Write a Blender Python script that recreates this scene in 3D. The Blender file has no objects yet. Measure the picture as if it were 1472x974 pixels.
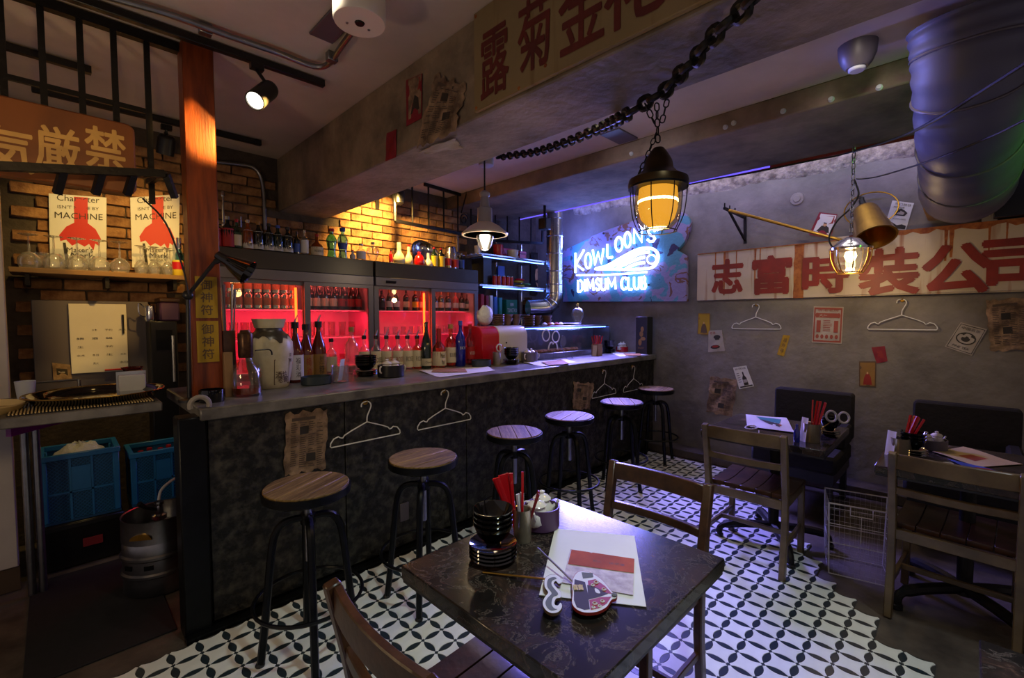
import bpy, bmesh, math, random
from mathutils import Vector, Matrix
random.seed(7)
SC = bpy.context.scene
COL = SC.collection
PI = math.pi

# ---------------------------------------------------------------- camera
F_PX = 656.3
PITCH, YAW, ROLL = math.radians(2.70), math.radians(45.09), math.radians(-0.105)
CAM = Vector((0.0, 0.0, 1.42))
def _basis():
    # world X runs along the bar, world Y runs along the sign wall
    def w(l, f, z):      # lateral, forward, up -> world
        return Vector((l*math.cos(YAW)+f*math.sin(YAW), -l*math.sin(YAW)+f*math.cos(YAW), z))
    cp, sp = math.cos(PITCH), math.sin(PITCH)
    fw, up, rt = w(0, cp, -sp), w(0, sp, cp), w(1, 0, 0)
    cr, sr = math.cos(ROLL), math.sin(ROLL)
    return fw, cr*rt+sr*up, -sr*rt+cr*up
FW, RT, UP = _basis()
cd = bpy.data.cameras.new('camera'); cam = bpy.data.objects.new('camera', cd); COL.objects.link(cam)
cd.sensor_width = 36.0; cd.lens = F_PX/1472*36; cd.clip_start = 0.02; cd.clip_end = 60
mx = Matrix((RT, UP, -FW)).transposed().to_4x4(); mx.translation = CAM
cam.matrix_world = mx
SC.camera = cam
def _ray(px, py): return FW*F_PX + RT*(px-736) + UP*(487-py)
def onX(px, py, v): d = _ray(px, py); return CAM + d*((v-CAM.x)/d.x)
def onY(px, py, v): d = _ray(px, py); return CAM + d*((v-CAM.y)/d.y)
def onZ(px, py, v): d = _ray(px, py); return CAM + d*((v-CAM.z)/d.z)
def atD(px, py, d): return CAM + _ray(px, py)*(d/F_PX)
def mpp(p): return (Vector(p)-CAM).dot(FW)/F_PX          # metres per photo pixel at a point
def to_px(p):
    q = Vector(p)-CAM; w = q.dot(FW)
    return (736+F_PX*q.dot(RT)/w, 487-F_PX*q.dot(UP)/w, w)

# ---------------------------------------------------------------- view, world, lights
vs = SC.view_settings
vs.view_transform = 'Standard'; vs.look = 'None'; vs.exposure = 0.18; vs.gamma = 1.0; vs.use_curve_mapping = False
SC.cycles.sample_clamp_indirect = 3.0
SC.cycles.max_bounces = 8; SC.cycles.transparent_max_bounces = 24
SC.cycles.caustics_reflective = False; SC.cycles.caustics_refractive = False
wd = bpy.data.worlds.new('night'); SC.world = wd; wd.use_nodes = True
wd.node_tree.nodes['Background'].inputs[0].default_value = (0.62, 0.50, 0.50, 1)
wd.node_tree.nodes['Background'].inputs[1].default_value = 0.28

def light(name, kind, loc, power, col, size=0.1, target=None, spot=60, blend=0.5, size_y=None):
    l = bpy.data.lights.new(name, kind); l.energy = power; l.color = col
    o = bpy.data.objects.new(name, l); COL.objects.link(o); o.location = loc
    if kind == 'AREA':
        l.size = size
        if size_y: l.shape = 'RECTANGLE'; l.size_y = size_y
    else: l.shadow_soft_size = size
    if kind == 'SPOT': l.spot_size = math.radians(spot); l.spot_blend = blend
    if target is not None:
        o.rotation_euler = (Vector(target)-Vector(loc)).to_track_quat('-Z', 'Y').to_euler()
    return o
# ceiling spots out of view, some of them hidden by the near beam
light('ceiling_spot_cool', 'SPOT', (0.95, 0.10, 2.66), 78, (0.82, 1.0, 0.97), 0.07, (1.25, 0.80, 0), 80, 0.9)
light('ceiling_spot_cool_right', 'SPOT', (2.35, -0.6, 2.66), 40, (0.86, 0.95, 1.0), 0.07, (1.95, 0.35, 0), 62, 0.9)
light('ceiling_spot_stools', 'SPOT', (2.05, 1.2, 2.70), 20, (1.0, 0.84, 0.52), 0.06, (2.15, 2.0, 0.7), 74, 0.9)
light('ceiling_spot_wall', 'SPOT', (2.2, 0.3, 2.68), 34, (1.0, 0.84, 0.70), 0.08, (4.62, 0.62, 1.62), 58, 1.0)
light('ceiling_spot_wall_far', 'SPOT', (2.2, 1.6, 2.68), 12, (0.88, 0.82, 1.0), 0.08, (4.62, 1.9, 1.5), 80, 0.9)
light('ceiling_spot_bar', 'SPOT', (0.80, 1.75, 2.70), 34, (1.0, 0.86, 0.66), 0.06, (1.30, 2.65, 1.02), 76, 0.9)
# warm spot on the visible track: lights the post, the glass shelf and the posters
light('track_spot_beam', 'SPOT', (0.80, 2.40, 2.47), 85, (1.0, 0.55, 0.12), 0.02, (0.22, 3.55, 2.12), 51, 0.35)
light('sign_fill_beam', 'SPOT', (0.05, 1.2, 1.95), 15, (1.0, 0.60, 0.22), 0.04, (0.05, 2.6, 2.1), 50, 0.6)  # added warm fill on the hanging sign, no fixture at this height
# warm spot washing the brick above the fridges
light('brick_spot_beam', 'SPOT', (2.16, 3.62, 2.50), 150, (1.0, 0.58, 0.14), 0.03, (2.35, 4.15, 2.1), 110, 0.6)
# doorway lamp left of the bar flap, out of frame
light('doorway_lamp', 'POINT', (-0.75, 1.7, 1.35), 12.0, (1.0, 0.70, 0.35), 0.08)
# LED strips in the cove behind the far beam
light('cove_led', 'AREA', (4.14, 1.9, 2.70), 9, (0.28, 0.25, 1.0), 4.2, (4.6, 1.9, 2.62), size_y=0.03)
light('cove_led_white', 'AREA', (4.30, 1.3, 2.93), 6.5, (1.0, 0.92, 0.80), 3.4, (4.55, 1.3, 2.5), size_y=0.05)
# unseen area light boosting the neon sign's light, and the spot over the glass shelf
light('neon_spill', 'AREA', (4.46, 2.75, 1.95), 85, (0.27, 0.22, 1.0), 1.3, (2.75, 1.1, 0.1), size_y=0.5).data.spread = math.radians(100)
light('duct_violet_fill', 'SPOT', (2.80, 1.35, 2.50), 42, (0.20, 0.22, 1.0), 0.05, (2.80, 0.15, 2.45), 42, 0.7)  # added violet fill on the duct's left side, no fixture there
light('shelf_spot', 'SPOT', (0.25, 3.35, 2.70), 34, (1.0, 0.66, 0.20), 0.04, (0.25, 4.0, 1.75), 80, 0.8)
# green light of a shop sign to the right of the frame
light('green_sign_light', 'SPOT', (2.75, -1.3, 2.35), 30, (0.16, 1.0, 0.06), 0.1, (3.3, -0.2, 2.4), 46, 0.6)
light('kitchen_blue_fill', 'POINT', (4.30, 3.30, 2.30), 14, (0.12, 0.2, 1.0), 0.08)  # added blue point light for the kitchen shelves, no fixture
# added crimson area lights inside the fridges, turned away from the camera
for _x, _p in ((1.38, 4.6), (2.57, 2.6)):
    light('fridge_fill', 'AREA', (_x, 3.72, 1.465), _p, (1.0, 0.010, 0.05), 1.0, (_x, 4.05, 1.00), size_y=0.02)
    light('fridge_low_fill', 'AREA', (_x, 3.72, 1.24), _p*.8, (1.0, 0.010, 0.05), 1.0, (_x, 4.05, 0.80), size_y=0.02)
    light('fridge_top_fill', 'AREA', (_x, 3.70, 1.715), _p*.5, (1.0, 0.10, 0.08), 1.0, (_x, 4.05, 1.5), size_y=0.02)

# ---------------------------------------------------------------- materials
def rgb(h):
    h = h.lstrip('#'); c = [int(h[i:i+2], 16)/255 for i in (0, 2, 4)]
    return tuple(x/12.92 if x <= .04045 else ((x+.055)/1.055)**2.4 for x in c)
MATS = {}
def mat(name, col, rough=0.5, metal=0.0, var=0.0, scale=6.0, bump=0.0, bscale=None, col2=None, stretch=None, contrast=(0.35, 0.65),
        spec=0.5, coat=0.0, emit=None, es=0.0, rand=0.0, rvar=0.0, trans=0.0):
    m = bpy.data.materials.new(name); m.use_nodes = True; nt = m.node_tree; N = nt.nodes; L = nt.links
    b = N['Principled BSDF']
    c = rgb(col) if isinstance(col, str) else col
    b.inputs['Roughness'].default_value = rough; b.inputs['Metallic'].default_value = metal
    b.inputs['Specular IOR Level'].default_value = spec; b.inputs['Coat Weight'].default_value = coat
    b.inputs['Base Color'].default_value = (*c, 1)
    if trans: b.inputs['Transmission Weight'].default_value = trans
    if emit: 
        e = rgb(emit) if isinstance(emit, str) else emit
        b.inputs['Emission Color'].default_value = (*e, 1); b.inputs['Emission Strength'].default_value = es
    tc = N.new('ShaderNodeTexCoord'); src = tc.outputs['Object']
    if stretch:
        mp = N.new('ShaderNodeMapping'); mp.inputs['Scale'].default_value = stretch; L.new(src, mp.inputs['Vector']); src = mp.outputs[0]
    out = None
    if var or col2:
        n = N.new('ShaderNodeTexNoise'); n.inputs['Scale'].default_value = scale; n.inputs['Detail'].default_value = 8; n.inputs['Roughness'].default_value = .62
        L.new(src, n.inputs['Vector'])
        r = N.new('ShaderNodeValToRGB'); r.color_ramp.elements[0].position = contrast[0]; r.color_ramp.elements[1].position = contrast[1]
        c2 = rgb(col2) if isinstance(col2, str) else (col2 or tuple(x*(1-var) for x in c))
        hi = c if col2 else tuple(min(1, x*(1+var*.6)) for x in c)
        r.color_ramp.elements[0].color = (*c2, 1); r.color_ramp.elements[1].color = (*hi, 1)
        L.new(n.outputs['Fac'], r.inputs[0]); out = r.outputs[0]
        if rvar:
            mr = N.new('ShaderNodeMapRange'); mr.inputs['To Min'].default_value = max(0, rough-rvar); mr.inputs['To Max'].default_value = min(1, rough+rvar)
            L.new(n.outputs['Fac'], mr.inputs[0]); L.new(mr.outputs[0], b.inputs['Roughness'])
    if rand:
        oi = N.new('ShaderNodeObjectInfo'); hs = N.new('ShaderNodeHueSaturation')
        mr = N.new('ShaderNodeMapRange'); mr.inputs['To Min'].default_value = 1-rand; mr.inputs['To Max'].default_value = 1+rand
        L.new(oi.outputs['Random'], mr.inputs[0]); L.new(mr.outputs[0], hs.inputs['Value'])
        if out: L.new(out, hs.inputs['Color'])
        else: hs.inputs['Color'].default_value = (*c, 1)
        out = hs.outputs[0]
    if out: L.new(out, b.inputs['Base Color'])
    if bump:
        n2 = N.new('ShaderNodeTexNoise'); n2.inputs['Scale'].default_value = bscale or scale*3; n2.inputs['Detail'].default_value = 6
        L.new(src, n2.inputs['Vector'])
        bp = N.new('ShaderNodeBump'); bp.inputs['Strength'].default_value = bump; bp.inputs['Distance'].default_value = .02
        L.new(n2.outputs['Fac'], bp.inputs['Height']); L.new(bp.outputs[0], b.inputs['Normal'])
    MATS[name] = m
    return m
def glass(name, tint=(1, 1, 1), gloss=0.12, rough=0.02, edge=0.6, haze=0.0):
    """thin clear glass: what is behind shows through, the surface reflects more at its rim"""
    m = bpy.data.materials.new(name); m.use_nodes = True; nt = m.node_tree; N = nt.nodes; L = nt.links
    N.remove(N['Principled BSDF'])
    t = N.new('ShaderNodeBsdfTransparent'); t.inputs[0].default_value = (*tint, 1)
    g = N.new('ShaderNodeBsdfGlossy'); g.inputs['Roughness'].default_value = rough
    lw = N.new('ShaderNodeLayerWeight'); lw.inputs[0].default_value = .35
    mr = N.new('ShaderNodeMapRange'); mr.inputs['To Min'].default_value = gloss*.4; mr.inputs['To Max'].default_value = edge
    L.new(lw.outputs['Facing'], mr.inputs[0])
    mix = N.new('ShaderNodeMixShader'); L.new(mr.outputs[0], mix.inputs[0]); L.new(t.outputs[0], mix.inputs[1]); L.new(g.outputs[0], mix.inputs[2])
    out = mix.outputs[0]
    if haze:
        df = N.new('ShaderNodeBsdfDiffuse'); m2 = N.new('ShaderNodeMixShader'); m2.inputs[0].default_value = haze
        L.new(out, m2.inputs[1]); L.new(df.outputs[0], m2.inputs[2]); out = m2.outputs[0]
    L.new(out, N['Material Output'].inputs[0])
    MATS[name] = m
    return m
def glow(name, col, strength):
    m = bpy.data.materials.new(name); m.use_nodes = True; nt = m.node_tree; N = nt.nodes
    N.remove(N['Principled BSDF'])
    e = N.new('ShaderNodeEmission'); e.inputs[0].default_value = (*(rgb(col) if isinstance(col, str) else col), 1); e.inputs[1].default_value = strength
    nt.links.new(e.outputs[0], N['Material Output'].inputs[0]); MATS[name] = m
    return m

mat('wall_concrete', '#79746e', .75, var=.45, scale=2.2, bump=.35, bscale=14, contrast=(.3, .7))
mat('beam_concrete', '#857562', .85, var=.5, scale=3.0, bump=.5, bscale=18)
mat('beam_underside_tint', '#857a78', .85, var=.4, scale=3.0, bump=.5, bscale=18)  # same concrete, mauve tint of the ambient light put into its colour
mat('far_beam', '#7a6b60', .85, var=.5, scale=2.5, bump=.5, bscale=12)
mat('rough_plaster', '#b5aa98', .95, col2='#6d6458', scale=14, bump=1.0, bscale=22)
mat('ceiling_paint', '#cabdb4', .9, var=.14, scale=1.6, bump=.1)
mat('floor_concrete', '#5a5148', .7, col2='#332b26', scale=4.0, bump=.25, bscale=20, rvar=.12)
mat('mortar', '#4a4038', .95, var=.3, scale=10, bump=.4)
mat('brick_clay', '#a07850', .9, col2='#6c452a', scale=12, bump=.5, bscale=40, rand=.38)
mat('tile_white', '#dfe3df', .33, var=.06, scale=14, rand=.05)
mat('tile_slate', '#26323a', .3, var=.2, scale=20)
mat('grout', '#2b2b2b', .8, var=.2, scale=20)
mat('white_paint', '#b9b2ae', .5, var=.08, scale=5)
mat('beige_paint', '#b79a70', .6, var=.1, scale=5)
mat('skirting_brown', '#4a3a2a', .5, var=.2)
mat('counter_stone', '#7c7a76', .34, col2='#4c4a48', scale=7, bump=.06, rvar=.1)
mat('bar_panel', '#4c4a42', .45, metal=.3, col2='#121211', scale=17, bump=.35, bscale=60, contrast=(.44, .70), rvar=.12)
mat('dark_steel', '#16181b', .38, metal=.7, var=.3, scale=12)
mat('black_iron', '#131112', .5, metal=.5, var=.35, scale=15, bump=.15)
mat('black_paint', '#0d0d0f', .4)
mat('black_plastic', '#121214', .35)
mat('black_gloss', '#060607', .08, coat=.6)
mat('black_velvet', '#141114', .85, var=.35, scale=12, bump=.2)
mat('chrome', '#c8c8cc', .15, metal=1.0)
mat('steel', '#8f9196', .32, metal=1.0, var=.15, scale=20)
mat('cup_steel', '#b8ad98', .28, metal=.75, var=.15, scale=20)
mat('duct_steel', '#b6b8bf', .25, metal=1.0, var=.15, scale=10)
mat('brass', '#b58d3d', .28, metal=1.0, var=.2, scale=9)
mat('post_wood', '#8a3f14', .38, col2='#5d240b', scale=5, stretch=(8, 8, .7), bump=.06)
mat('stool_wood', '#8f7444', .58, spec=.3, col2='#4c3718', scale=5, stretch=(1.2, 14, 14), bump=.12)
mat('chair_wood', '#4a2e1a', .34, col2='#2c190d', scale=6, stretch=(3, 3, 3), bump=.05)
mat('chair_wood_lit', '#6a5a3e', .34, col2='#463822', scale=6, bump=.05)  # chair wood with the light on the wall-side chairs put into the colour
mat('paper_white', '#d4d4d0', .7, var=.06, scale=4)
mat('paper_old', '#a58a6e', .85, col2='#4f3d30', scale=11, bump=.8, bscale=16)
mat('paper_grey', '#a49c94', .8, var=.15, scale=9)
mat('paper_cream', '#c9b27c', .75, var=.1, scale=6)
mat('ink', '#2b2622', .7)
mat('ink_red', '#8c2018', .6)
mat('ink_brown', '#5b4632', .7)
mat('wax_red', '#b80e0e', .5)
mat('ink_faded', '#8a4034', .7)
mat('print_grey', '#4a3d34', .8)
mat('red_paper', '#7d1026', .6, var=.15)
mat('yellow_paper', '#a88618', .6, var=.15)
mat('skin_print', '#c79a6c', .6)
mat('green_print', '#4d7a4a', .6)
mat('teal_print', '#2a7f85', .6)
mat('rust', '#7a3a14', .8, col2='#a8682e', scale=18)
mat('red_lacquer', '#b00f18', .25, coat=.3)
mat('red_plastic', '#b5121c', .3)
mat('white_ceramic', '#d9d4d0', .15)
mat('brown_ceramic', '#6a5138', .35, var=.2)
mat('brown_metal', '#4a2f1a', .3, metal=.6, var=.5, scale=60)
mat('purple_plastic', '#4d3152', .45)
mat('grey_plastic', '#55505a', .45)
mat('blue_crate', '#1f6dad', .4, var=.12, scale=8)
mat('blue_crate_dark', '#124a78', .5, var=.15, scale=8)
mat('fridge_dark', '#34302f', .35, metal=.2, var=.1)
mat('fridge_grey', '#6d6a74', .35, metal=.3, var=.06)
mat('fridge_inside', '#c9b8bd', .4)
mat('silver_can', '#c4bfa8', .2, metal=1.0, var=.25, scale=25)
mat('beer_brown', '#2a0f05', .08, coat=.6)
mat('bottle_dark', '#0d1210', .08, coat=.6)
mat('bottle_green', '#12241a', .08, coat=.6)
mat('bottle_blue', '#0b1a8c', .08, coat=.6)
mat('amber_liquor', '#7a3508', .1, coat=.5)
mat('red_liquor', '#a80d12', .15, coat=.5)
mat('sake_brown', '#5a1a08', .08, coat=.6)
mat('label_cream', '#cfc6ac', .7, var=.08)
mat('label_white', '#c8c8cc', .7)
mat('label_black', '#1a1816', .5)
mat('label_red', '#a01c20', .6)
mat('label_gold', '#8f6a30', .5, var=.2)
mat('label_yellow', '#c8b028', .5)
mat('label_blue', '#2a4aa0', .5)
mat('cap_red', '#9c1418', .35)
mat('cap_black', '#0e0e10', .35)
mat('cork', '#9c7a48', .8, var=.2)
mat('jar_glaze', '#d6cfb4', .42, col2='#b5ab8b', scale=5, bump=.05)
mat('jar_dark', '#3c362a', .35, var=.35, scale=9)
mat('slate_dish', '#25323a', .5)
mat('tan_card', '#9a6a38', .8, var=.12)
mat('red_machine', '#b3121e', .25, coat=.4)
mat('cream_enamel', '#cfc9b4', .25, coat=.4)
mat('fish_food', '#a5503a', .5, col2='#d9a58a', scale=40)
mat('pale_plastic', '#b9c0cc', .4)
mat('plastic_bag', '#c5c8cc', .5, bump=.6, bscale=30)
mat('enamel_grey', '#8c8a94', .3)
mat('enamel_white', '#dad4c8', .3)
mat('gold_petal', '#a87a22', .3, metal=.8)
mat('floor_mat', '#131217', .9, var=.3, scale=30)
mat('cord', '#0c0c0e', .6)
mat('acrylic_wire', '#bdb9bd', .35, metal=.3)
mat('bronze', '#4b3b26', .34, metal=.85, var=.25, scale=9)
mat('cardboard', '#8a6a48', .85, var=.12)
mat('grey_plug', '#8a847c', .8, bump=.4)
mat('duct_wrap', '#505068', .5, bump=.25, bscale=5)
mat('neon_socket', '#30343c', .5)
mat('purple_lit_trim', '#6a1470', .4)  # purple LED light put into the trim's colour
mat('menu_tan', '#b0502c', .85, col2='#86381e', scale=7)
mat('stone_print', '#c4bab2', .6, col2='#978a82', scale=30)
mat('grey_felt', '#5d6066', .8)
mat('white_edge', '#c9c9cc', .6)
mat('drum_red', '#7c1822', .6)
mat('green_label', '#0f6a50', .5)
mat('drop_blue', '#2f62b8', .5)
glass('clear_glass', (.95, .96, .96), .22, .04, .80, .05)
glass('rim_glass', (.95, .95, .94), .30, .05, .95, .12)
glass('thin_glass', (.95, .94, .92), .08, .03, .38)
glass('pane_glass', (.94, .95, .97), .05, .0, .35)
glass('pink_glass', (.93, .75, .78), .15, .02, .7)
glass('green_glass', (.25, .62, .48), .16, .02, .7)
glass('blue_glass', (.12, .25, .75), .16, .02, .7)
glass('aqua_glass', (.35, .65, .72), .16, .02, .7)
glass('whisky_glass', (.72, .42, .14), .16, .02, .7)
glass('red_glass', (.62, .10, .08), .16, .02, .7)
glass('amber_glass', (.98, .85, .50), .08, .05, .45)
glow('tube_red', (1.0, .045, .004), 11.0)
glow('neon_white', (.25, .36, 1.0), 9.0)
glow('bulb_amber', (1.0, .80, .40), 16.0)
glow('lamp_amber_lit', (1.0, .50, .07), .80)
glow('bulb_warm', (1.0, .70, .30), 24.0)
glow('bulb_pale', (1.0, .86, .62), 12.0)
glow('spot_lens', (1.0, .93, .78), 4.0)
glow('led_violet', (.25, .20, 1.0), 5.0)
glow('blue_glow', (.10, .22, 1.0), 9.0)  # for the case lamp and the added shelf strips
glow('led_soft', (.16, .11, 1.0), 1.1)

def sign_mat(name, base, rust, streak=1.0, light_c=None):
    """painted sheet metal with rust running down it"""
    m = mat(name, base, .5, var=.10, scale=3, bump=.05)
    nt = m.node_tree; N = nt.nodes; L = nt.links; b = N['Principled BSDF']
    old = b.inputs['Base Color'].links[0].from_socket
    tc = N.new('ShaderNodeTexCoord'); mp = N.new('ShaderNodeMapping'); mp.inputs['Scale'].default_value = (1, 5.0, .35)
    L.new(tc.outputs['Object'], mp.inputs[0])
    n = N.new('ShaderNodeTexNoise'); n.inputs['Scale'].default_value = 3.0; n.inputs['Detail'].default_value = 7; L.new(mp.outputs[0], n.inputs[0])
    r = N.new('ShaderNodeValToRGB'); r.color_ramp.elements[0].position = .57; r.color_ramp.elements[1].position = .70
    r.color_ramp.elements[0].color = (0, 0, 0, 1); r.color_ramp.elements[1].color = (streak, streak, streak, 1)
    L.new(n.outputs['Fac'], r.inputs[0])
    mx_ = N.new('ShaderNodeMixRGB'); L.new(r.outputs[0], mx_.inputs[0]); L.new(old, mx_.inputs[1]); mx_.inputs[2].default_value = (*rgb(rust), 1)
    L.new(mx_.outputs[0], b.inputs['Base Color'])
    return m
sign_mat('sign_white', '#b9ab92', '#8a4a1c', .85)
sign_mat('sign_cream', '#857350', '#5f3f1a', .6)
sign_mat('sign_brown', '#7a4312', '#4f2608', .7)
mat('sign_red_paint', '#7c1804', .5, var=.25, scale=7)
mat('sign_dark_red', '#5a1612', .6, var=.25, scale=9)
mat('sign_pale_paint', '#c9a058', .5, var=.15, scale=9)
def peel_mat():
    m = mat('peeling_paint', '#8a6a9a', .6, bump=.3, bscale=30)
    nt = m.node_tree; N = nt.nodes; L = nt.links; b = N['Principled BSDF']
    tc = N.new('ShaderNodeTexCoord'); n = N.new('ShaderNodeTexNoise'); n.inputs['Scale'].default_value = 4.2; n.inputs['Detail'].default_value = 7; n.inputs['Distortion'].default_value = .6
    L.new(tc.outputs['Object'], n.inputs[0])
    r = N.new('ShaderNodeValToRGB'); cr = r.color_ramp; cr.interpolation = 'CONSTANT'
    cr.elements[0].position = 0; cr.elements[0].color = (*rgb('#2a2040'), 1)
    cr.elements[1].position = .36; cr.elements[1].color = (*rgb('#4f8894'), 1)
    for p, c in ((.48, '#857c98'), (.58, '#6a4632'), (.625, '#7d7096'), (.72, '#3a2a50')):
        e = cr.elements.new(p); e.color = (*rgb(c), 1)
    L.new(n.outputs['Fac'], r.inputs[0]); L.new(r.outputs[0], b.inputs['Base Color'])
peel_mat()
def marble_mat():
    m = mat('dark_marble', '#2a2624', .22, spec=.32, coat=.2)
    nt = m.node_tree; N = nt.nodes; L = nt.links; b = N['Principled BSDF']
    tc = N.new('ShaderNodeTexCoord')
    n = N.new('ShaderNodeTexNoise'); n.inputs['Scale'].default_value = 9; n.inputs['Detail'].default_value = 10; n.inputs['Roughness'].default_value = .70; n.inputs['Distortion'].default_value = .7
    L.new(tc.outputs['Object'], n.inputs[0])
    r = N.new('ShaderNodeValToRGB'); cr = r.color_ramp
    cr.elements[0].position = .35; cr.elements[0].color = (*rgb('#121010'), 1)
    cr.elements[1].position = .72; cr.elements[1].color = (*rgb('#6a5648'), 1)
    for p, c in ((.485, '#1d1a18'), (.50, '#574d46'), (.512, '#211c1a'), (.60, '#3a2c26')):
        e = cr.elements.new(p); e.color = (*rgb(c), 1)
    L.new(n.outputs['Fac'], r.inputs[0]); L.new(r.outputs[0], b.inputs['Base Color'])
marble_mat()
MATS['dark_marble'].node_tree.nodes['Principled BSDF'].inputs['Coat Roughness'].default_value = .05

# ---------------------------------------------------------------- builders
ROOT = {}      # object name -> world position of its root
KIDS = {}
def _v(p): return Vector(p)
class MB:
    """collects shapes and links them as ONE mesh object"""
    def __init__(s): s.v = []; s.f = []; s.m = []
    def add(s, vs_, fs, mi=0):
        o = len(s.v); s.v += [tuple(p) for p in vs_]
        s.f += [tuple(i+o for i in f) for f in fs]; s.m += [mi]*len(fs); return s
    def box(s, x0, y0, z0, x1, y1, z1, mi=0):
        x0, x1 = min(x0, x1), max(x0, x1); y0, y1 = min(y0, y1), max(y0, y1); z0, z1 = min(z0, z1), max(z0, z1)
        return s.add([(x0, y0, z0), (x1, y0, z0), (x1, y1, z0), (x0, y1, z0), (x0, y0, z1), (x1, y0, z1), (x1, y1, z1), (x0, y1, z1)],
                     [(3, 2, 1, 0), (4, 5, 6, 7), (0, 1, 5, 4), (1, 2, 6, 5), (2, 3, 7, 6), (3, 0, 4, 7)], mi)
    def bar(s, p, q, w, h, up=(0, 0, 1), mi=0):
        """rectangular bar from p to q, w across, h along up"""
        p, q = _v(p), _v(q); d = (q-p).normalized(); u = _v(up); sd = d.cross(u)
        if sd.length < 1e-5: sd = d.cross(Vector((1, 0, 0)))
        sd.normalize(); u = sd.cross(d); a, b = sd*(w/2), u*(h/2)
        vs_ = [p-a-b, p+a-b, p+a+b, p-a+b, q-a-b, q+a-b, q+a+b, q-a+b]
        return s.add(vs_, [(0, 1, 2, 3), (7, 6, 5, 4), (4, 5, 1, 0), (5, 6, 2, 1), (6, 7, 3, 2), (7, 4, 0, 3)], mi)
    def path_bar(s, pts, w, h, up=(0, 0, 1), mi=0):
        """one continuous rectangular-section bar along a path"""
        pts = [_v(p) for p in pts]; n = len(pts); vs_ = []
        for i, p in enumerate(pts):
            d = (pts[min(i+1, n-1)]-pts[max(i-1, 0)]).normalized(); sd = d.cross(_v(up)).normalized(); u = sd.cross(d)
            a, b = sd*(w/2), u*(h/2); vs_ += [p-a-b, p+a-b, p+a+b, p-a+b]
        fs = [(0, 1, 2, 3), (4*n-1, 4*n-2, 4*n-3, 4*n-4)]
        for i in range(n-1):
            for k in range(4):
                a, b = 4*i+k, 4*i+(k+1) % 4; fs.append((a+4, b+4, b, a))
        return s.add(vs_, fs, mi)
    def tube(s, pts, r, seg=8, closed=False, mi=0, caps=True):
        pts = [_v(p) for p in pts]; n = len(pts); rs = r if isinstance(r, (list, tuple)) else [r]*n
        t0 = (pts[1]-pts[0]).normalized(); ref = Vector((0, 0, 1)) if abs(t0.z) < .9 else Vector((1, 0, 0))
        u = t0.cross(ref).normalized(); vs_ = []
        for i, p in enumerate(pts):
            if closed: t = pts[(i+1) % n]-pts[i-1]
            else: t = pts[min(i+1, n-1)]-pts[max(i-1, 0)]
            t.normalize(); u = (u-t*u.dot(t)); 
            if u.length < 1e-6: u = t.cross(Vector((1, 0, .3)))
            u.normalize(); w = t.cross(u)
            for k in range(seg):
                a = 2*PI*k/seg; vs_.append(p+(u*math.cos(a)+w*math.sin(a))*rs[i])
        fs = []
        for i in range(n if closed else n-1):
            j = (i+1) % n
            for k in range(seg): fs.append((i*seg+k, i*seg+(k+1) % seg, j*seg+(k+1) % seg, j*seg+k))
        if caps and not closed:
            fs.append(tuple(range(seg))[::-1]); fs.append(tuple((n-1)*seg+k for k in range(seg)))
        return s.add(vs_, fs, mi)
    def lathe(s, prof, c=(0, 0, 0), seg=20, mi=0, rot=None, sx=1.0, sy=1.0, mis=None):
        """prof: (radius, height) pairs from bottom to top"""
        c = _v(c); vs_ = []; n = len(prof)
        for r, z in prof:
            for k in range(seg):
                a = 2*PI*k/seg; p = Vector((r*math.cos(a)*sx, r*math.sin(a)*sy, z))
                vs_.append(c+(rot @ p if rot else p))
        o = len(s.v); s.v += [tuple(p) for p in vs_]
        for i in range(n-1):
            for k in range(seg):
                s.f.append(tuple(o+x for x in (i*seg+k, i*seg+(k+1) % seg, (i+1)*seg+(k+1) % seg, (i+1)*seg+k))); s.m.append(mis[i] if mis else mi)
        if prof[0][0] > 1e-5: s.f.append(tuple(o+k for k in range(seg))[::-1]); s.m.append(mis[0] if mis else mi)
        if prof[-1][0] > 1e-5: s.f.append(tuple(o+(n-1)*seg+k for k in range(seg))); s.m.append(mis[-1] if mis else mi)
        return s
    def prism(s, poly, fr, t0, t1, mi=0):
        """poly of (u,v) in frame fr=(origin,ux,uy,normal) from depth t0 to t1 along the normal"""
        o, ux, uy, un = fr; n = len(poly)
        ar = sum(poly[i-1][0]*poly[i][1]-poly[i][0]*poly[i-1][1] for i in range(n))
        if ar < 0: poly = poly[::-1]
        P = [o+ux*a+uy*b for a, b in poly]
        vs_ = [p+un*t0 for p in P]+[p+un*t1 for p in P]
        fs = [tuple(range(n))[::-1], tuple(range(n, 2*n))]+[(i, (i+1) % n, n+(i+1) % n, n+i) for i in range(n)]
        return s.add(vs_, fs, mi)
    def sphere(s, c, r, seg=12, rings=8, mi=0, sz=1.0):
        return s.lathe([(r*math.sin(PI*i/rings), -r*sz*math.cos(PI*i/rings)) for i in range(rings+1)], c, seg, mi)
    def text(s, body, size, fr, mi=0, thick=0.0005, align='CENTER', bold=0.0, fit=None):
        """flat lettering centred on the frame's origin; fit=(w,h) stretches it to that size"""
        c = bpy.data.curves.new('t', 'FONT'); c.body = body; c.size = 1; c.align_x = 'CENTER'; c.align_y = 'CENTER'; c.resolution_u = 2
        o_ = bpy.data.objects.new('t', c); COL.objects.link(o_); bpy.context.view_layer.update()
        me = bpy.data.meshes.new_from_object(o_.evaluated_get(bpy.context.evaluated_depsgraph_get()))
        xs = [v.co.x for v in me.vertices]; ys = [v.co.y for v in me.vertices]
        o, ux, uy, un = fr; cx, cy = (min(xs)+max(xs))/2, (min(ys)+max(ys))/2
        sx = sy = size
        if fit: sx, sy = fit[0]/(max(xs)-min(xs)), fit[1]/(max(ys)-min(ys))
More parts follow.
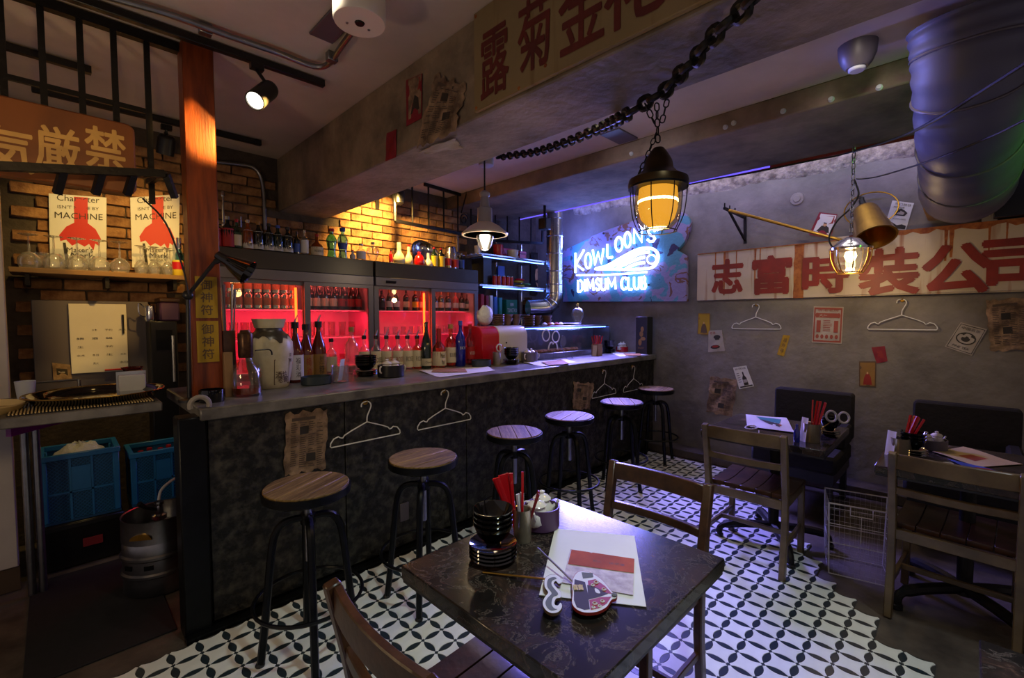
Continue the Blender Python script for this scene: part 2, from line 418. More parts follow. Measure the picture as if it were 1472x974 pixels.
        ps = [tuple(p.vertices) for p in me.polygons]
        offs = [(0, 0)] if not bold else [(bold*math.cos(a*PI/3), bold*math.sin(a*PI/3)) for a in range(6)]+[(0, 0)]
        for q, (ox, oy) in enumerate(offs):      # heavier brush: the same strokes laid over each other
            s.add([o+ux*((v.co.x-cx+ox)*sx)+uy*((v.co.y-cy+oy)*sy)+un*(thick+.00015*q) for v in me.vertices], ps, mi)
        bpy.data.objects.remove(o_); bpy.data.curves.remove(c); bpy.data.meshes.remove(me)
        return s
    def mesh(s, name, mats, bev=0, ang=38):
        me = bpy.data.meshes.new(name); me.from_pydata(s.v, [], s.f)
        for m in (mats if isinstance(mats, (list, tuple)) else [mats]): me.materials.append(MATS[m])
        me.polygons.foreach_set('material_index', s.m)
        if bev:
            bm = bmesh.new(); bm.from_mesh(me)
            es = [e for e in bm.edges if len(e.link_faces) == 2 and e.calc_face_angle(0) > .6]
            bmesh.ops.bevel(bm, geom=es, offset=bev, segments=1, affect='EDGES', clamp_overlap=True); bm.to_mesh(me); bm.free()
        me.polygons.foreach_set('use_smooth', [True]*len(me.polygons)); me.set_sharp_from_angle(angle=math.radians(ang)); me.update()
        return me
    def build(s, name, mats, parent=None, bev=0, kind=None, label=None, ang=38, world=True):
        """world=True: coordinates are the scene's; else they are relative to the root"""
        off = ROOT[parent.name] if parent else Vector()
        if world and off.length > 0: s.v = [tuple(_v(p)-off) for p in s.v]
        o = bpy.data.objects.new(name, s.mesh(name, mats, bev, ang)); COL.objects.link(o)
        link(o, parent, off)
        if kind: o['kind'] = kind
        if label: o['label'] = label
        return o
def link(o, parent, off=Vector()):
    ROOT[o.name] = Vector(off); KIDS[o.name] = []
    if parent: o.parent = parent; KIDS[parent.name].append(o)
def tag(o, label, cat, group=None, kind=None):
    o['label'] = label; o['category'] = cat
    if group: o['group'] = group
    if kind: o['kind'] = kind
    return o
def thing(name, label, cat, loc=(0, 0, 0), group=None):
    o = bpy.data.objects.new(name, None); COL.objects.link(o); o.location = loc; o.empty_display_size = .05
    ROOT[o.name] = Vector(loc); KIDS[o.name] = []
    return tag(o, label, cat, group)
def solo(name, mb, mats, label, cat, loc=(0, 0, 0), group=None, bev=0, local=True, kind=None, ang=38):
    """a thing that is one mesh"""
    loc = Vector(loc)
    if not local: mb.v = [tuple(_v(p)-loc) for p in mb.v]
    o = bpy.data.objects.new(name, mb.mesh(name, mats, bev, ang)); COL.objects.link(o); o.location = loc
    ROOT[o.name] = loc; KIDS[o.name] = []
    return tag(o, label, cat, group, kind)
def struct(name, mb, mats, parent=None, bev=0):
    o = mb.build(name, mats, parent, bev)
    if not parent: o['kind'] = 'structure'
    return o
def dup(src, loc, label, rz=0.0, group=None, scale=None):
    """a copy of a thing with copies of its parts and sub-parts"""
    r = src.copy(); COL.objects.link(r); r.location = loc; r.rotation_euler = (0, 0, rz)
    if scale: r.scale = scale if isinstance(scale, tuple) else (scale,)*3
    r['label'] = label; ROOT[r.name] = Vector(loc); KIDS[r.name] = []
    if group: r['group'] = group
    for ch in KIDS[src.name]:
        c = ch.copy(); COL.objects.link(c); c.parent = r; KIDS[r.name].append(c); KIDS[c.name] = []
        for g in KIDS[ch.name]:
            d = g.copy(); COL.objects.link(d); d.parent = c; KIDS[c.name].append(d); KIDS[d.name] = []
    return r
V = Vector
def fr_sign(p): return (V(p), V((0, -1, 0)), V((0, 0, 1)), V((-1, 0, 0)))      # on a surface facing -X
def fr_back(p): return (V(p), V((1, 0, 0)), V((0, 0, 1)), V((0, -1, 0)))       # on a surface facing -Y
def fr_flat(p, a=0.0): return (V(p), V((math.cos(a), math.sin(a), 0)), V((-math.sin(a), math.cos(a), 0)), V((0, 0, 1)))
def arc(cx, cy, r, a0, a1, n, ry=None):
    return [(cx+r*math.cos(math.radians(a0+(a1-a0)*i/n)), cy+(ry or r)*math.sin(math.radians(a0+(a1-a0)*i/n))) for i in range(n+1)]
def ell(cx, cy, rx, ry, n=16): return arc(cx, cy, rx, 0, 360*(n-1)/n, n-1, ry)
def smooth_path(pts, n=6, closed=False):
    """Catmull-Rom through the points"""
    P = [_v(p) for p in pts]; m = len(P); out = []
    for i in range(m if closed else m-1):
        g = (lambda k: P[k % m]) if closed else (lambda k: P[max(0, min(m-1, k))])
        a, b, c, d = g(i-1), g(i), g(i+1), g(i+2)
        for j in range(n):
            t = j/n; out.append(.5*((2*b)+(c-a)*t+(2*a-5*b+4*c-d)*t*t+(3*b-a-3*c+d)*t**3))
    if not closed: out.append(P[-1])
    return out

# ---------------------------------------------------------------- setting: shell
WX, WY, CZ = 4.62, 4.15, 2.75          # sign wall, brick wall, ceiling
TS = 0.10                               # floor mosaic pitch
fl = struct('floor', MB().box(-1.6, -2.4, -.12, 5.0, 4.4, -.004), 'floor_concrete')
ceil_ = struct('ceiling', MB().box(-1.6, -2.4, CZ, 4.05, 4.4, CZ+.12), 'ceiling_paint')
struct('trim_1', MB().box(4.05, -2.4, 2.98, 5.0, 4.4, 3.08).box(4.05, -2.4, CZ, 4.07, 4.4, 2.98), 'ceiling_paint')       # raised cove ceiling
wr = struct('wall_right', MB().box(WX, -2.4, 0, WX+.2, 4.4, 3.0), 'wall_concrete')
wb = struct('wall_back', MB().box(-1.6, WY, 0, WX, WY+.2, CZ), 'mortar')
wl = struct('wall_left', MB().box(-1.6, 3.50, 0, -.175, 3.62, CZ-.35), 'beige_paint')
struct('baseboard_left', MB().box(-1.6, 3.478, 0, -.17, 3.50, .13), 'skirting_brown')
struct('trim_2', MB().box(-.26, 3.46, 0.13, -.172, 3.50, 2.25), 'white_paint', bev=.004)        # white door jamb
# low kerb along the sign wall
kb = MB(); kb.box(4.44, -2.4, -.004, WX, 2.38, .085); struct('baseboard_right', kb, 'floor_concrete', bev=.01)
# round filled plug in the wall
pk = onX(1146, 286, WX)
MB().lathe([(.055, 0), (.05, .012), (.03, .014), (.026, .022), (.012, .022)], seg=18, rot=Matrix.Rotation(-PI/2, 3, 'Y'), c=pk).build('wall_plug', 'grey_plug', wr)
# rough plaster along the top of the sign wall
rp = MB(); ny = 90
random.seed(3)
for i in range(ny+1):
    y = -.4+i*(3.9/ny); low = 2.615+.06*y/3.0+.012*math.sin(i*.35)+random.uniform(-.008, .008)
    dpt = random.uniform(.010, .018)
    rp.v += [(WX, y, low), (WX-dpt, y, low+.02), (WX-.03-random.uniform(0, .012), y, low+.07), (WX-.035, y, 2.97)]
for i in range(ny):
    for k in range(3): rp.f.append((4*i+k, 4*i+k+1, 4*i+5+k, 4*i+4+k)); rp.m.append(0)
rp.build('plaster_band', 'rough_plaster', wr)

# beams
b1 = struct('beam_near', MB().box(1.37, -2.4, 2.312, 1.77, WY, CZ), ['beam_concrete', 'beam_underside_tint'], bev=.006)
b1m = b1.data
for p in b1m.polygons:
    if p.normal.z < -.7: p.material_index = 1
b2 = struct('beam_far', MB().box(3.13, -2.4, 2.617, 4.06, WY, CZ), 'far_beam', bev=.008)
for px, py in ((908, 221), (1043, 183), (1055, 177), (1126, 160), (1195, 143), (1264, 126), (1317, 110)):
    p = onX(px, py, 3.13)
    MB().lathe([(.016, 0), (.016, .006), (.011, .012), (.011, .018), (.004, .018)], c=p, seg=12, rot=Matrix.Rotation(-PI/2, 3, 'Y')).build('bolt', 'pale_plastic', b2)
# violet LED strip and red edge in the cove
MB().box(4.050, 1.15, 2.606, 4.062, 3.9, 2.617).build('glow_strip', 'led_soft', b2)
MB().box(4.06, -.3, 2.600, 4.075, 1.6, 2.640).build('red_edge', 'drum_red', b2)
# ceiling hatches
for cs in (((446, 48), (478, 64), (505, 30), (478, 12)), ((868, 195), (890, 185), (913, 199), (890, 208))):
    q_ = [onZ(a, b, CZ-.012) for a, b in cs]; x0, x1, y0, y1 = min(q.x for q in q_), max(q.x for q in q_), min(q.y for q in q_), max(q.y for q in q_)
    MB().box(x0, y0, CZ-.012, x1, y1, CZ).build('ceiling_hatch', 'grey_plastic', ceil_, bev=.003)

# ---------------------------------------------------------------- setting: brick wall, brick by brick
random.seed(11)
BW, BH, J = .208, .064, .009
bme = []
for k in range(4):
    m = MB(); d = .002*k
    m.box(-BW/2, -.018-d, -BH/2, BW/2, .01, BH/2); me = m.mesh('brick', 'brick_clay', bev=.005)
    bm = bmesh.new(); bm.from_mesh(me)
    for v in bm.verts: v.co += V((random.uniform(-.003, .003), random.uniform(-.003, .003), random.uniform(-.002, .002)))
    bm.to_mesh(me); bm.free(); bme.append(me)
m = MB(); m.box(-BW/4, -.022, -BH/2, BW/4, .01, BH/2); bhalf = m.mesh('brick', 'brick_clay', bev=.005)
nb = 0
for row in range(23):
    z = .98+row*(BH+J)
    x = -.17+(BW+J)*(.5 if row % 2 else 0)
    while x < 3.35:
        ok = (x < .62 or z > 1.86) and z < CZ-.03 and not (x > 1.28 and x < 1.86 and z > 2.25) and not (.62 < x < .80 and z < 1.9)
        if x > 3.0 and z < 2.1: ok = False
        if ok and x > -.17:
            o = bpy.data.objects.new('brick', random.choice(bme)); COL.objects.link(o); o.location = (x+BW/2-.1, WY, z); link(o, wb); nb += 1
        x += BW+J
print('bricks', nb)

# ---------------------------------------------------------------- setting: floor mosaic
def in_mosaic(x, y):      # outline of the tiled area
    if y > 2.3464 or y < -1.0: return False
    if x < -.9: return False
    lim = [(-1.0, 1.55), (0.05, 2.41), (.157, 2.51), (.261, 2.60), (.36, 2.75), (.54, 2.90), (.60, 3.1), (1.116, 3.9), (1.5, 4.40), (3, 4.40)]
    for (y0, x0), (y1, x1) in zip(lim, lim[1:]):
        if y0 <= y <= y1: return x < x0+(x1-x0)*(y-y0)/(y1-y0)
    return False
LEAF, DOT = .0142, .0088       # half width of a slate leaf, half size of a corner dot
def leaf_edge(n=5):
    L0 = TS/2-DOT; return [(-L0+2*L0*i/(n-1), LEAF*(1-((-L0+2*L0*i/(n-1))/L0)**2)**.95) for i in range(n)]
G = .0012
le = leaf_edge(7)
lp = [(a, max(0, b-G)) for a, b in le]+[(a, -max(0, b-G)) for a, b in le[1:-1][::-1]]
FZ = (V((0, 0, 0)), V((1, 0, 0)), V((0, 1, 0)), V((0, 0, 1)))
def white_poly():
    h = TS/2; side = [(a, -h+b+G) for a, b in leaf_edge(7)]
    pts = []
    for k in range(4):
        c, s_ = math.cos(k*PI/2), math.sin(k*PI/2); pts += [(a*c-b*s_, a*s_+b*c) for a, b in side]
    return pts
wp = white_poly()
def pieces(me_poly, mat_, name, spots, z1, keep=300):
    """spots: (x, y, turned). The ones largest in view become parts, the rest one part of kind stuff"""
    proto = MB().prism(me_poly, FZ, -.004, z1).mesh(name, mat_)
    def key(s_):
        x, y, w = to_px((s_[0], s_[1], 0)); vis = w > .3 and -30 < x < 1500 and -30 < y < 1010
        return -(1/w if vis else -w)
    spots = sorted(spots, key=key)
    for x, y, tr in spots[:keep]:
        o = bpy.data.objects.new(name, proto); COL.objects.link(o); o.location = (x, y, random.uniform(-.0004, .0004)); o.rotation_euler.z = PI/2*tr; link(o, fl)
    rest = MB()
    for x, y, tr in spots[keep:]:
        pl = [(-b, a) for a, b in me_poly] if tr else me_poly
        rest.prism(pl, (V((x, y, 0)), FZ[1], FZ[2], FZ[3]), -.004, z1)
    if rest.v: rest.build(name+'_field', mat_, fl, kind='stuff')
gx = lambda n: .0952+TS*n
gy = lambda n: .0464+TS*n
whites, leaves, dots = [], [], []
for i in range(-10, 46):
    for j in range(-10, 24):
        x, y = gx(i), gy(j)
        if in_mosaic(x+TS/2, y+TS/2): whites.append((x+TS/2, y+TS/2, 0))
        for (lx, ly, tr, nbr) in ((x+TS/2, y, 0, ((0, .5), (0, -.5))), (x, y+TS/2, 1, ((.5, 0), (-.5, 0)))):
            if all(in_mosaic(lx+a*TS, ly+b*TS) for a, b in nbr): leaves.append((lx, ly, tr))
        if all(in_mosaic(x+a*TS/2, y+b*TS/2) for a in (-1, 1) for b in (-1, 1)): dots.append((x, y, 0))
print('tiles', len(whites), len(leaves), len(dots))
pieces(wp, 'tile_white', 'white_tile', whites, .006)
pieces(lp, 'tile_slate', 'slate_leaf', leaves, .006)
d = DOT-.001
pieces([(-d, -d), (d, -d), (d, d), (-d, d)], 'tile_slate', 'slate_dot', dots, .006, keep=0)
g = MB()
for x, y, _ in whites: g.add([(x-.051, y-.051, .002), (x+.051, y-.051, .002), (x+.051, y+.051, .002), (x-.051, y+.051, .002)], [(0, 1, 2, 3)])
g.build('grout_bed', 'grout', fl, kind='stuff')
# dark threshold strip at the foot of the bar
struct('trim_3', MB().box(.36, 2.352, -.004, 4.44, 2.40, .02), 'dark_steel')

# ---------------------------------------------------------------- paper on surfaces
def paper(name, label, cat, quad, nrm, paper_mat, prints=(), mats=(), curl=.002, group=None, torn=0, back=.003, seed=1):
    """a sheet whose corners are quad (TL,TR,BR,BL, world), printed with (mat index, [(u,v)...]) shapes or ('text', body, mat, u, v, w, h)"""
    TL, TR, BR, BL = [V(p) for p in quad]; n = V(nrm); rng = random.Random(seed); NX, NY = 10, 12
    c0 = (TL+TR+BR+BL)/4
    def base(u, v): return (BL*(1-u)+BR*u)*(1-v)+(TL*(1-u)+TR*u)*v
    ph = rng.uniform(0, 6)
    def cu(u, v): return back+curl*(1+math.sin(u*7+ph)*math.cos(v*6+ph*2))
    eg = [rng.uniform(-torn, torn) for _ in range(60)]
    def warp(u, v, i, j):
        if not torn: return u, v
        if i in (0, NX): u += eg[j]
        if j in (0, NY): v += eg[20+i]
        return u, v
    s = MB(); vs_ = []
    for dz in (0, -.0015):
        for j in range(NY+1):
            for i in range(NX+1):
                u, v = warp(i/NX, j/NY, i, j); rr = rng.uniform(0, curl*.8) if torn and dz == 0 and not prints else 0
                vs_.append(base(u, v)+n*(cu(u, v)+dz+rr))
    K = (NX+1)*(NY+1); fs = []
    for j in range(NY):
        for i in range(NX):
            a = j*(NX+1)+i; fs.append((a, a+1, a+NX+2, a+NX+1)); fs.append((K+a+NX+1, K+a+NX+2, K+a+1, K+a))
    rim = [i for i in range(NX+1)]+[j*(NX+1)+NX for j in range(1, NY+1)]+[NY*(NX+1)+i for i in range(NX-1, -1, -1)]+[j*(NX+1) for j in range(NY-1, 0, -1)]
    for a, b in zip(rim, rim[1:]+rim[:1]): fs.append((K+a, K+b, b, a))
    s.add(vs_, fs)
    if not prints:
        return solo(name, s, paper_mat, label, cat, c0, group, local=False)
    t = thing(name, label, cat, c0, group)
    s.build('sheet', paper_mat, t)
    pr = MB(); lift = .0011; ux = (BR-BL); uy = (TL-BL); W_, H_ = ux.length, uy.length
    for q, p in enumerate(prints):
        lf = lift+.00025*q
        if p[0] == 'text':
            _, body, mi, u, v, w, h = p; tb = MB(); tb.text(body, 1, (V((0, 0, 0)), V((1, 0, 0)), V((0, 1, 0)), V((0, 0, 1))), fit=(w, h), thick=0)
            pr.add([base(u+a, v+b)+n*(cu(u+a, v+b)+lf) for a, b, _z in tb.v], tb.f, mi)
        else:
            mi, poly = p; ar = sum(poly[i-1][0]*poly[i][1]-poly[i][0]*poly[i-1][1] for i in range(len(poly)))
            if ar < 0: poly = poly[::-1]
            cx = sum(a for a, b in poly)/len(poly); cy = sum(b for a, b in poly)/len(poly)
            pts = [(cx, cy)]+list(poly); m_ = len(poly)
            # rings so that the print follows the sheet
            vs2 = [base(a, b)+n*(cu(a, b)+lf) for a, b in pts]
            pr.add(vs2, [(0, 1+i, 1+(i+1) % m_) for i in range(m_)], mi)
    pr.build('print', list(mats), t, kind='stuff')
    return t
def R_(u0, v0, u1, v1): return [(u0, v0), (u1, v0), (u1, v1), (u0, v1)]
def wall_quad(px4, X=None, Y=None):
    return [onX(*p, X) if X is not None else onY(*p, Y) for p in px4]
def lines(mi, u0, u1, v0, v1, n, h=.012, seed=0):
    r = random.Random(seed); out = []
    for i in range(n):
        v = v1-(v1-v0)*i/max(1, n-1); out.append((mi, R_(u0, v-h/2, u1-r.uniform(0, (u1-u0)*.25), v+h/2)))
    return out
def newsprint(seed):
    r = random.Random(seed); out = []; v = .90
    out.append((0, R_(.14, .86, .70, .91)))
    pics = [(r.uniform(.12, .55), r.uniform(.55, .68)), (r.uniform(.3, .6), r.uniform(.15, .35))]
    for a, b in pics: out.append((1, R_(a, b, a+.22, b+.13)))
    for c in range(4):
        u = .12+c*.20; v = .82
        while v > .10:
            w = r.uniform(.10, .17)
            if not any(a-.03 < u+.08 < a+.25 and b-.02 < v < b+.15 for a, b in pics) and r.random() < .86: out.append((0, R_(u, v, u+w, v+.014)))
            v -= .034
    return out
def figure(mi_hair, mi_skin, mi_dress, cx=.5, base_=.08, s=1.0):
    """a half-length portrait figure printed flat"""
    return [(mi_dress, [(cx-.26*s, base_), (cx+.28*s, base_), (cx+.2*s, base_+.3*s), (cx+.08*s, base_+.45*s), (cx-.08*s, base_+.45*s), (cx-.2*s, base_+.28*s)]),
            (mi_hair, ell(cx+.01*s, base_+.63*s, .15*s, .16*s, 14)), (mi_skin, ell(cx, base_+.60*s, .095*s, .125*s, 14)),
            (mi_skin, [(cx-.05*s, base_+.42*s), (cx+.05*s, base_+.42*s), (cx+.04*s, base_+.52*s), (cx-.04*s, base_+.52*s)])]

# ---------------------------------------------------------------- bar counter
bc = thing('bar_counter', 'long bar counter with grey stone top and dark scuffed metal front', 'bar counter', (.42, 2.4, 0))
MB().box(.44, 2.375, .965, 4.61, 3.22, 1.02).build('countertop', 'counter_stone', bc, bev=.006)
MB().box(.36, 2.385, .0, .465, 2.50, .985).build('corner_post', 'dark_steel', bc, bev=.006)
MB().box(.47, 2.425, .0, 4.60, 2.44, .965).build('front_backing', 'black_paint', bc)
sx = [.47, 1.11, 1.97, 2.84, 3.71, 4.60]
for a, b in zip(sx, sx[1:]): MB().box(a+.003, 2.405, .03, b-.003, 2.425, .963).build('front_panel', 'bar_panel', bc, bev=.002)
MB().box(1.445, 2.398, .18, 1.505, 2.406, .29).build('socket_plate', 'grey_plastic', bc, bev=.002)
# hatch counter between the bar and the door jamb
sc = thing('hatch_counter', 'dark counter hatch left of the bar carrying the round tray', 'counter', (0, 2.8, .98))
MB().box(-.75, 2.72, .975, .355, 3.40, 1.02).build('countertop', 'counter_stone', sc, bev=.005)
MB().bar(onZ(12, 620, .94), onZ(150, 585, .94), .02, .045).build('purple_lit_edge', 'purple_lit_trim', sc)  # purple light along the hatch edge, drawn as a coloured bar
for x_ in (-.125, -.085): MB().tube([(x_, 3.36, 0), (x_, 3.36, .975)], .016, 12).build('leg', 'steel', sc)

# ---------------------------------------------------------------- painted signs
t = thing('shop_sign', 'long white rusty metal sign with red Chinese characters on concrete wall', 'sign', (4.6, .6, 1.8))
zt, zb = 2.045, 1.585
MB().box(4.575, -.64, zb, 4.60, 1.935, zt).build('board', 'sign_white', t, bev=.003)
MB().box(4.565, -.66, zb+.01, 4.575, .78, zt+.03).build('overlapping_sheet', 'sign_white', t, bev=.002)
for ch, px, py, w, h in (('志', 1045, 397, .27, .31), ('富', 1109, 395, .30, .33), ('時', 1187, 393, .31, .31), ('裝', 1277, 390, .35, .34), ('公', 1374, 386, .34, .33), ('司', 1462, 380, .31, .33)):
    p = onX(px, py, 4.572); MB().text(ch, 1, (V((4.575 if px < 1170 else 4.565, p.y, p.z)),)+fr_sign(p)[1:], fit=(w, h), bold=.038, thick=.001+.0015*(px % 5)).build('character', 'sign_red_paint', t, kind='stuff')
MB().bar((4.572, 1.93, zt+.002), (4.572, -.62, zt+.004), .012, .006).build('rusty_top_edge', 'rust', t)
random.seed(41)
for px_, wd, ln, y_top in ((1148, .075, 1.0, .0), (1028, .012, .75, 0), (1041, .022, .9, 0), (1058, .010, .6, 0), (1085, .018, .8, 0), (1092, .010, .5, 0), (1358, .02, .55, .1), (1366, .026, .5, .1), (1240, .012, .4, 0), (1420, .016, .45, .1), (1445, .012, .35, .1)):
    c_ = onX(px_, 390, 4.57); n_ = 9; L_, R_s = [], []; hh = (zt-zb)*ln
    for i in range(n_+1):
        z_s = zt+(.03 if px_ > 1300 else -.002)-hh*i/n_; w_s = wd*(1-.45*i/n_+random.uniform(-.12, .12)) if ln < 1 else wd*(1+random.uniform(-.14, .14))
        L_.append((-c_.y-w_s/2, z_s)); R_s.append((-c_.y+w_s/2, z_s))
    X_s = 4.575 if c_.y > .78 else 4.565
    MB().prism(L_+R_s[::-1], (V((X_s, 0, 0)), V((0, -1, 0)), V((0, 0, 1)), V((-1, 0, 0))), -.001, .0007).build('rust_streak', 'rust', t)
pts = [(.70-1.3*i/30, zt+.028-random.uniform(.012, .05)) for i in range(31)]
MB().prism([(-a, b) for a, b in pts]+[(.60, zt+.030), (-.70, zt+.030)], (V((4.565, 0, 0)), V((0, -1, 0)), V((0, 0, 1)), V((-1, 0, 0))), -.001, .0009).build('rusty_upper_edge', 'rust', t)
t = thing('beam_sign', 'weathered yellowish sign with dark red brush characters fixed to the beam', 'sign', (1.35, .6, 2.5))
MB().box(1.345, -.9, 2.325, 1.366, 1.575, 2.747).build('board', 'sign_cream', t, bev=.003)
for ch, px, py, w, h in (('露', 711, 88, .17, .27), ('菊', 768, 47, .17, .27), ('金', 836, 12, .20, .26), ('花', 912, -30, .22, .26)):
    p = onX(px, py, 1.345); MB().text(ch, 1, fr_sign((1.345, p.y, p.z)), fit=(w, h), bold=.016, thick=.0015).build('character', 'sign_dark_red', t, kind='stuff')
for y, z in ((1.56, 2.34), (1.56, 2.73), (1.30, 2.335), (1.16, 2.37)): MB().lathe([(.008, 0), (.005, .003)], c=(1.345, y, z), seg=8, rot=Matrix.Rotation(-PI/2, 3, 'Y')).build('nail', 'rust', t)

SY = 2.60
t = thing('hanging_warning_sign', 'orange brown rounded sign with cream Japanese characters hung on iron lattice', 'sign', (.0, SY, 2.1))
x0, x1, z0, z1 = -.62, .275, 1.955, 2.25
def rrect(a, b, c, d, r, n=5):
    return arc(c-r, b+r, r, -90, 0, n)+arc(c-r, d-r, r, 0, 90, n)+arc(a+r, d-r, r, 90, 180, n)+arc(a+r, b+r, r, 180, 270, n)
fb = (V((0, SY, 0)), V((1, 0, 0)), V((0, 0, 1)), V((0, -1, 0)))
MB().prism(rrect(x0, z0, x1, z1, .03), fb, -.03, .03).build('board', 'sign_brown', t, bev=.006)
for ch, px in (('火', -52), ('気', 14), ('厳', 84), ('禁', 152)):
    p = onY(px, 214, SY-.03); MB().text(ch, 1, fr_back((p.x, SY-.03, p.z)), fit=(.125, .165), bold=.02, thick=.0012).build('character', 'sign_pale_paint', t, kind='stuff')
# iron lattice and its projecting lower rail
t = thing('iron_lattice', 'black iron window lattice hanging from ceiling left of the wooden post', 'lattice', (.1, 2.75, 2.74))
MB().box(-.6, 2.73, 2.70, .47, 2.77, 2.742).build('top_rail', 'black_iron', t)
for px in (-60, 5, 62, 117, 165, 212):
    p = onY(px, 110, 2.75); MB().box(p.x-.011, 2.739, 2.28 if px != 212 else 1.96, p.x+.011, 2.761, 2.70).build('bar', 'black_iron', t)
MB().box(-.6, 2.74, 2.372, .35, 2.755, 2.394).build('cross_rail', 'black_iron', t)
a, b = onY(-120, 233, 2.42), onY(236, 250, 2.47)
MB().bar(a, b, .03, .03).build('lower_rail', 'black_iron', t)
for px in (66, 126, 180, 240):
    f = (px+120)/356; p = a.lerp(b, f); MB().bar(p, p+V((-.02 if px < 200 else .035, .05, -.085)), .024, .022).build('picket', 'black_iron', t)
MB().bar(b, (b.x-.02, 2.745, b.z+.02), .022, .022).build('side_arm', 'black_iron', t)

# ---------------------------------------------------------------- neon sign
NX_ = 4.55
def nz(x, y, X_=NX_): return onX(800+x/6.955, 300+y/6.955, X_)
t = thing('neon_sign', 'glowing blue white neon club sign on a peeling painted board', 'neon sign', (4.58, 2.8, 1.6))
out = [(60, 430), (90, 405), (340, 290), (345, 275), (530, 200), (780, 115), (900, 60), (1040, 40), (1190, 60), (1240, 30), (1290, 45), (1335, 120), (1330, 200), (1280, 330), (1205, 415), (1300, 470), (1300, 925), (60, 930), (66, 640)]
pl = [nz(*p) for p in out]
MB().prism([(-p.y, p.z) for p in pl], (V((NX_, 0, 0)), V((0, -1, 0)), V((0, 0, 1)), V((-1, 0, 0))), -.05, 0).build('board', 'peeling_paint', t, bev=.004)
GL = {'K': [[(0, 0), (0, 1)], [(1, 1), (.05, .42), (.95, 0)]], 'O': [[(.5+.5*math.cos(a*PI/8), .5+.5*math.sin(a*PI/8)) for a in range(17)]],
      'W': [[(0, 1), (.22, 0), (.5, .8), (.78, 0), (1, 1)]], 'L': [[(0, 1), (0, .1), (.15, 0), (1, 0)]], 'N': [[(0, 0), (0, 1), (1, 0), (1, 1)]], "'": [[(.5, 1), (.3, 0)]],
      'S': [[(1, .8), (.8, .97), (.45, 1), (.1, .86), (.08, .65), (.4, .52), (.8, .42), (.97, .22), (.75, .03), (.35, 0), (0, .18)]],
      'D': [[(0, 0), (0, 1), (.5, 1), (.95, .8), (1, .5), (.95, .2), (.5, 0), (0, 0)]], 'I': [[(.5, 0), (.5, 1)]], 'M': [[(0, 0), (.08, 1), (.5, .25), (.92, 1), (1, 0)]],
      'U': [[(0, 1), (0, .25), (.2, .03), (.5, 0), (.8, .03), (1, .25), (1, 1)]], 'C': [[(1, .82), (.75, 1), (.35, .98), (.05, .7), (0, .45), (.1, .15), (.45, 0), (.8, .03), (1, .2)]],
      'B': [[(0, 0), (0, 1), (.6, 1), (.85, .85), (.8, .6), (.5, .52), (0, .52)], [(.5, .52), (.9, .42), (1, .22), (.8, .02), (0, 0)]]}
def neon_letter(ch, x0_, x1_, yt, yb, sk=0.0, r=.0138):
    m = MB()
    for st in GL[ch]:
        m.tube([nz(x0_+(x1_-x0_)*u, yb+(yt-yb)*w_-sk*u, NX_-.035) for u, w_ in st], r, 6)
    m.build('neon_letter', 'neon_white', t)
for g_ in (('K', 190, 275, 440, 640, 30), ('O', 287, 345, 445, 595), ('W', 362, 470, 410, 560, 15), ('L', 508, 562, 352, 492, 10), ('O', 588, 658, 283, 424), ('O', 678, 742, 235, 384),
           ('N', 775, 852, 205, 350, 18), ("'", 880, 896, 160, 205), ('S', 908, 985, 200, 328),
           ('D', 215, 260, 712, 828), ('I', 278, 292, 706, 824), ('M', 308, 370, 702, 820, 4), ('S', 392, 432, 696, 812), ('U', 446, 492, 692, 810), ('M', 512, 590, 690, 806, 4),
           ('C', 648, 700, 686, 806), ('L', 718, 756, 684, 804), ('U', 775, 826, 680, 802), ('B', 850, 892, 676, 800)): neon_letter(*g_)
fish = [(385, 600), (500, 570), (640, 492), (780, 418), (880, 392), (960, 400), (1012, 450), (1005, 530), (950, 588), (830, 600), (700, 610), (560, 602)]
MB().tube(smooth_path([nz(x, y, NX_-.035) for x, y in fish], 4, True), .016, 6, True).build('neon_fish', 'neon_white', t)
for pts in ([(520, 590), (680, 520), (820, 450), (930, 430)], [(600, 595), (760, 520), (880, 480)], [(690, 600), (800, 550), (880, 540)], [(460, 592), (600, 535), (780, 440), (880, 412)]):
    MB().tube(smooth_path([nz(x, y, NX_-.035) for x, y in pts], 4), .017, 6).build('neon_scale_line', 'neon_white', t)
MB().tube([nz(950+45*math.cos(a*PI/8), 505+45*math.sin(a*PI/8), NX_-.037) for a in range(16)], .009, 6, True).build('neon_eye', 'neon_white', t)
MB().tube([nz(x, y, NX_-.035) for x, y in ((200, 664), (500, 660), (700, 648), (905, 632))], .012, 6).build('neon_underline', 'neon_white', t)
for x, y in ((150, 390), (470, 245), (760, 400), (150, 480), (545, 300), (920, 760)):
    MB().tube([nz(x, y, NX_), nz(x, y, NX_-.035)], .012, 8).build('tube_holder', 'neon_socket', t)

# ---------------------------------------------------------------- wooden post
MB_ = MB().box(.475, 2.69, 1.02, .605, 2.80, CZ)
t = thing('wooden_post', 'reddish brown wooden post rising from the left end of the bar', 'post', (.54, 2.75, 1.02))
MB_.build('shaft', 'post_wood', t, bev=.004)
for z, nm in ((1.42, 'a'), (1.20, 'b')):
    s = MB(); s.box(.495, 2.684, z, .588, 2.689, z+.205); f_ = thing('paper_slip', 'upper yellow calligraphy slip on the wooden post' if z > 1.3 else 'lower yellow calligraphy slip on the wooden post', 'slip', (.54, 2.686, z), 'yellow slips on the wooden post')
    s.build('sheet', 'yellow_paper', f_)
    m = MB()
    for q, ch in enumerate('御神符'): m.text(ch, 1, fr_back((.541, 2.684, z+.165-.062*q)), fit=(.05, .05), thick=.0006, bold=.01)
    m.build('print', 'ink_brown', f_, kind='stuff')

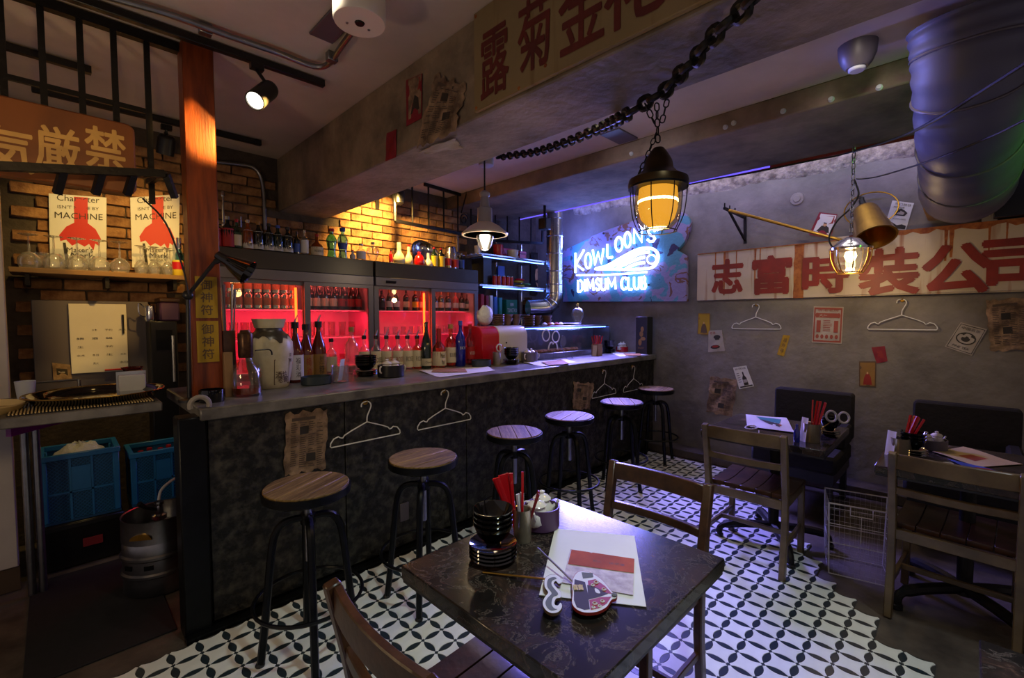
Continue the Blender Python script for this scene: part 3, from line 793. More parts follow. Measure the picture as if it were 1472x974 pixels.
# ---------------------------------------------------------------- sliding-door bottle fridges
FY = 3.65
def fridge(x0, x1, label):
    t = thing('display_fridge', label, 'fridge', ((x0+x1)/2, FY, 0), 'two display fridges behind the bar')
    xm = (x0+x1)/2+.02
    b = MB(); b.box(x0, FY+.03, 0, x1, 4.10, .36).box(x0, 4.07, .36, x1, 4.10, 1.74).box(x0, FY+.03, .36, x0+.03, 4.07, 1.74).box(x1-.03, FY+.03, .36, x1, 4.07, 1.74)
    b.build('cabinet', 'fridge_inside', t)
    MB().box(x0, FY, 1.775, x1, 4.10, 1.912).build('header', 'fridge_dark', t, bev=.004)
    MB().box(x0, FY-.004, 1.70, x1, FY+.05, 1.775).build('top_frame', 'fridge_grey', t, bev=.003)
    MB().box(x0, FY+.05, 1.735, x1, 4.10, 1.775).build('inner_ceiling', 'fridge_inside', t)
    MB().box(x0, FY-.004, .30, x1, FY+.05, .40).build('bottom_frame', 'fridge_grey', t, bev=.003)
    for k, (a, b_, yy) in enumerate(((x0, xm+.02, FY+.028), (xm-.02, x1, FY+.004))):
        f = MB(); f.box(a, yy, .40, a+.045, yy+.02, 1.70).box(b_-.045, yy, .40, b_, yy+.02, 1.70).box(a+.045, yy, .40, b_-.045, yy+.02, .44).box(a+.045, yy, 1.672, b_-.045, yy+.02, 1.70)
        d = f.build('sliding_door', 'fridge_grey', t)
        MB().box(a+.045, yy+.008, .44, b_-.045, yy+.013, 1.672).build('pane', 'pane_glass', d)
    for z in (1.475, 1.25, 1.0, .70): MB().box(x0+.03, FY+.10, z, x1-.03, 4.05, z+.012).build('shelf', 'white_paint', t)
    for xx in (xm-.06,):
        MB().tube([(xx, FY+.075, .80), (xx, FY+.075, 1.655)], .0095, 8).build('red_tube', 'tube_red', t)
    MB().tube([(x0+.10, FY-.01, 1.735), (x0+.19, FY-.01, 1.735)], .012, 8).build('lock_plate', 'black_plastic', t)
    return t, xm
fridge(.80, 1.965, 'left display fridge glowing red, beer cans and brown bottles inside')
fridge(1.985, 3.16, 'right display fridge with wine bottles, beside the kitchen shelf')

# ---------------------------------------------------------------- bottles (lathe profiles, unit height 1, radius relative to height)
def bottle_prof(kind):
    return {'wine':   [(0.0, 0), (.125, 0), (.13, .02), (.13, .58), (.115, .66), (.06, .74), (.045, .78), (.042, .97), (.048, .98), (.048, 1.0), (0, 1.0)],
            'champ':  [(0, 0), (.135, 0), (.14, .03), (.14, .45), (.12, .58), (.07, .72), (.048, .80), (.045, .97), (.052, .98), (.05, 1.0), (0, 1.0)],
            'spirit': [(0, 0), (.14, 0), (.15, .02), (.15, .56), (.14, .64), (.07, .74), (.048, .79), (.045, .93), (.055, .94), (.055, 1.0), (0, 1.0)],
            'square': [(0, 0), (.17, 0), (.18, .02), (.18, .55), (.16, .62), (.075, .70), (.06, .74), (.06, .92), (.07, .93), (.07, 1.0), (0, 1.0)],
            'squat':  [(0, 0), (.24, 0), (.26, .03), (.26, .40), (.22, .52), (.10, .64), (.07, .70), (.065, .92), (.08, .93), (.08, 1.0), (0, 1.0)],
            'vase':   [(0, 0), (.15, 0), (.16, .04), (.13, .25), (.17, .50), (.19, .62), (.13, .76), (.06, .82), (.06, .86), (.09, .95), (.09, 1.0), (0, 1.0)],
            'gourd':  [(0, 0), (.20, 0), (.27, .10), (.28, .25), (.22, .42), (.12, .55), (.10, .68), (.11, .80), (.09, .93), (.10, 1.0), (0, 1.0)],
            'jar':    [(0, 0), (.30, 0), (.40, .20), (.40, .45), (.28, .72), (.12, .84), (.12, .95), (.15, 1.0), (0, 1.0)],
            'sake':   [(0, 0), (.12, 0), (.13, .02), (.13, .50), (.11, .60), (.055, .76), (.04, .84), (.04, .96), (.06, .965), (.06, 1.0), (0, 1.0)],
            'beer':   [(0, 0), (.13, 0), (.135, .02), (.135, .55), (.11, .66), (.055, .80), (.05, .94), (.06, .95), (.06, 1.0), (0, 1.0)],
            'skull':  [(0, 0), (.16, 0), (.20, .05), (.24, .22), (.34, .40), (.36, .55), (.30, .70), (.16, .78), (.09, .81), (.08, .93), (.10, .94), (.10, 1.0), (0, 1.0)],
            'flask':  [(0, 0), (.24, 0), (.26, .05), (.26, .45), (.20, .56), (.10, .64), (.09, .80), (.11, .82), (.11, 1.0), (0, 1.0)]}[kind]
def prof_r(prof, z):
    for (r0, z0_), (r1, z1_) in zip(prof, prof[1:]):
        if z0_ <= z <= z1_ and z1_ > z0_: return r0+(r1-r0)*(z-z0_)/(z1_-z0_)
    return prof[-2][0]
PROTO = {}
def bottle(kind, body, cap, label_mat, h, r, lab=(.12, .48), cap_z=.90, name='bottle', facing=45, writing=None, wmat='ink', pourer=False):
    """builds the first of its kind; later ones copy it"""
    key = (kind, body, cap, label_mat, lab, cap_z, name, writing, pourer, round(h/r, 1))
    if key in PROTO: return PROTO[key], h/PROTO[key]['_h']
    t = bpy.data.objects.new(name, None); COL.objects.link(t); ROOT[t.name] = V(); KIDS[t.name] = []; t['category'] = 'bottle'; t['_h'] = h; t.empty_display_size = .03
    P = bottle_prof(kind); rm = max(a for a, b in P); k = r/rm
    pr = [(a*k, b*h) for a, b in P]
    MB().lathe(pr, seg=16).build('glass_body' if 'glass' in body else 'body', body, t)
    if cap:
        rc = prof_r(P, .97)*k+.0012
        MB().lathe([(0, cap_z*h), (rc, cap_z*h), (rc, h*1.004), (0, h*1.006)], seg=12).build('cap', cap, t)
    if pourer:
        MB().tube([(0, 0, h), (.004, -.004, h+.02), (.012, -.012, h+.045)], [.007, .005, .003], 6).build('pourer', 'chrome', t)
    if label_mat:
        m = MB(); za, zb_ = lab; n = 14; a0, a1 = math.radians(-facing-90-100+45), math.radians(-facing-90+100+45)
        for i in range(n+1):
            a = a0+(a1-a0)*i/n
            for z in (za, zb_):
                rr = prof_r(P, z)*k+.0012; m.v.append((rr*math.cos(a), rr*math.sin(a), z*h))
        for i in range(n): m.f.append((2*i, 2*i+2, 2*i+3, 2*i+1)); m.m.append(0)
        lb = m.build('label', label_mat, t)
        if writing:
            rr = prof_r(P, (za+zb_)/2)*k+.0018; w = MB(); am = (a0+a1)/2
            tb = MB().text(writing, 1, FZ, fit=(rr*1.5 if '\n' not in writing else rr*.7, (zb_-za)*h*(.28 if '\n' not in writing else .8)), thick=0)
            w.add([(rr*math.cos(am+x/rr), rr*math.sin(am+x/rr), (za+zb_)/2*h+y) for x, y, _ in tb.v], tb.f); w.build('print', wmat, lb, kind='stuff')
    PROTO[key] = t
    return t, 1.0
def put(proto_s, loc, label, group=None, rz=0.0):
    t, s = proto_s
    if 'label' not in t.keys():
        t['label'] = label; t.location = loc; ROOT[t.name] = V(loc); t.rotation_euler.z = rz; t.scale = (s,)*3
        if group: t['group'] = group
        return t
    return dup(t, loc, label, rz, group, s)
def bottle_px(px, yb, yt, wpx, plane, kind, body, cap, lab_m, label, group=None, **kw):
    """stands where the photograph shows it: foot at (px,yb) on plane ('z',h) or ('y',depth)"""
    p = onZ(px, yb, plane[1]) if plane[0] == 'z' else onY(px, yb, plane[1])
    if len(plane) > 2: p.z = plane[2]
    s = mpp(p); return put(bottle(kind, body, cap, lab_m, (yb-yt)*s, wpx*s/2, **kw), p, label, group)

# ---------------------------------------------------------------- bar stools
def make_stool(label, loc, rz):
    t = thing('bar_stool', label, 'bar stool', (0, 0, 0), 'bar stools along the counter')
    m = MB(); random.seed(5)
    # wooden disc of planks with open joints
    cuts = [-.172, -.085, .002, .092, .172]
    for a, b in zip(cuts, cuts[1:]):
        a_, b_ = a+.0012, b-.0012; R = .166; n = 9; pts = []
        for i in range(n+1):
            y = a_+(b_-a_)*i/n; y = max(-R, min(R, y)); pts.append((math.sqrt(max(0, R*R-y*y)), y))
        poly = pts+[(-x, y) for x, y in pts[::-1]]
        pl = MB().prism(poly, FZ, .700, .722); pl.build('seat_plank', 'stool_wood', t, world=False, bev=.002)
    MB().lathe([(.10, .672), (.160, .676), (.172, .684), (.174, .716), (.168, .716), (.168, .70), (0, .70)], seg=28).build('seat_rim', 'dark_steel', t, world=False)
    MB().lathe([(.016, .40), (.016, .672), (.10, .672)], seg=12).build('screw_shaft', 'steel', t, world=False)
    MB().lathe([(.03, .56), (.03, .60), (.018, .60)], seg=12).build('screw_nut', 'dark_steel', t, world=False)
    for k in range(4):
        a = PI/4+k*PI/2; c, s_ = math.cos(a), math.sin(a)
        prof = [(.02, .585), (.06, .585), (.095, .575), (.12, .545), (.135, .49), (.15, .36), (.168, .18), (.188, .012)]
        lg = MB().tube(smooth_path([(r*c, r*s_, z) for r, z in prof], 3), .0155, 8).build('leg', 'dark_steel', t, world=False)
        MB().lathe([(.017, 0), (.019, .012), (.014, .02)], c=(.19*c, .19*s_, 0), seg=10).build('foot', 'black_plastic', lg, world=False)
    R = .212
    MB().tube([(R*math.cos(i*PI/16), R*math.sin(i*PI/16), .25) for i in range(32)], .008, 6, True).build('foot_ring', 'dark_steel', t, world=False)
    t.location = loc; t.rotation_euler.z = rz; ROOT[t.name] = V(loc)
    return t
st0 = make_stool('brown wooden seat bar stool, nearest to the beer keg', (.727, 1.94, 0), .5)
for (x, y), rz, lb in (((1.287, 1.915), .05, 'bar stool with pale plank seat below the right front hanger'), ((1.975, 1.95), .9, 'bar stool third from the keg, behind the red chopsticks'),
                       ((2.575, 1.99), .3, 'bar stool fourth from the keg, before the small pasted newspaper'), ((3.32, 2.02), .7, 'bar stool with purple-lit seat, fifth from the keg'),
                       ((4.16, 2.15), .2, 'bar stool furthest from the keg, beside the concrete wall')):
    dup(st0, (x, y, 0), lb, rz)

# ---------------------------------------------------------------- dining chairs (front along +Y)
def make_chair(wood, label, loc, rz, cushion=None):
    t = thing('dining_chair', label, 'chair', (0, 0, 0), 'wooden dining chairs')
    W = .205
    for s_ in (-1, 1):
        MB().path_bar([(s_*W, -.225, 0), (s_*W, -.195, .25), (s_*W, -.195, .45), (s_*W, -.225, .62), (s_*W, -.262, .795)], .032, .036, (0, 1, 0)).build('rear_leg', wood, t, world=False, bev=.004)
        MB().path_bar([(s_*(W-.005), .19, 0), (s_*(W-.01), .185, .425)], .032, .034, (0, 1, 0)).build('front_leg', wood, t, world=False, bev=.004)
        MB().bar((s_*(W-.004), -.19, .17), (s_*(W-.01), .18, .17), .018, .028).build('side_stretcher', wood, t, world=False, bev=.003)
        MB().bar((s_*(W-.006), -.19, .40), (s_*(W-.012), .18, .40), .02, .05).build('seat_rail', wood, t, world=False, bev=.003)
    MB().bar((-W, .185, .40), (W, .185, .40), .02, .05).build('seat_rail', wood, t, world=False, bev=.003)
    MB().bar((-W, -.195, .40), (W, -.195, .40), .02, .05).build('seat_rail', wood, t, world=False, bev=.003)
    MB().bar((-W+.01, .0, .17), (W-.01, .0, .17), .018, .026).build('cross_stretcher', wood, t, world=False, bev=.003)
    for nm, z, h, y0, bow in (('top_rail', .756, .070, -.252, .02), ('back_rail', .615, .034, -.226, .02)):
        pts = [(-W+.012+(2*W-.024)*i/10, y0-bow*(1-((i-5)/5)**2), z) for i in range(11)]
        MB().path_bar(pts, .022, h).build(nm, wood, t, world=False, bev=.003)
    # saddle seat of boards with grooves between them
    nb_ = 5
    for i in range(nb_):
        x0, x1 = -W-.005+(2*W+.01)*i/nb_+.0015, -W-.005+(2*W+.01)*(i+1)/nb_-.0015
        prof = [(-.165, .446), (-.08, .436), (.02, .434), (.12, .440), (.205, .446), (.222, .438), (.222, .420), (-.165, .420)]
        m = MB(); m.prism([(y, z) for y, z in prof], (V((0, 0, 0)), V((0, 1, 0)), V((0, 0, 1)), V((1, 0, 0))), x0, x1)
        m.build('seat_board', cushion or wood, t, world=False, bev=.002)
    t.location = loc; t.rotation_euler.z = rz; ROOT[t.name] = V(loc)
    return t
ch1 = make_chair('chair_wood', 'dark brown wooden chair at the far side of the front marble table', (1.452, .872, 0), PI/2)
dup(ch1, (.70, .835, 0), 'reddish wooden chair cut off by the bottom edge, its curved back nearest the camera', -PI/2-.02)
ch2 = make_chair('chair_wood_lit', 'pale-lit wooden chair drawn up to the middle table by the wall', (2.945, .868, 0), -PI/2, 'chair_wood')
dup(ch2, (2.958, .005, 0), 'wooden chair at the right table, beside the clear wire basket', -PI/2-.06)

# ---------------------------------------------------------------- dining tables
def make_table(label, cx, cy, w, dp, legs=True, rz=0.0):
    t = thing('dining_table', label, 'table', (0, 0, 0), 'dark marble dining tables')
    MB().box(-w/2, -dp/2, .682, w/2, dp/2, .72).build('tabletop', 'dark_marble', t, world=False, bev=.003)
    MB().box(-w/2+.004, -dp/2+.004, .672, w/2-.004, dp/2-.004, .682).build('edge_band', 'black_paint', t, world=False)
    MB().box(-.16, -.16, .655, .16, .16, .672).build('mounting_plate', 'black_iron', t, world=False)
    MB().lathe([(.045, .08), (.03, .11), (.03, .655)], seg=14).build('column', 'black_iron', t, world=False)
    for k in range(4):
        a = k*PI/2+rz; c, s_ = math.cos(a), math.sin(a)
        ft = MB().tube(smooth_path([(.02*c, .02*s_, .105), (.16*c, .16*s_, .10), (.27*c, .27*s_, .085), (.31*c, .31*s_, .06), (.315*c, .315*s_, .02)], 3), [.026]*7+[.019]*6, 8).build('base_arm', 'black_iron', t, world=False)
        MB().lathe([(.026, 0), (.026, .02), (.012, .03)], c=(.316*c, .316*s_, 0), seg=10).build('glide', 'black_plastic', ft, world=False)
    t.location = (cx, cy, 0); ROOT[t.name] = V((cx, cy, 0))
    return t
make_table('square dark marble table in the foreground with paper props on it', 1.012, .795, .685, .635, rz=.3)
make_table('dark marble table by the wall behind the pale-lit chair', 3.17, .83, .70, .65, rz=.55)
make_table('dark marble table at the right with magazines on it', 3.075, -.03, .71, .64, rz=.75)
make_table('marble table of which only a corner shows at the bottom right', 1.06, -.36, .68, .64)

# ---------------------------------------------------------------- black benches against the wall
def make_bench(label, y0, y1):
    cy = (y0+y1)/2; w = y1-y0
    t = thing('bench_seat', label, 'bench', (4.15, cy, 0), 'black upholstered benches')
    s = MB(); pts = rrect(-w/2, .46, w/2, .825, .025)
    s.prism(pts, (V((4.30, cy, 0)), V((0, -1, 0)), V((0, 0, 1)), V((-1, 0, 0))), -.10, .0)
    s.build('backrest', 'black_velvet', t, bev=.012)
    MB().box(3.72, y0, .33, 4.30, y1, .455).build('seat', 'black_velvet', t, bev=.02)
    MB().box(3.76, y0+.02, .25, 4.36, y1-.02, .33).build('seat_frame', 'black_paint', t)
    MB().box(4.0, y0-.0, .455, 4.30, y0+.07, .60).build('armrest', 'black_velvet', t, bev=.015)
    for x in (3.80, 4.32):
        for y in (y0+.05, y1-.05): MB().box(x-.02, y-.02, 0, x+.02, y+.02, .25).build('leg', 'black_paint', t)
    return t
make_bench('black velvet bench behind the middle marble table', .60, 1.14)
make_bench('black velvet bench at the right behind the magazines', -.27, .255)

# ---------------------------------------------------------------- wire basket on the floor
t = thing('wire_basket', 'clear wire basket standing on the floor between the tables', 'basket', (3.0, .4, 0))
c_ = [V((2.985, .50, 0)), V((3.05, .235, 0)), V((3.28, .295, 0)), V((3.215, .56, 0))]
hz = .40
grow = [q+(q-sum(c_, V())/4)*.07+V((0, 0, hz)) for q in c_]
fr = MB(); fr.tube(grow, .004, 6, True); fr.build('top_rim', 'acrylic_wire', t)
MB().tube([q+V((0, 0, .004)) for q in c_], .003, 6, True).build('bottom_rim', 'acrylic_wire', t)
for k in range(4):
    a, b, A_, B_ = c_[k], c_[(k+1) % 4], grow[k], grow[(k+1) % 4]
    MB().tube([a+V((0, 0, .004)), A_], .0035, 6).build('corner_wire', 'acrylic_wire', t)
    w = MB()
    for i in range(1, 12): w.tube([a.lerp(b, i/12)+V((0, 0, .004)), A_.lerp(B_, i/12)], .0004, 3)
    for i in range(1, 13): w.tube([a.lerp(A_, i/13), b.lerp(B_, i/13)], .0004, 3)
    w.build('wire_mesh', 'acrylic_wire', t, kind='stuff')
    for z in (.72, .45): MB().tube([a.lerp(A_, z), b.lerp(B_, z)], .002, 4).build('cross_wire', 'acrylic_wire', t)
p, q = grow[0], grow[1]; h0, h1 = p.lerp(q, .33), p.lerp(q, .66); dn = V((0, 0, -.05))
MB().tube([h0, h0+dn, h1+dn, h1], .003, 6).build('handle', 'acrylic_wire', t)
MB().tube([(h0+h1)/2+dn, (c_[0]+c_[1])/2+V((0, 0, .2))], .002, 5).build('cross_wire', 'acrylic_wire', t)

# ---------------------------------------------------------------- hanging lamps
def chain_part(pts, wire, lk, name, m_, t, wd_=.55):
    """links along a path, each turned 90 degrees from the last; every link a part"""
    P = [V(p) for p in pts]; L_ = [0]
    for a, b in zip(P, P[1:]): L_.append(L_[-1]+(b-a).length)
    def at(s_):
        s_ = max(0, min(L_[-1], s_))
        for i in range(len(P)-1):
            if s_ <= L_[i+1]: return P[i].lerp(P[i+1], (s_-L_[i])/max(1e-6, L_[i+1]-L_[i]))
        return P[-1]
    pitch = lk-2.2*wire; n = max(1, int(L_[-1]/pitch)); me = None
    for i in range(n):
        c = at((i+.5)*pitch); d = (at((i+.5)*pitch+.005)-at((i+.5)*pitch-.005)).normalized()
        if me is None:
            h, w = lk/2-wire, lk*wd_/2-wire*.5
            lp_ = [(w*math.cos(a), 0, (h-w)+w*math.sin(a)) for a in [PI*k/6 for k in range(7)]]+[(w*math.cos(a), 0, -(h-w)+w*math.sin(a)) for a in [PI+PI*k/6 for k in range(7)]]
            me = MB().tube(lp_, wire, 6, True).mesh(name, m_)
        o = bpy.data.objects.new(name, me); COL.objects.link(o); link(o, t, ROOT[t.name])
        q = d.to_track_quat('Z', 'Y'); o.rotation_mode = 'QUATERNION'
        from mathutils import Quaternion
        o.rotation_quaternion = q @ Quaternion((0, 0, 1), (PI/2 if i % 2 else 0)+.5); o.location = c-ROOT[t.name]
# heavy chain slung under the near beam
CH = [(716, 226), (745, 222), (771, 218), (818, 203), (863, 184), (899, 166), (929, 147), (959, 128), (974, 111), (998, 87), (1019, 60), (1043, 36), (1064, 18), (1085, -4), (1120, -40)]
DD = [3.72, 3.45, 3.2, 2.72, 2.32, 2.05, 1.82]
pts = []
for i, (x, y) in enumerate(CH):
    if i < len(DD): pts.append(atD(x, y, DD[i]))
    else: pts.append(onZ(x, y, 2.25))
for i in range(4, 7):
    if pts[i].x < 1.92: pts[i] = onZ(*CH[i], 2.25)
t = thing('heavy_chain', 'heavy black iron chain slung below the concrete beam', 'chain', pts[7])
chain_part(smooth_path(pts, 8), .0115, .080, 'link', 'black_iron', t, .62)
LD = 1.74
hook = pts[7].copy()
def lamp_at(px, py): return atD(px, py, LD)
rim_c = lamp_at(946, 262); top = lamp_at(945, 218)
t = thing('cage_pendant_lamp', 'large amber glass cage lamp hanging by chains from the heavy chain', 'lamp', top)
k_ = LD/F_PX
def z_(py): return rim_c.z-(py-262)*k_
C0 = V((rim_c.x, rim_c.y, 0))
MB().lathe([(.020, z_(214)), (.036, z_(222)), (.050, z_(232)), (.056, z_(244)), (.075, z_(251)), (.108, z_(258)), (.111, z_(263)), (.111, z_(268)), (.098, z_(268)), (.06, z_(255))], c=C0, seg=32).build('cap', 'bronze', t)
MB().lathe([(.105, z_(266)), (.110, z_(267)), (.110, z_(271)), (.104, z_(271))], c=C0, seg=32).build('rim_ring', 'dark_steel', t)
MB().lathe([(.082, z_(268)), (.086, z_(280)), (.085, z_(300)), (.074, z_(318)), (.05, z_(328)), (0, z_(331))], c=C0, seg=28).build('glass_jar', 'amber_glass', t)
MB().lathe([(.070, z_(270)), (.073, z_(282)), (.072, z_(300)), (.062, z_(314)), (.04, z_(323)), (0, z_(325))], c=C0, seg=28).build('ribbed_inner_glass', 'lamp_amber_lit', t)
MB().lathe([(0, z_(282)), (.055, z_(283)), (.074, z_(288)), (.074, z_(291)), (.055, z_(296)), (0, z_(297))], c=C0, seg=24).build('bulb', 'bulb_amber', t)
for i in range(8):
    a = i*PI/4+.25; c, s_ = math.cos(a), math.sin(a)
    MB().tube(smooth_path([C0+V((r*c, r*s_, z_(py))) for r, py in ((.106, 268), (.104, 288), (.094, 312), (.070, 332))], 3), .0022, 6).build('cage_wire', 'dark_steel', t)
MB().tube([C0+V((.070*math.cos(i*PI/12), .070*math.sin(i*PI/12), z_(332))) for i in range(24)], .0022, 6, True).build('cage_ring', 'dark_steel', t)
knot = lamp_at(946, 190)
for a, b in (((927, 148), (945, 186)), ((962, 132), (949, 186)), ((944, 148), (946, 214))):
    chain_part([lamp_at(*a), lamp_at(*b)], .0026, .036, 'chain_link', 'black_iron', t)
chain_part([lamp_at(944, 190), lamp_at(928, 230), lamp_at(914, 258)], .0022, .030, 'chain_link', 'black_iron', t)
light('cage_pendant_light', 'POINT', (C0.x, C0.y, z_(338)), 5.5, (1.0, .58, .16), .05)

# white enamel pendant over the bar
PD = 3.35; c0 = atD(697, 340, PD); k_ = PD/F_PX; C0 = V((c0.x, c0.y, 0)); zr = c0.z
def zz(py): return zr-(py-340)*k_
t = thing('enamel_pendant_lamp', 'grey and white enamel pendant lamp hanging over the bar counter', 'lamp', (c0.x, c0.y, zz(275)))
MB().lathe([(33*k_, zz(338)), (33.5*k_, zz(336)), (22*k_, zz(326)), (13*k_, zz(321)), (11*k_, zz(320)), (10*k_, zz(322)), (30*k_, zz(338))], c=C0, seg=28).build('shade', 'enamel_white', t)
MB().lathe([(11*k_, zz(322)), (10.5*k_, zz(300)), (7*k_, zz(298)), (6*k_, zz(284)), (7.5*k_, zz(282)), (7.5*k_, zz(278)), (3*k_, zz(275))], c=C0, seg=20).build('neck', 'enamel_grey', t)
MB().lathe([(13*k_, zz(331)), (12.5*k_, zz(342)), (9*k_, zz(354)), (5*k_, zz(359)), (0, zz(360))], c=C0, seg=20).build('glass_jar', 'clear_glass', t)
MB().lathe([(0, zz(334)), (8*k_, zz(336)), (7.5*k_, zz(342)), (4.5*k_, zz(350)), (0, zz(356))], c=C0, seg=16).build('bulb', 'bulb_pale', t)
MB().tube([C0+V((0, 0, zz(276))), C0+V((0, 0, 2.75))], .006, 6).build('cord', 'cord', t)
light('enamel_pendant_light', 'POINT', (C0.x, C0.y, zz(363)), 5.0, (1.0, .74, .42), .04)

# small cage lamp by the sign
p0 = onX(1223, 355, 4.02); k_ = mpp(p0); C0 = V((p0.x, p0.y, 0))
def z3(py): return p0.z-(py-355)*k_
t = thing('small_cage_lamp', 'small clear cage lamp hanging before the red character sign', 'lamp', (p0.x, p0.y, z3(340)))
MB().lathe([(26*k_, z3(359)), (26*k_, z3(356)), (22*k_, z3(353)), (14*k_, z3(345)), (6*k_, z3(341)), (0, z3(340))], c=C0, seg=24).build('cap', 'chrome', t)
MB().lathe([(20*k_, z3(358)), (19*k_, z3(374)), (14*k_, z3(386)), (8*k_, z3(389)), (0, z3(389))], c=C0, seg=20).build('glass_jar', 'clear_glass', t)
MB().lathe([(0, z3(360)), (6*k_, z3(362)), (7.5*k_, z3(368)), (5*k_, z3(374)), (0, z3(377))], c=C0, seg=14).build('bulb', 'bulb_warm', t)
for i in range(8):
    a = i*PI/4+.3; c, s_ = math.cos(a), math.sin(a)
    MB().tube(smooth_path([C0+V((r*k_*c, r*k_*s_, z3(py))) for r, py in ((25, 357), (24, 370), (20, 383), (15, 392))], 3), .0035, 6).build('cage_wire', 'brass', t)
MB().tube([C0+V((15*k_*math.cos(i*PI/10), 15*k_*math.sin(i*PI/10), z3(392))) for i in range(20)], .0035, 6, True).build('cage_ring', 'brass', t)
chain_part([C0+V((0, 0, 2.985)), C0+V((0, 0, z3(341)))], .0035, .045, 'chain_link', 'steel', t)
MB().tube(smooth_path([onX(1228, 258, 4.05), onX(1234, 275, 4.05), onX(1232, 285, 4.05), onX(1222, 300, 4.05), onX(1203, 318, 4.05), onX(1192, 340, 4.05), onX(1196, 354, 4.03), onX(1204, 354, 4.02)], 5), .006, 6).build('cable', 'cord', t)
light('small_cage_light', 'POINT', (C0.x, C0.y, z3(396)), 5.5, (1.0, .66, .30), .04)

# brass spot on the wall with a ring
a_ = onX(1243, 300, 4.35); b_ = onX(1258, 342, 4.22); ax = (b_-a_).normalized(); Lb = (b_-a_).length
t = thing('brass_spotlight', 'brass bell-shaped spotlight above the red character sign', 'spotlight', a_)
Rm = ax.to_track_quat('Z', 'Y').to_matrix()
MB().lathe([(.03, -.02), (.068, .0), (.078, .02), (.130, Lb*.98), (.134, Lb), (.122, Lb), (.07, .03)], c=a_, seg=28, rot=Rm).build('shade', 'brass', t)
MB().lathe([(.018, -.09), (.024, -.02)], c=a_, seg=12, rot=Rm).build('socket', 'dark_steel', t)
MB().tube([a_-ax*.09, onX(1240, 285, 4.40), onX(1234, 283, 4.61)], .012, 8).build('arm', 'black_iron', t)
MB().tube([V((4.56, 0, 0))+V((0, onX(1240+0, 302, 4.56).y-.0+.17*math.cos(i*PI/12)-.05, onX(1240, 302, 4.56).z+.13*math.sin(i*PI/12))) for i in range(24)], .005, 6, True).build('brass_ring', 'brass', t)

# iron bracket with a brass rod
t = thing('wall_bracket', 'black iron triangular bracket holding a long brass rod on the wall', 'bracket', onX(1070, 330, 4.6))
q1, q2, q3 = onX(1071, 313, 4.60), onX(1071, 350, 4.60), onX(1041, 299, 4.22)
MB().bar(q1+V((0, 0, .02)), q2, .025, .012, (1, 0, 0)).build('wall_plate', 'black_iron', t)
MB().bar(q1, q3, .02, .02).build('top_arm', 'black_iron', t)
MB().bar(q2+V((-.005, 0, .03)), q3.lerp(q1, .2), .016, .016).build('brace', 'black_iron', t)
for f in (.02, .25, .5): p = q3.lerp(q1, f); MB().tube([p, p+V((0, 0, .045))], .006, 6).build('hook_pin', 'black_iron', t)
MB().tube([onX(1048, 302, 4.28), onX(1228, 350, 4.46)], .013, 10).build('brass_rod', 'brass', t)

# cables along the beam and to the lamp
c = MB(); base_pts = smooth_path([onX(990, 262, 4.045), onX(1060, 252, 4.045), onX(1140, 236, 4.045), onX(1225, 218, 4.045), onX(1290, 198, 3.3), onX(1345, 172, 2.5), onX(1400, 138, 2.3), onX(1472, 92, 2.1), onX(1530, 50, 2.0)], 8)
for i, p in enumerate(base_pts): p.z = min(p.z, 2.60)
solo('twisted_cable', c.tube(base_pts, .0065, 6), 'cord', 'black twisted cable running along the edge of the far beam', 'cable', base_pts[20], local=False)
c = MB().tube(smooth_path([onX(1231, 257, 3.98), onX(1240, 257, 3.9), onX(1265, 253, 3.6), onX(1340, 230, 2.6), onX(1420, 198, 2.4), onX(1472, 173, 2.2), onX(1530, 145, 2.1)], 6), .0042, 6)
solo('lamp_cable', c, 'cord', 'thin black cable from the small cage lamp to the right', 'cable', onX(1340, 230, 3.7), local=False)

# ---------------------------------------------------------------- ceiling fittings
t = thing('track_rail', 'long black lighting track on the ceiling with the lit spotlight', 'track', (.4, 2.5, 2.74))
MB().bar(onZ(-60, -60, 2.725), onZ(466, 121, 2.725), .034, .035).build('rail', 'black_paint', t, bev=.003)
rdir = (onZ(466, 121, 2.725)-onZ(-60, -60, 2.725)).normalized()
def track_rail(a, b, label):
    t = thing('track_rail', label, 'track', a, None); MB().bar(a, b, .034, .035).build('rail', 'black_paint', t, bev=.003); MB().bar(b-(b-a).normalized()*.04, b, .037, .037).build('end_cap', 'black_plastic', t); return t
track_rail(onZ(45, 127, 2.725), onZ(375, 206, 2.725), 'black lighting track passing behind the wooden post')
track_rail(onZ(-40, 52, 2.725), onZ(131, 102, 2.725), 'short black track at the top left behind the lattice')
def spot(label, top_, body_a, body_b, r, lit):
    t = thing('track_spotlight', label, 'spotlight', top_)
    ax = (body_b-body_a).normalized(); Rm = ax.to_track_quat('Z', 'Y').to_matrix(); L_ = (body_b-body_a).length
    MB().lathe([(r*.75, 0), (r*.92, .008), (r, .03), (r, L_), (r*.88, L_), (r*.88, L_-.012)], c=body_a, seg=22, rot=Rm).build('can', 'black_paint', t)
    MB().lathe([(0, L_-.012), (r*.88, L_-.011)], c=body_a, seg=22, rot=Rm).build('lens', 'spot_lens' if lit else 'pale_plastic', t)
    MB().box(top_.x-.03, top_.y-.018, top_.z-.03, top_.x+.03, top_.y+.018, top_.z).build('adapter', 'black_plastic', t)
    MB().tube([top_-V((0, 0, .03)), body_a.lerp(body_b, .3)+V((0, 0, r))], .009, 8).build('stem', 'black_paint', t)
    MB().sphere(body_a.lerp(body_b, .3)+V((0, 0, r)), .013, 8, 6).build('swivel', 'black_paint', t)
p = onZ(369, 92, 2.71); d_ = (p-CAM).dot(FW)
spot('black track spotlight with its lens lit white', p, atD(389, 127, d_+.02), atD(366, 145, d_-.12), .045, True)
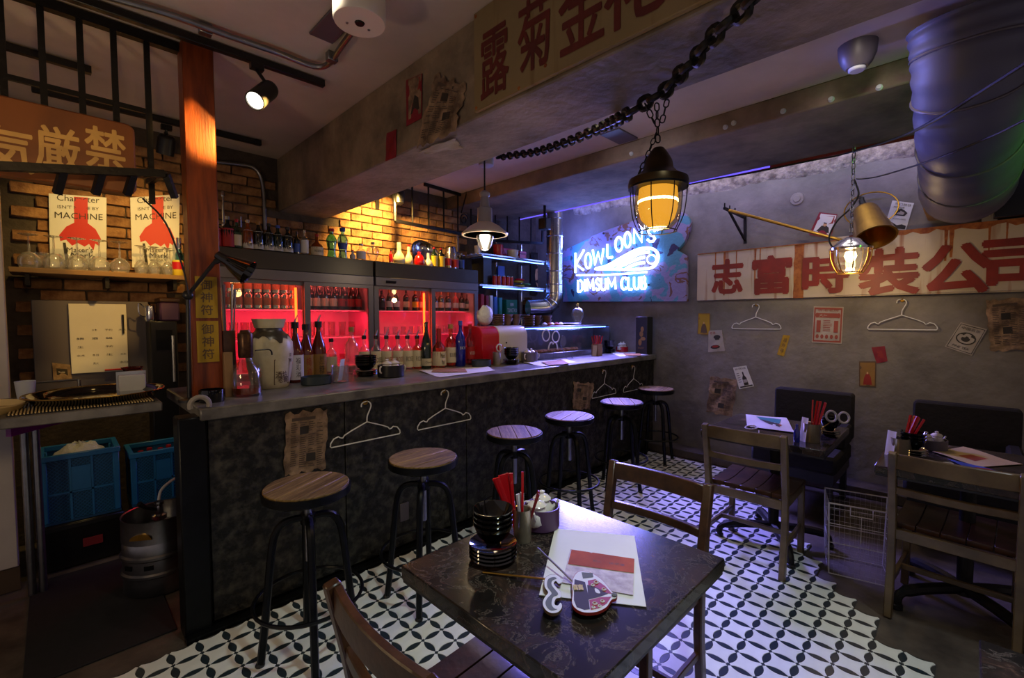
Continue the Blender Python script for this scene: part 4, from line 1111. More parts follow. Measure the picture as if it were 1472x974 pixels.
p = onZ(239, 180, 2.71); d_ = (p-CAM).dot(FW)
spot('unlit black track spotlight left of the wooden post', p, atD(240, 194, d_), atD(237, 222, d_+.03), .05, False)
p = onY(566, 268, 3.80)
t = thing('wall_spotlight', 'black spotlight tucked below the beam over the brick wall', 'spotlight', p)
MB().lathe([(.03, .02), (.055, .01), (.06, -.03), (.05, -.10), (.02, -.12)], c=onY(573, 276, 3.80), seg=18).build('can', 'black_paint', t)
q = onY(573, 276, 3.80); MB().tube([q+V((0, 0, .02)), V((q.x, q.y, 2.75))], .008, 6).build('stem', 'black_paint', t)
# conduit pipe on the ceiling
pts = [onZ(x, y, 2.72) for x, y in ((-60, -72), (150, -6), (240, 20), (330, 52), (400, 76), (440, 92), (462, 96), (476, 88), (490, 68), (506, 46))]
t = thing('ceiling_conduit', 'grey conduit pipe bent along the ceiling beside the lit track', 'pipe', pts[2])
MB().tube(smooth_path(pts, 5), .014, 10).build('pipe', 'steel', t)
for x, y in ((295, 40), (477, 80)): q = onZ(x, y, 2.735); MB().box(q.x-.025, q.y-.02, q.z-.03, q.x+.025, q.y+.02, 2.75).build('saddle_clip', 'steel', t, bev=.003)
pts = [onY(x, y, 4.12) for x, y in ((302, 232), (340, 236), (362, 240), (374, 252), (379, 275), (380, 300), (381, 330))]
solo('wall_conduit', MB().tube(smooth_path(pts, 5), .016, 10), 'steel', 'grey conduit bending down the dark wall beside the beam', 'pipe', pts[3], local=False)
# speaker drum and sprinkler cup
q = onZ(517, 33, 2.60)
t = thing('ceiling_speaker', 'round beige drum fitting on the ceiling near the top edge', 'ceiling fitting', (q.x, q.y, 2.60))
MB().lathe([(.098, 2.60), (.102, 2.61), (.102, 2.75)], c=(q.x, q.y, 0), seg=32).build('drum', 'enamel_white', t)
MB().lathe([(.016, 2.594), (.02, 2.60)], c=(q.x, q.y, 0), seg=14).build('centre_screw', 'dark_steel', t)
for a in (2.4, .3): MB().lathe([(.005, 2.597), (.006, 2.60)], c=(q.x+.05*math.cos(a), q.y+.05*math.sin(a), 0), seg=8).build('screw', 'steel', t)
q = onZ(1232, 92, 2.66)
t = thing('sprinkler_cup', 'grey cup-shaped sprinkler on the ceiling before the bolted beam', 'ceiling fitting', (q.x, q.y, 2.66))
MB().lathe([(.045, 2.64), (.062, 2.66), (.078, 2.70), (.082, 2.75)], c=(q.x, q.y, 0), seg=24).build('cup', 'grey_plastic', t)
MB().lathe([(.03, 2.625), (.036, 2.63), (.036, 2.64)], c=(q.x, q.y, 0), seg=16).build('deflector', 'pale_plastic', t)
q = onZ(699, 238, 2.66)
t = thing('round_downlight', 'small round ceiling light at the far end of the heavy chain', 'ceiling fitting', (q.x, q.y, 2.7))
MB().lathe([(.052, 2.655), (.06, 2.66), (.062, 2.75)], c=(q.x, q.y, 0), seg=24).build('housing', 'pale_plastic', t)
MB().lathe([(0, 2.657), (.045, 2.6565)], c=(q.x, q.y, 0), seg=24).build('face', 'enamel_grey', t)

# ---------------------------------------------------------------- big duct at the upper right
t = thing('air_duct', 'thick ribbed duct lit blue and green coming down to a box', 'duct', onX(1380, 150, 3.6))
cx = onX(1378, 150, 3.45); pts = [onX(1395, 24, 2.75), onX(1394, 60, 2.77), onX(1392, 110, 2.82), onX(1392, 180, 3.02), onX(1392, 235, 3.45), onX(1388, 270, 4.15)]
pp = smooth_path(pts, 12); rs = []
for i, p in enumerate(pp):
    f = i/(len(pp)-1); rs.append((70-20*f)*mpp(p)*(1+.018*math.sin(i*1.25)))
MB().tube(pp, rs, 28).build('duct_hose', 'duct_wrap', t)
for i in (14, 27, 40, 50): 
    p = pp[i]; d_ = (pp[i+1]-pp[i-1]).normalized(); R_m = d_.to_track_quat('Z', 'Y').to_matrix()
    MB().tube([p+R_m @ V((rs[i]*1.01*math.cos(a*PI/16), rs[i]*1.01*math.sin(a*PI/16), 0)) for a in range(32)], .006, 6, True).build('strap', 'grey_plastic', t)
a, b = onX(1334, 250, 4.45), onX(1432, 302, 4.45)
MB().box(4.10, b.y, b.z, 4.61, a.y, a.z+.06).build('connection_box', 'cardboard', t, bev=.008)
a, b = onX(1412, 297, 4.60), onX(1434, 320, 4.60)
t = thing('wall_switch', 'small pale switch box above the right end of the sign', 'switch', (4.6, b.y, b.z))
MB().box(4.57, b.y, b.z, 4.615, a.y, a.z).build('housing', 'grey_plug', t, bev=.004)
MB().box(4.562, b.y+.04, b.z+.05, 4.57, a.y-.04, a.z-.04).build('rocker', 'paper_white', t, bev=.002)

a, b = onX(1433, 212, 4.52), onX(1500, 328, 4.52)
t = thing('black_board', 'black panel at the right edge of the picture above the sign', 'panel', (4.52, a.y, b.z))
MB().box(4.50, b.y-.3, zt+.04, 4.615, a.y, a.z+.05).build('panel_sheet', 'black_paint', t, bev=.004)
MB().box(4.49, b.y-.3, a.z+.01, 4.50, a.y-.01, a.z+.04).build('edge_trim', 'green_print', t)

# ---------------------------------------------------------------- iron window grille over the fridges
zg = 2.32
g0, g1, g2 = onY(568, 317, 3.80), onZ(712, 346, zg), onZ(780, 352, zg-.02)
g0.z = g1.z = zg; g2.z = zg
t = thing('iron_grille', 'black iron window grille with scrolls hung above the fridges', 'grille', g0)
tz = 2.735
for a, b, z in ((g0, g1, zg), (g1, g2, zg), (g0.lerp(g1, .25), g0.lerp(g1, .62), tz), (g1.lerp(g2, .1), g2, tz)):
    MB().bar((a.x, a.y, z), (b.x, b.y, z), .024, .03).build('rail', 'black_iron', t)
for i in range(7):
    p = g0.lerp(g1, i/7); MB().tube([(p.x, p.y, zg), (p.x, p.y, tz)], .016 if i == 0 else .009, 6).build('bar', 'black_iron', t)
for i in range(5):
    p = g1.lerp(g2, i/4); MB().tube([(p.x, p.y, zg), (p.x, p.y, tz)], .018 if i == 4 else .009, 6).build('bar', 'black_iron', t)
def spiral(c, ux, r, turns, a0, sg, n=22): return [c+ux*(sg*r*(1-.75*i/n)*math.cos(a0+2*PI*turns*i/n))+V((0, 0, r*(1-.75*i/n)*math.sin(a0+2*PI*turns*i/n))) for i in range(n+1)]
ux = (g1-g0).normalized()
for px, py, r, a0, sg in ((668, 252, .055, -.4, 1), (684, 254, .055, -.4, -1), (676, 313, .065, .3, 1)):
    c0 = onY(px, py, 3.80); w = (c0.x-g0.x)/(g1.x-g0.x); c0.y = g0.y+(g1.y-g0.y)*w
    MB().tube(spiral(c0, ux, r, 1.4, a0, sg), .007, 6).build('scroll', 'black_iron', t)
for x0_, x1_ in (((676, 258), (663, 306)), ((676, 258), (692, 306))):
    a, b = onY(*x0_, 3.80), onY(*x1_, 3.80); MB().tube([a, b], .007, 6).build('brace', 'black_iron', t)
MB().bar((g0.x, g0.y, zg+.26), (g0.x, 4.13, zg+.26), .016, .016).build('wall_bracket', 'black_iron', t)
MB().box(g0.x-.02, 4.12, zg+.16, g0.x+.02, 4.135, zg+.36).build('wall_plate', 'black_iron', t)
q = onY(784, 325, 3.5); q = atD(783, 322, 4.9)
t = thing('small_flood_light', 'small black flood light beside the silver duct', 'spotlight', q)
MB().box(q.x-.05, q.y-.05, q.z-.06, q.x+.05, q.y+.05, q.z+.06).build('housing', 'black_paint', t, bev=.006)
MB().box(q.x-.04, q.y-.056, q.z-.05, q.x+.04, q.y-.05, q.z+.05).build('front_glass', 'neon_socket', t)
MB().bar((q.x, q.y, q.z+.05), (q.x, q.y, 2.617), .02, .02).build('bracket', 'black_iron', t)

# ================================================================ papers on the walls
WN = (-1, 0, 0); WP = WX-.001
def wpaper(name, label, cat, px4, pm, prints=(), mats=(), X=WP, **kw): return paper(name, label, cat, wall_quad(px4, X=X), WN, pm, prints, mats, **kw)
frame_ = lambda mi, a=.04, w=.02: [(mi, R_(a, a, 1-a, a+w)), (mi, R_(a, 1-a-w, 1-a, 1-a)), (mi, R_(a, a, a+w, 1-a)), (mi, R_(1-a-w, a, 1-a, 1-a))]
wpaper('picture_card', 'small golden portrait card under the neon sign, leftmost on the concrete wall', 'card', [(1004, 450), (1021, 450), (1021, 481), (1003, 480)], 'label_gold',
       [(3, R_(.06, .05, .94, .95))]+figure(0, 1, 2, s=1.0), ('ink', 'skin_print', 'ink_brown', 'yellow_paper'))
wpaper('picture_card', 'pale card printed with dark bowls, overlapping the leftmost portrait card', 'card', [(1019, 475), (1038, 474), (1042, 504), (1018, 506)], 'paper_grey',
       [(0, ell(.6, .68, .24, .10)), (0, R_(.46, .55, .74, .68)), (0, ell(.45, .22, .30, .09)), (1, ell(.45, .24, .22, .05)), ('text', '老酒', 1, .3, .88, .4, .12)], ('ink', 'ink_red'))
wpaper('wall_slip', 'narrow yellow slip pasted below the left coat hanger', 'slip', [(1126, 481), (1136, 482), (1127, 512), (1117, 509)], 'yellow_paper',
       [('text', '福', 0, .5, .75, .5, .2), ('text', '寿', 0, .5, .5, .5, .2), ('text', '禄', 0, .5, .25, .5, .2)], ('ink_brown',))
wpaper('poster', 'pale poster printed in red with a banner and columns of text', 'poster', [(1170, 440), (1213, 441), (1210, 494), (1167, 492)], 'paper_grey',
       frame_(2, .03, .05)+[(2, R_(.10, .70, .90, .82)), ('text', '大成商行', 1, .5, .76, .6, .07), ('text', '香港老牌', 0, .5, .90, .7, .07)]+lines(0, .36, .66, .34, .62, 7, .018, 2)+
       [(0, ell(.14, .76, .06, .07, 10)), (0, ell(.86, .76, .06, .07, 10))]+[(0, ell(.18+.16*i, .18, .055, .06, 10)) for i in range(5)]+[(0, R_(.14, .3, .28, .62)), (0, R_(.72, .3, .86, .62))], ('ink_faded', 'paper_grey', 'ink_faded'))
wpaper('poster', 'small black and white bottle advert beside the torn newspaper', 'poster', [(1054, 528), (1073, 525), (1084, 555), (1063, 559)], 'paper_white',
       [('text', 'BEVERAGE', 0, .5, .90, .8, .09), (0, [(.42, .12), (.72, .12), (.72, .45), (.62, .58), (.62, .74), (.52, .74), (.52, .58), (.42, .45)]), (1, R_(.44, .24, .70, .38)), (0, R_(.1, .04, .95, .1))]+lines(0, .12, .34, .3, .7, 5, .02), ('ink', 'paper_grey'))
wpaper('newspaper_piece', 'crumpled brown newspaper on the wall by the middle table', 'newspaper', [(1022, 541), (1061, 545), (1053, 598), (1016, 592)], 'paper_old', newsprint(4), ('print_grey', 'ink'), curl=.007, torn=.03, seed=4)
wpaper('picture_card', 'portrait card of a lady in yellow above the middle bench', 'card', [(1235, 519), (1260, 519), (1259, 556), (1235, 555)], 'ink_brown',
       [(3, R_(.07, .05, .93, .95))]+figure(0, 1, 2, s=1.0), ('ink', 'skin_print', 'ink_red', 'label_gold'))
wpaper('wall_slip', 'red square of paper overlapping the card of the lady', 'slip', [(1253, 499), (1272, 497), (1276, 519), (1260, 522)], 'red_paper', [('text', '福', 0, .5, .5, .45, .5)], ('ink_red',))
wpaper('poster', 'tilted grey advert with an oval picture at the right', 'poster', [(1381, 463), (1419, 473), (1397, 511), (1358, 498)], 'paper_grey',
       frame_(0)+[(0, ell(.5, .5, .36, .22)), (1, ell(.5, .5, .31, .18)), (0, ell(.5, .48, .16, .10)), ('text', '中国名茶', 0, .5, .84, .7, .1), ('text', 'FINE TEA', 0, .5, .16, .6, .08)], ('ink', 'paper_grey'))
wpaper('newspaper_piece', 'crumpled brown newspaper at the right edge of the wall', 'newspaper', [(1417, 432), (1482, 426), (1484, 501), (1424, 505)], 'paper_old', newsprint(9), ('print_grey', 'ink'), curl=.009, torn=.03, seed=9)
wpaper('poster', 'red bordered poster with a figure and a flag above the brass rod', 'poster', [(1178, 305), (1204, 308), (1194, 343), (1163, 337)], 'red_paper',
       [(0, R_(.12, .10, .97, .95)), (1, [(.3, .85), (.9, .92), (.92, .62), (.7, .55), (.5, .62)]), (2, [(.25, .2), (.85, .2), (.78, .42), (.6, .5), (.4, .45)]), (3, ell(.55, .52, .09, .08, 12)), (4, R_(.46, .56, .62, .62)), ('text', '人民万岁', 1, .5, .14, .7, .06)], ('paper_white', 'ink_red', 'ink', 'skin_print', 'ink'))
wpaper('poster', 'white advert with a kettle drawing above the brass spotlight', 'poster', [(1283, 288), (1314, 292), (1302, 331), (1271, 328)], 'paper_white',
       [('text', '可口热饮', 0, .55, .90, .75, .09), ('text', '代客送茶', 0, .4, .79, .5, .07), (0, [(.25, .5), (.75, .5), (.85, .62), (.7, .7), (.5, .76), (.3, .66)]), (1, [(.35, .54), (.68, .54), (.72, .62), (.5, .68)]), ('text', 'HONG KONG', 0, .55, .38, .6, .05),
        (0, [(.1, .03), (.95, .03), (.95, .16), (.75, .2), (.55, .14), (.35, .2), (.1, .3)])], ('ink', 'paper_grey'))
BX = 1.369
wpaper('poster', 'red edged poster of a figure pasted high on the beam', 'poster', [(585, 116), (608, 106), (607, 170), (585, 182)], 'red_paper',
       [(0, R_(.15, .12, .97, .98)), (1, [(.4, .9), (.9, .95), (.9, .68), (.6, .66)]), (2, [(.3, .2), (.85, .24), (.8, .5), (.55, .6), (.45, .4)])], ('paper_old', 'ink_red', 'ink'), X=BX)
wpaper('newspaper_piece', 'large torn brown newspaper hanging on the side of the beam', 'newspaper', [(628, 106), (672, 124), (655, 192), (600, 212)], 'paper_old', newsprint(5), ('print_grey', 'ink'), curl=.007, torn=.05, seed=5, X=BX)
wpaper('wall_slip', 'small red slip low on the side of the beam', 'slip', [(557, 192), (571, 186), (570, 226), (555, 232)], 'red_paper', [('text', '財', 0, .5, .7, .5, .25), ('text', '神', 0, .5, .35, .5, .25)], ('ink_red',), X=BX)
paper('newspaper_piece', 'pinkish newspaper scrap pasted under the beam', 'newspaper', [onZ(602, 216, 2.311), onZ(652, 196, 2.311), onZ(664, 210, 2.311), onZ(616, 219, 2.311)], (0, 0, -1), 'paper_grey', curl=.004, torn=.05, seed=6)
# papers on the bar front
FYb = 2.4045
def bpaper(label, px4, **kw): return paper('newspaper_piece', label, 'newspaper', wall_quad(px4, Y=FYb), (0, -1, 0), 'paper_old', newsprint(kw['seed']), ('print_grey', 'ink'), **kw)
bpaper('tall brown newspaper pasted on the bar front above the nearest stool', [(410, 594), (470, 587), (467, 672), (408, 684)], curl=.006, torn=.035, seed=12)
bpaper('small brown newspaper on the bar front behind the fourth stool', [(824, 548), (853, 551), (846, 588), (822, 587)], curl=.005, torn=.04, seed=14)

# whisky posters on the brick
BY = WY-.040
def whisky_poster(px4, label):
    paper('whisky_poster', label, 'poster', wall_quad(px4, Y=BY), (0, -1, 0), 'paper_white',
      [(0, [(.42, .98), (.66, .98), (.66, .62), (.80, .54), (.90, .40), (.86, .30), (.80, .36), (.76, .24), (.70, .34), (.60, .29), (.48, .34), (.38, .30), (.28, .38), (.18, .36), (.16, .44), (.28, .56), (.42, .62)]),
       ('text', 'Character', 1, .50, .955, .74, .085), ('text', "ISN'T MADE BY", 1, .50, .83, .72, .045), ('text', 'MACHINE', 1, .51, .715, .84, .085),
       ('text', "Maker's", 1, .52, .245, .46, .07), ('text', 'Mark', 1, .56, .165, .40, .08), ('text', 'WHISKY', 1, .54, .10, .36, .035)]+[(1, [(.22, .34), (.27, .34), (.33, .03), (.27, .03)])],
      ('wax_red', 'ink'), group='whisky posters on the brick wall', curl=.0008)
whisky_poster([(70, 278), (153, 284), (153, 384), (72, 384)], 'whisky poster with a red wax cap, left one above the glass shelf')
whisky_poster([(187, 284), (258, 279), (257, 384), (190, 384)], 'whisky poster with a red wax cap, right one next to the wooden post')

# ================================================================ coat hangers
def hanger(fr, w, h, label, mats='paper_white', r=.0036, hook_h=.5):
    """fr origin at the top of the hook; w wide, h tall"""
    o, ux, uz, un = fr; P = lambda u, v: o+ux*(u*w)+uz*(v*h)
    t = thing('coat_hanger', label, 'coat hanger', o, 'wire coat hangers')
    body = [(0, -.52), (-.22, -.68), (-.31, -.76), (-.335, -.82), (-.365, -.80), (-.39, -.765), (-.45, -.80), (-.49, -.90), (-.495, -.97), (-.48, -1), (0, -1), (.48, -1), (.495, -.97), (.49, -.90), (.45, -.80), (.39, -.765), (.365, -.80), (.335, -.82), (.31, -.76), (.22, -.68)]
    MB().tube([P(*q) for q in body], r, 6, True).build('frame', mats, t)
    hk = [(-.075, -.12), (-.07, -.04), (-.03, .0), (.02, .0), (.055, -.06), (.058, -.15), (.03, -.27), (.005, -.38), (0, -.52)]
    MB().tube(smooth_path([P(*q) for q in hk], 3), r, 6).build('hook', mats, t)
    return t
def wall_hook(p, un, label):
    t = thing('wall_hook', label, 'hook', p, 'small hooks for the hangers'); q = V(un).to_track_quat('Z', 'Y').to_matrix()
    MB().lathe([(.016, 0), (.016, .004), (.012, .008)], c=p, seg=12, rot=q).build('plate', 'brass', t)
    MB().tube([p, p+V(un)*.016, p+V(un)*.024+V((0, 0, .008))], .0035, 6).build('peg', 'brass', t)
def px_hanger(pxt, pxl, pxr, pyb, label, X=None, Y=None, fr=None, un=None, **kw):
    on = (lambda a, b: onX(a, b, X)) if X else (lambda a, b: onY(a, b, Y))
    top_, l, r_ = on(*pxt), on(pxl, pyb[0]), on(pxr, pyb[1]); w = (r_-l).length; h = top_.z-(l.z+r_.z)/2
    o = V(top_); f = fr(o); t = hanger(f, w/.99, h, label, **kw); wall_hook(o+V(un)*-.018+V((0, 0, -.005)), un, 'hook for the '+label.replace('wire ', ''))
px_hanger((1087, 437), 1049, 1119, (471, 474), 'wire coat hanger on the wall, left of the red printed poster', X=WX-.022, fr=fr_sign, un=WN)
px_hanger((1297, 430), 1247, 1347, (472, 475), 'wire coat hanger on the wall, right of the red printed poster', X=WX-.022, fr=fr_sign, un=WN)
px_hanger((527, 577), 475, 575, (639, 627), 'wire coat hanger on the bar front, nearest the tall newspaper', Y=2.384, fr=fr_back, un=(0, -1, 0))
px_hanger((640, 561), 604, 680, (618, 601), 'double wire coat hanger on the bar front above the second stool', Y=2.384, fr=fr_back, un=(0, -1, 0))
px_hanger((869, 532), 852, 886, (571, 566), 'wire coat hanger on the bar front beside the small newspaper', Y=2.384, fr=fr_back, un=(0, -1, 0), r=.0026)
px_hanger((911, 526), 897, 925, (563, 558), 'furthest wire coat hanger on the dark bar front', Y=2.384, fr=fr_back, un=(0, -1, 0), r=.0022)

# ================================================================ contents of the fridges
YS = 3.80
can_h, can_r = .118, .031
t0 = None
def can_proto():
    t = bpy.data.objects.new('beer_can', None); COL.objects.link(t); ROOT[t.name] = V(); KIDS[t.name] = []; t['category'] = 'can'; t['_h'] = can_h
    r = can_r
    MB().lathe([(r*.78, 0), (r, .008), (r, can_h-.012), (r*.84, can_h), (0, can_h-.003)], seg=14).build('body', 'silver_can', t)
    MB().lathe([(r+.0006, .03), (r+.0006, .085)], seg=14).build('printed_band', 'label_gold', t)
    return t
CAN = can_proto()
for i, px in enumerate((328, 342, 357, 371, 384, 397, 409, 420)):
    p = onY(px, 443, YS)
    for k in range(2): put((CAN, 1.0), (p.x, YS, 1.487+k*can_h), 'silver beer can stacked two high on the top shelf of the left fridge', 'silver beer cans in the left fridge')
for row, yy in ((0, YS-.03), (1, YS+.06)):
    for i, px in enumerate((443, 455, 467, 479, 491, 503, 515)):
        p = onY(px+row*5, 443, yy)
        if p.x > 1.90: continue
        put(bottle('beer', 'beer_brown', 'silver_can', 'label_cream' if i < 4 else 'label_red', .205, .029, lab=(.14, .46)), (p.x, yy, 1.487),
            ('brown beer bottle with a cream label' if i < 4 else 'brown beer bottle with a red label')+' on the right-hand top shelf of the left fridge', 'beer bottles in the left fridge')
def tumbler(mat_, h, r):
    key = ('tumbler', mat_, round(h, 3))
    if key not in PROTO:
        t = bpy.data.objects.new('tumbler', None); COL.objects.link(t); ROOT[t.name] = V(); KIDS[t.name] = []; t['category'] = 'glass'; t['_h'] = h
        MB().lathe([(0, 0), (r*.82, 0), (r*.86, .004), (r, h), (r*.94, h), (r*.80, .012), (0, .012)], seg=14).build('cup', mat_, t); PROTO[key] = t
    return PROTO[key], 1.0
for px in (336, 352, 366, 381, 396, 410, 423, 448, 462, 477, 492, 506): put(tumbler('pink_glass', .125, .030), (onY(px, 480, YS).x, YS, 1.262), 'clear tumbler on the second shelf of the left fridge', 'tumblers in the left fridge')
for px in (336, 352, 366, 381, 396, 410, 448, 462, 477, 492): put(tumbler('pink_glass', .10, .030), (onY(px, 480, YS).x, YS, 1.012), 'clear tumbler on the third shelf of the left fridge', 'tumblers in the left fridge')
wines = [(549, 'bottle_dark', 'label_black', 'cap_black', 'slim dark wine bottle at the left end'), (560, 'bottle_green', 'label_white', 'label_gold', 'white-labelled champagne bottle, first'), (570, 'bottle_green', 'label_white', 'label_gold', 'white-labelled champagne bottle, second'),
         (584, 'bottle_dark', 'label_cream', 'cap_black', 'dark bottle with a cream label'), (597, 'bottle_dark', 'label_yellow', 'label_gold', 'dark bottle with an orange yellow label'), (607, 'red_liquor', 'label_white', 'cap_red', 'pinkish wine bottle next to the red tube'),
         (625, 'bottle_green', 'label_white', 'label_gold', 'first bottle right of the red tube'), (634, 'bottle_green', 'label_cream', 'label_gold', 'second bottle right of the red tube'), (644, 'bottle_dark', 'label_white', 'label_gold', 'third bottle right of the red tube'),
         (655, 'red_liquor', 'label_white', 'cap_red', 'rose bottle with a tall white label'), (664, 'bottle_dark', 'label_white', 'label_black', 'dark bottle second from the right end'), (672, 'bottle_dark', 'label_grey' if False else 'label_cream', 'cap_black', 'dark bottle at the right end')]
for px, bm_, lm, cm, lb in wines:
    p = onY(px, 453, YS); put(bottle('champ' if 'champ' in lb or 'first' in lb else 'wine', bm_, cm, lm, .205 if px not in (549, 672) else .18, .031, lab=(.16, .42), cap_z=.80), (p.x, YS, 1.487), lb+' of the top shelf in the right fridge', 'wine bottles in the right fridge')
for px in (556, 568, 580, 592, 604, 628, 640, 652, 664): put(tumbler('clear_glass', .075, .027), (onY(px, 475, YS).x, YS, 1.262), 'small clear glass on the second shelf of the right fridge', 'small glasses in the right fridge')

# ================================================================ bottles on top of the fridges
TOP = ('y', 3.74, 1.912); TOPB = ('y', 3.90, 1.912)
GF = 'bottles standing on the fridges'
def tb(px, yt, w, kind, body, cap, lm, lb, pl=TOP, yb=355, **kw):
    yb2 = 355+(px-309)*.087; return bottle_px(px, yb2, yt, w, pl, kind, body, cap, lm, lb+' on top of the '+('left' if px < 537 else 'right')+' fridge', GF, **kw)
tb(310, 311, 15, 'spirit', 'beer_brown', 'label_gold', 'label_red', 'first red-labelled bottle from the wooden post', lab=(.05, .62))
tb(328, 311, 16, 'spirit', 'bottle_dark', 'silver_can', 'label_red', 'second red-labelled bottle from the wooden post', lab=(.05, .62))
tb(341, 315, 12, 'spirit', 'green_glass', 'cap_red', 'label_cream', 'pale green bottle with a red cap')
for i, (px, c_, fm) in enumerate(((357, 'silver_can', 'amber_liquor'), (372, 'label_gold', 'bottle_dark'), (387, 'cap_black', 'bottle_dark'), (400, 'label_blue', 'bottle_green'), (414, 'cap_black', 'bottle_dark'))):
    tb(px, 316+i*2.5, 14, 'spirit', fm, c_, 'label_white', ('first', 'second', 'third', 'fourth', 'fifth')[i]+' square white-labelled dark bottle', lab=(.06, .66), writing='FINE\nOLD\nRUM')
tb(427, 332, 8, 'wine', 'bottle_dark', 'cap_black', 'label_blue', 'slim dark bottle with a blue label')
tb(438, 330, 11, 'wine', 'clear_glass', 'silver_can', 'label_white', 'slim clear bottle with a white label', lab=(.1, .6))
tb(456, 336, 17, 'squat', 'amber_liquor', 'cap_red', 'label_cream', 'squat amber bottle with a red top', lab=(.05, .42), writing='RESERVE')
tb(477, 328, 15, 'vase', 'green_glass', 'red_liquor', None, 'green vase-shaped bottle with a red neck')
tb(493, 327, 15, 'vase', 'aqua_glass', 'label_blue', 'label_blue', 'blue green vase-shaped bottle with a blue stopper', lab=(.3, .5))
tb(507, 358, 8, 'flask', 'label_white', 'cap_red', None, 'tiny white flask beside the vase-shaped bottles')
tb(519, 349, 13, 'square', 'clear_glass', 'silver_can', 'label_white', 'small clear square bottle', lab=(.08, .55))
tb(536, 347, 18, 'skull', 'clear_glass', 'silver_can', None, 'clear skull-shaped bottle')
tb(562, 357, 6, 'wine', 'red_liquor', 'cap_black', None, 'slim red bottle', yb=0)
tb(574, 347, 17, 'gourd', 'jar_glaze', 'label_cream', None, 'large pale green gourd-shaped bottle')
tb(588, 350, 12, 'gourd', 'jar_glaze', 'cap_red', None, 'cream gourd-shaped bottle with a red stopper')
tb(603, 360, 15, 'jar', 'red_liquor', 'cap_red', None, 'round red ceramic jar')
tb(616, 362, 12, 'gourd', 'white_ceramic', None, None, 'small white gourd-shaped jar')
tb(624, 353, 10, 'wine', 'bottle_green', 'cap_red', 'label_yellow', 'first yellow-labelled bottle before the silver bowl', lab=(.06, .56))
tb(634, 354, 11, 'wine', 'bottle_dark', 'cap_red', 'label_yellow', 'second yellow-labelled bottle before the silver bowl', lab=(.06, .56))
tb(644, 355, 10, 'wine', 'clear_glass', 'silver_can', 'label_red', 'clear bottle with a red label', lab=(.15, .5))
tb(654, 362, 11, 'wine', 'clear_glass', 'silver_can', 'label_red', 'clear bottle with a swirling red label', lab=(.1, .6))
tb(663, 362, 9, 'wine', 'bottle_dark', 'silver_can', 'label_blue', 'bottle with a blue label', lab=(.1, .6))
q = onY(322, 338, 3.95); q.z = 1.912
t = thing('chrome_stand', 'thin chrome stand rising behind the red-labelled bottles by the post', 'stand', q)
MB().lathe([(.04, 0), (.04, .012), (.008, .018)], c=q, seg=16).build('base', 'chrome', t)
MB().tube([q+V((0, 0, .015)), q+V((0, 0, .42))], .008, 8).build('pole', 'chrome', t)
MB().lathe([(.014, .41), (.016, .43), (.008, .45), (0, .45)], c=q, seg=10).build('tip', 'chrome', t)
MB().tube([q+V((-.03, 0, .20)), q+V((.10, 0, .20)), q+V((.115, 0, .20)), q+V((.115, 0, .28))], .005, 6).build('side_arm', 'chrome', t)
MB().sphere(q+V((0, 0, .20)), .018, 10, 6).build('clamp', 'chrome', t)
p = onY(611, 362, 4.0)
t = thing('steel_bowl', 'large shiny steel bowl propped behind the bottles on the fridge', 'bowl', (p.x, 4.0, 1.93))
Rm = Matrix.Rotation(math.radians(62), 3, 'X') @ Matrix.Rotation(.0, 3, 'Z')
rb = 31*mpp(p)*.75
MB().lathe([(.02, -.10), (rb*.5, -.085), (rb*.85, -.05), (rb*.98, 0), (rb*1.03, .004), (rb*.96, 0), (rb*.82, -.045), (rb*.45, -.075), (0, -.085)], c=(p.x, 3.98, 1.925+rb*.88), seg=28, rot=Rm).build('shell', 'chrome', t)
p = onY(648, 358, 4.0)
t = thing('steel_jug', 'shiny steel jug behind the clear bottles on the right fridge', 'jug', (p.x, 4.0, 1.912))
MB().lathe([(.06, 0), (.075, .02), (.07, .16), (.055, .26), (.062, .27), (.05, .26), (.06, .03), (0, .02)], c=(p.x, 4.0, 1.912), seg=18).build('body', 'chrome', t)
MB().tube(smooth_path([(p.x+.06, 4.0, 2.14), (p.x+.12, 4.0, 2.12), (p.x+.12, 4.0, 2.02), (p.x+.065, 4.0, 1.98)], 4), .008, 6).build('handle', 'chrome', t)

# ================================================================ bottles and things on the bar counter
CT = 1.02; CZP = ('z', CT)
GB = 'bottles along the back of the bar counter'
# earthenware jar
p = onZ(389, 556, CT); s = mpp(p)
t = thing('earthenware_jar', 'large cream glazed jar with a dark dripping shoulder on the bar', 'jar', p)
H = 96*s*1.02; R = 31*s
prof = [(0, 0), (R*.72, 0), (R*.78, H*.02), (R*.93, H*.30), (R*1.0, H*.52), (R*.97, H*.66), (R*.80, H*.76), (R*.56, H*.82), (R*.55, H*.865), (R*.60, H*.87), (R*.70, H*.985), (R*.72, H), (R*.62, H), (R*.48, H*.87), (0, H*.86)]
MB().lathe(prof, c=p, seg=32, mis=[0]*6+[1, 1, 1, 0, 0, 0, 1, 1]).build('body', ['jar_glaze', 'jar_dark'], t)
dr = MB(); n = 48; random.seed(21)
ws = [max(.0, min(1, .35+.5*math.sin(i*.55)+.35*math.sin(i*1.7+1))) for i in range(n)]
def jr(z):
    for (r0, z0_), (r1, z1_) in zip(prof, prof[1:]):
        if z0_ <= z <= z1_ and z1_ > z0_: return r0+(r1-r0)*(z-z0_)/(z1_-z0_)
    return R
for i in range(n):
    a = 2*PI*i/n; lo = H*(.755-.105*ws[i])
    for q in range(7):
        z = H*.835+(lo-H*.835)*q/6; rr = jr(z)+.0025; dr.v.append((p.x+rr*math.cos(a), p.y+rr*math.sin(a), p.z+z))
for i in range(n):
    j = (i+1) % n
    for q in range(6): dr.f.append((i*7+q, i*7+q+1, j*7+q+1, j*7+q)); dr.m.append(0)
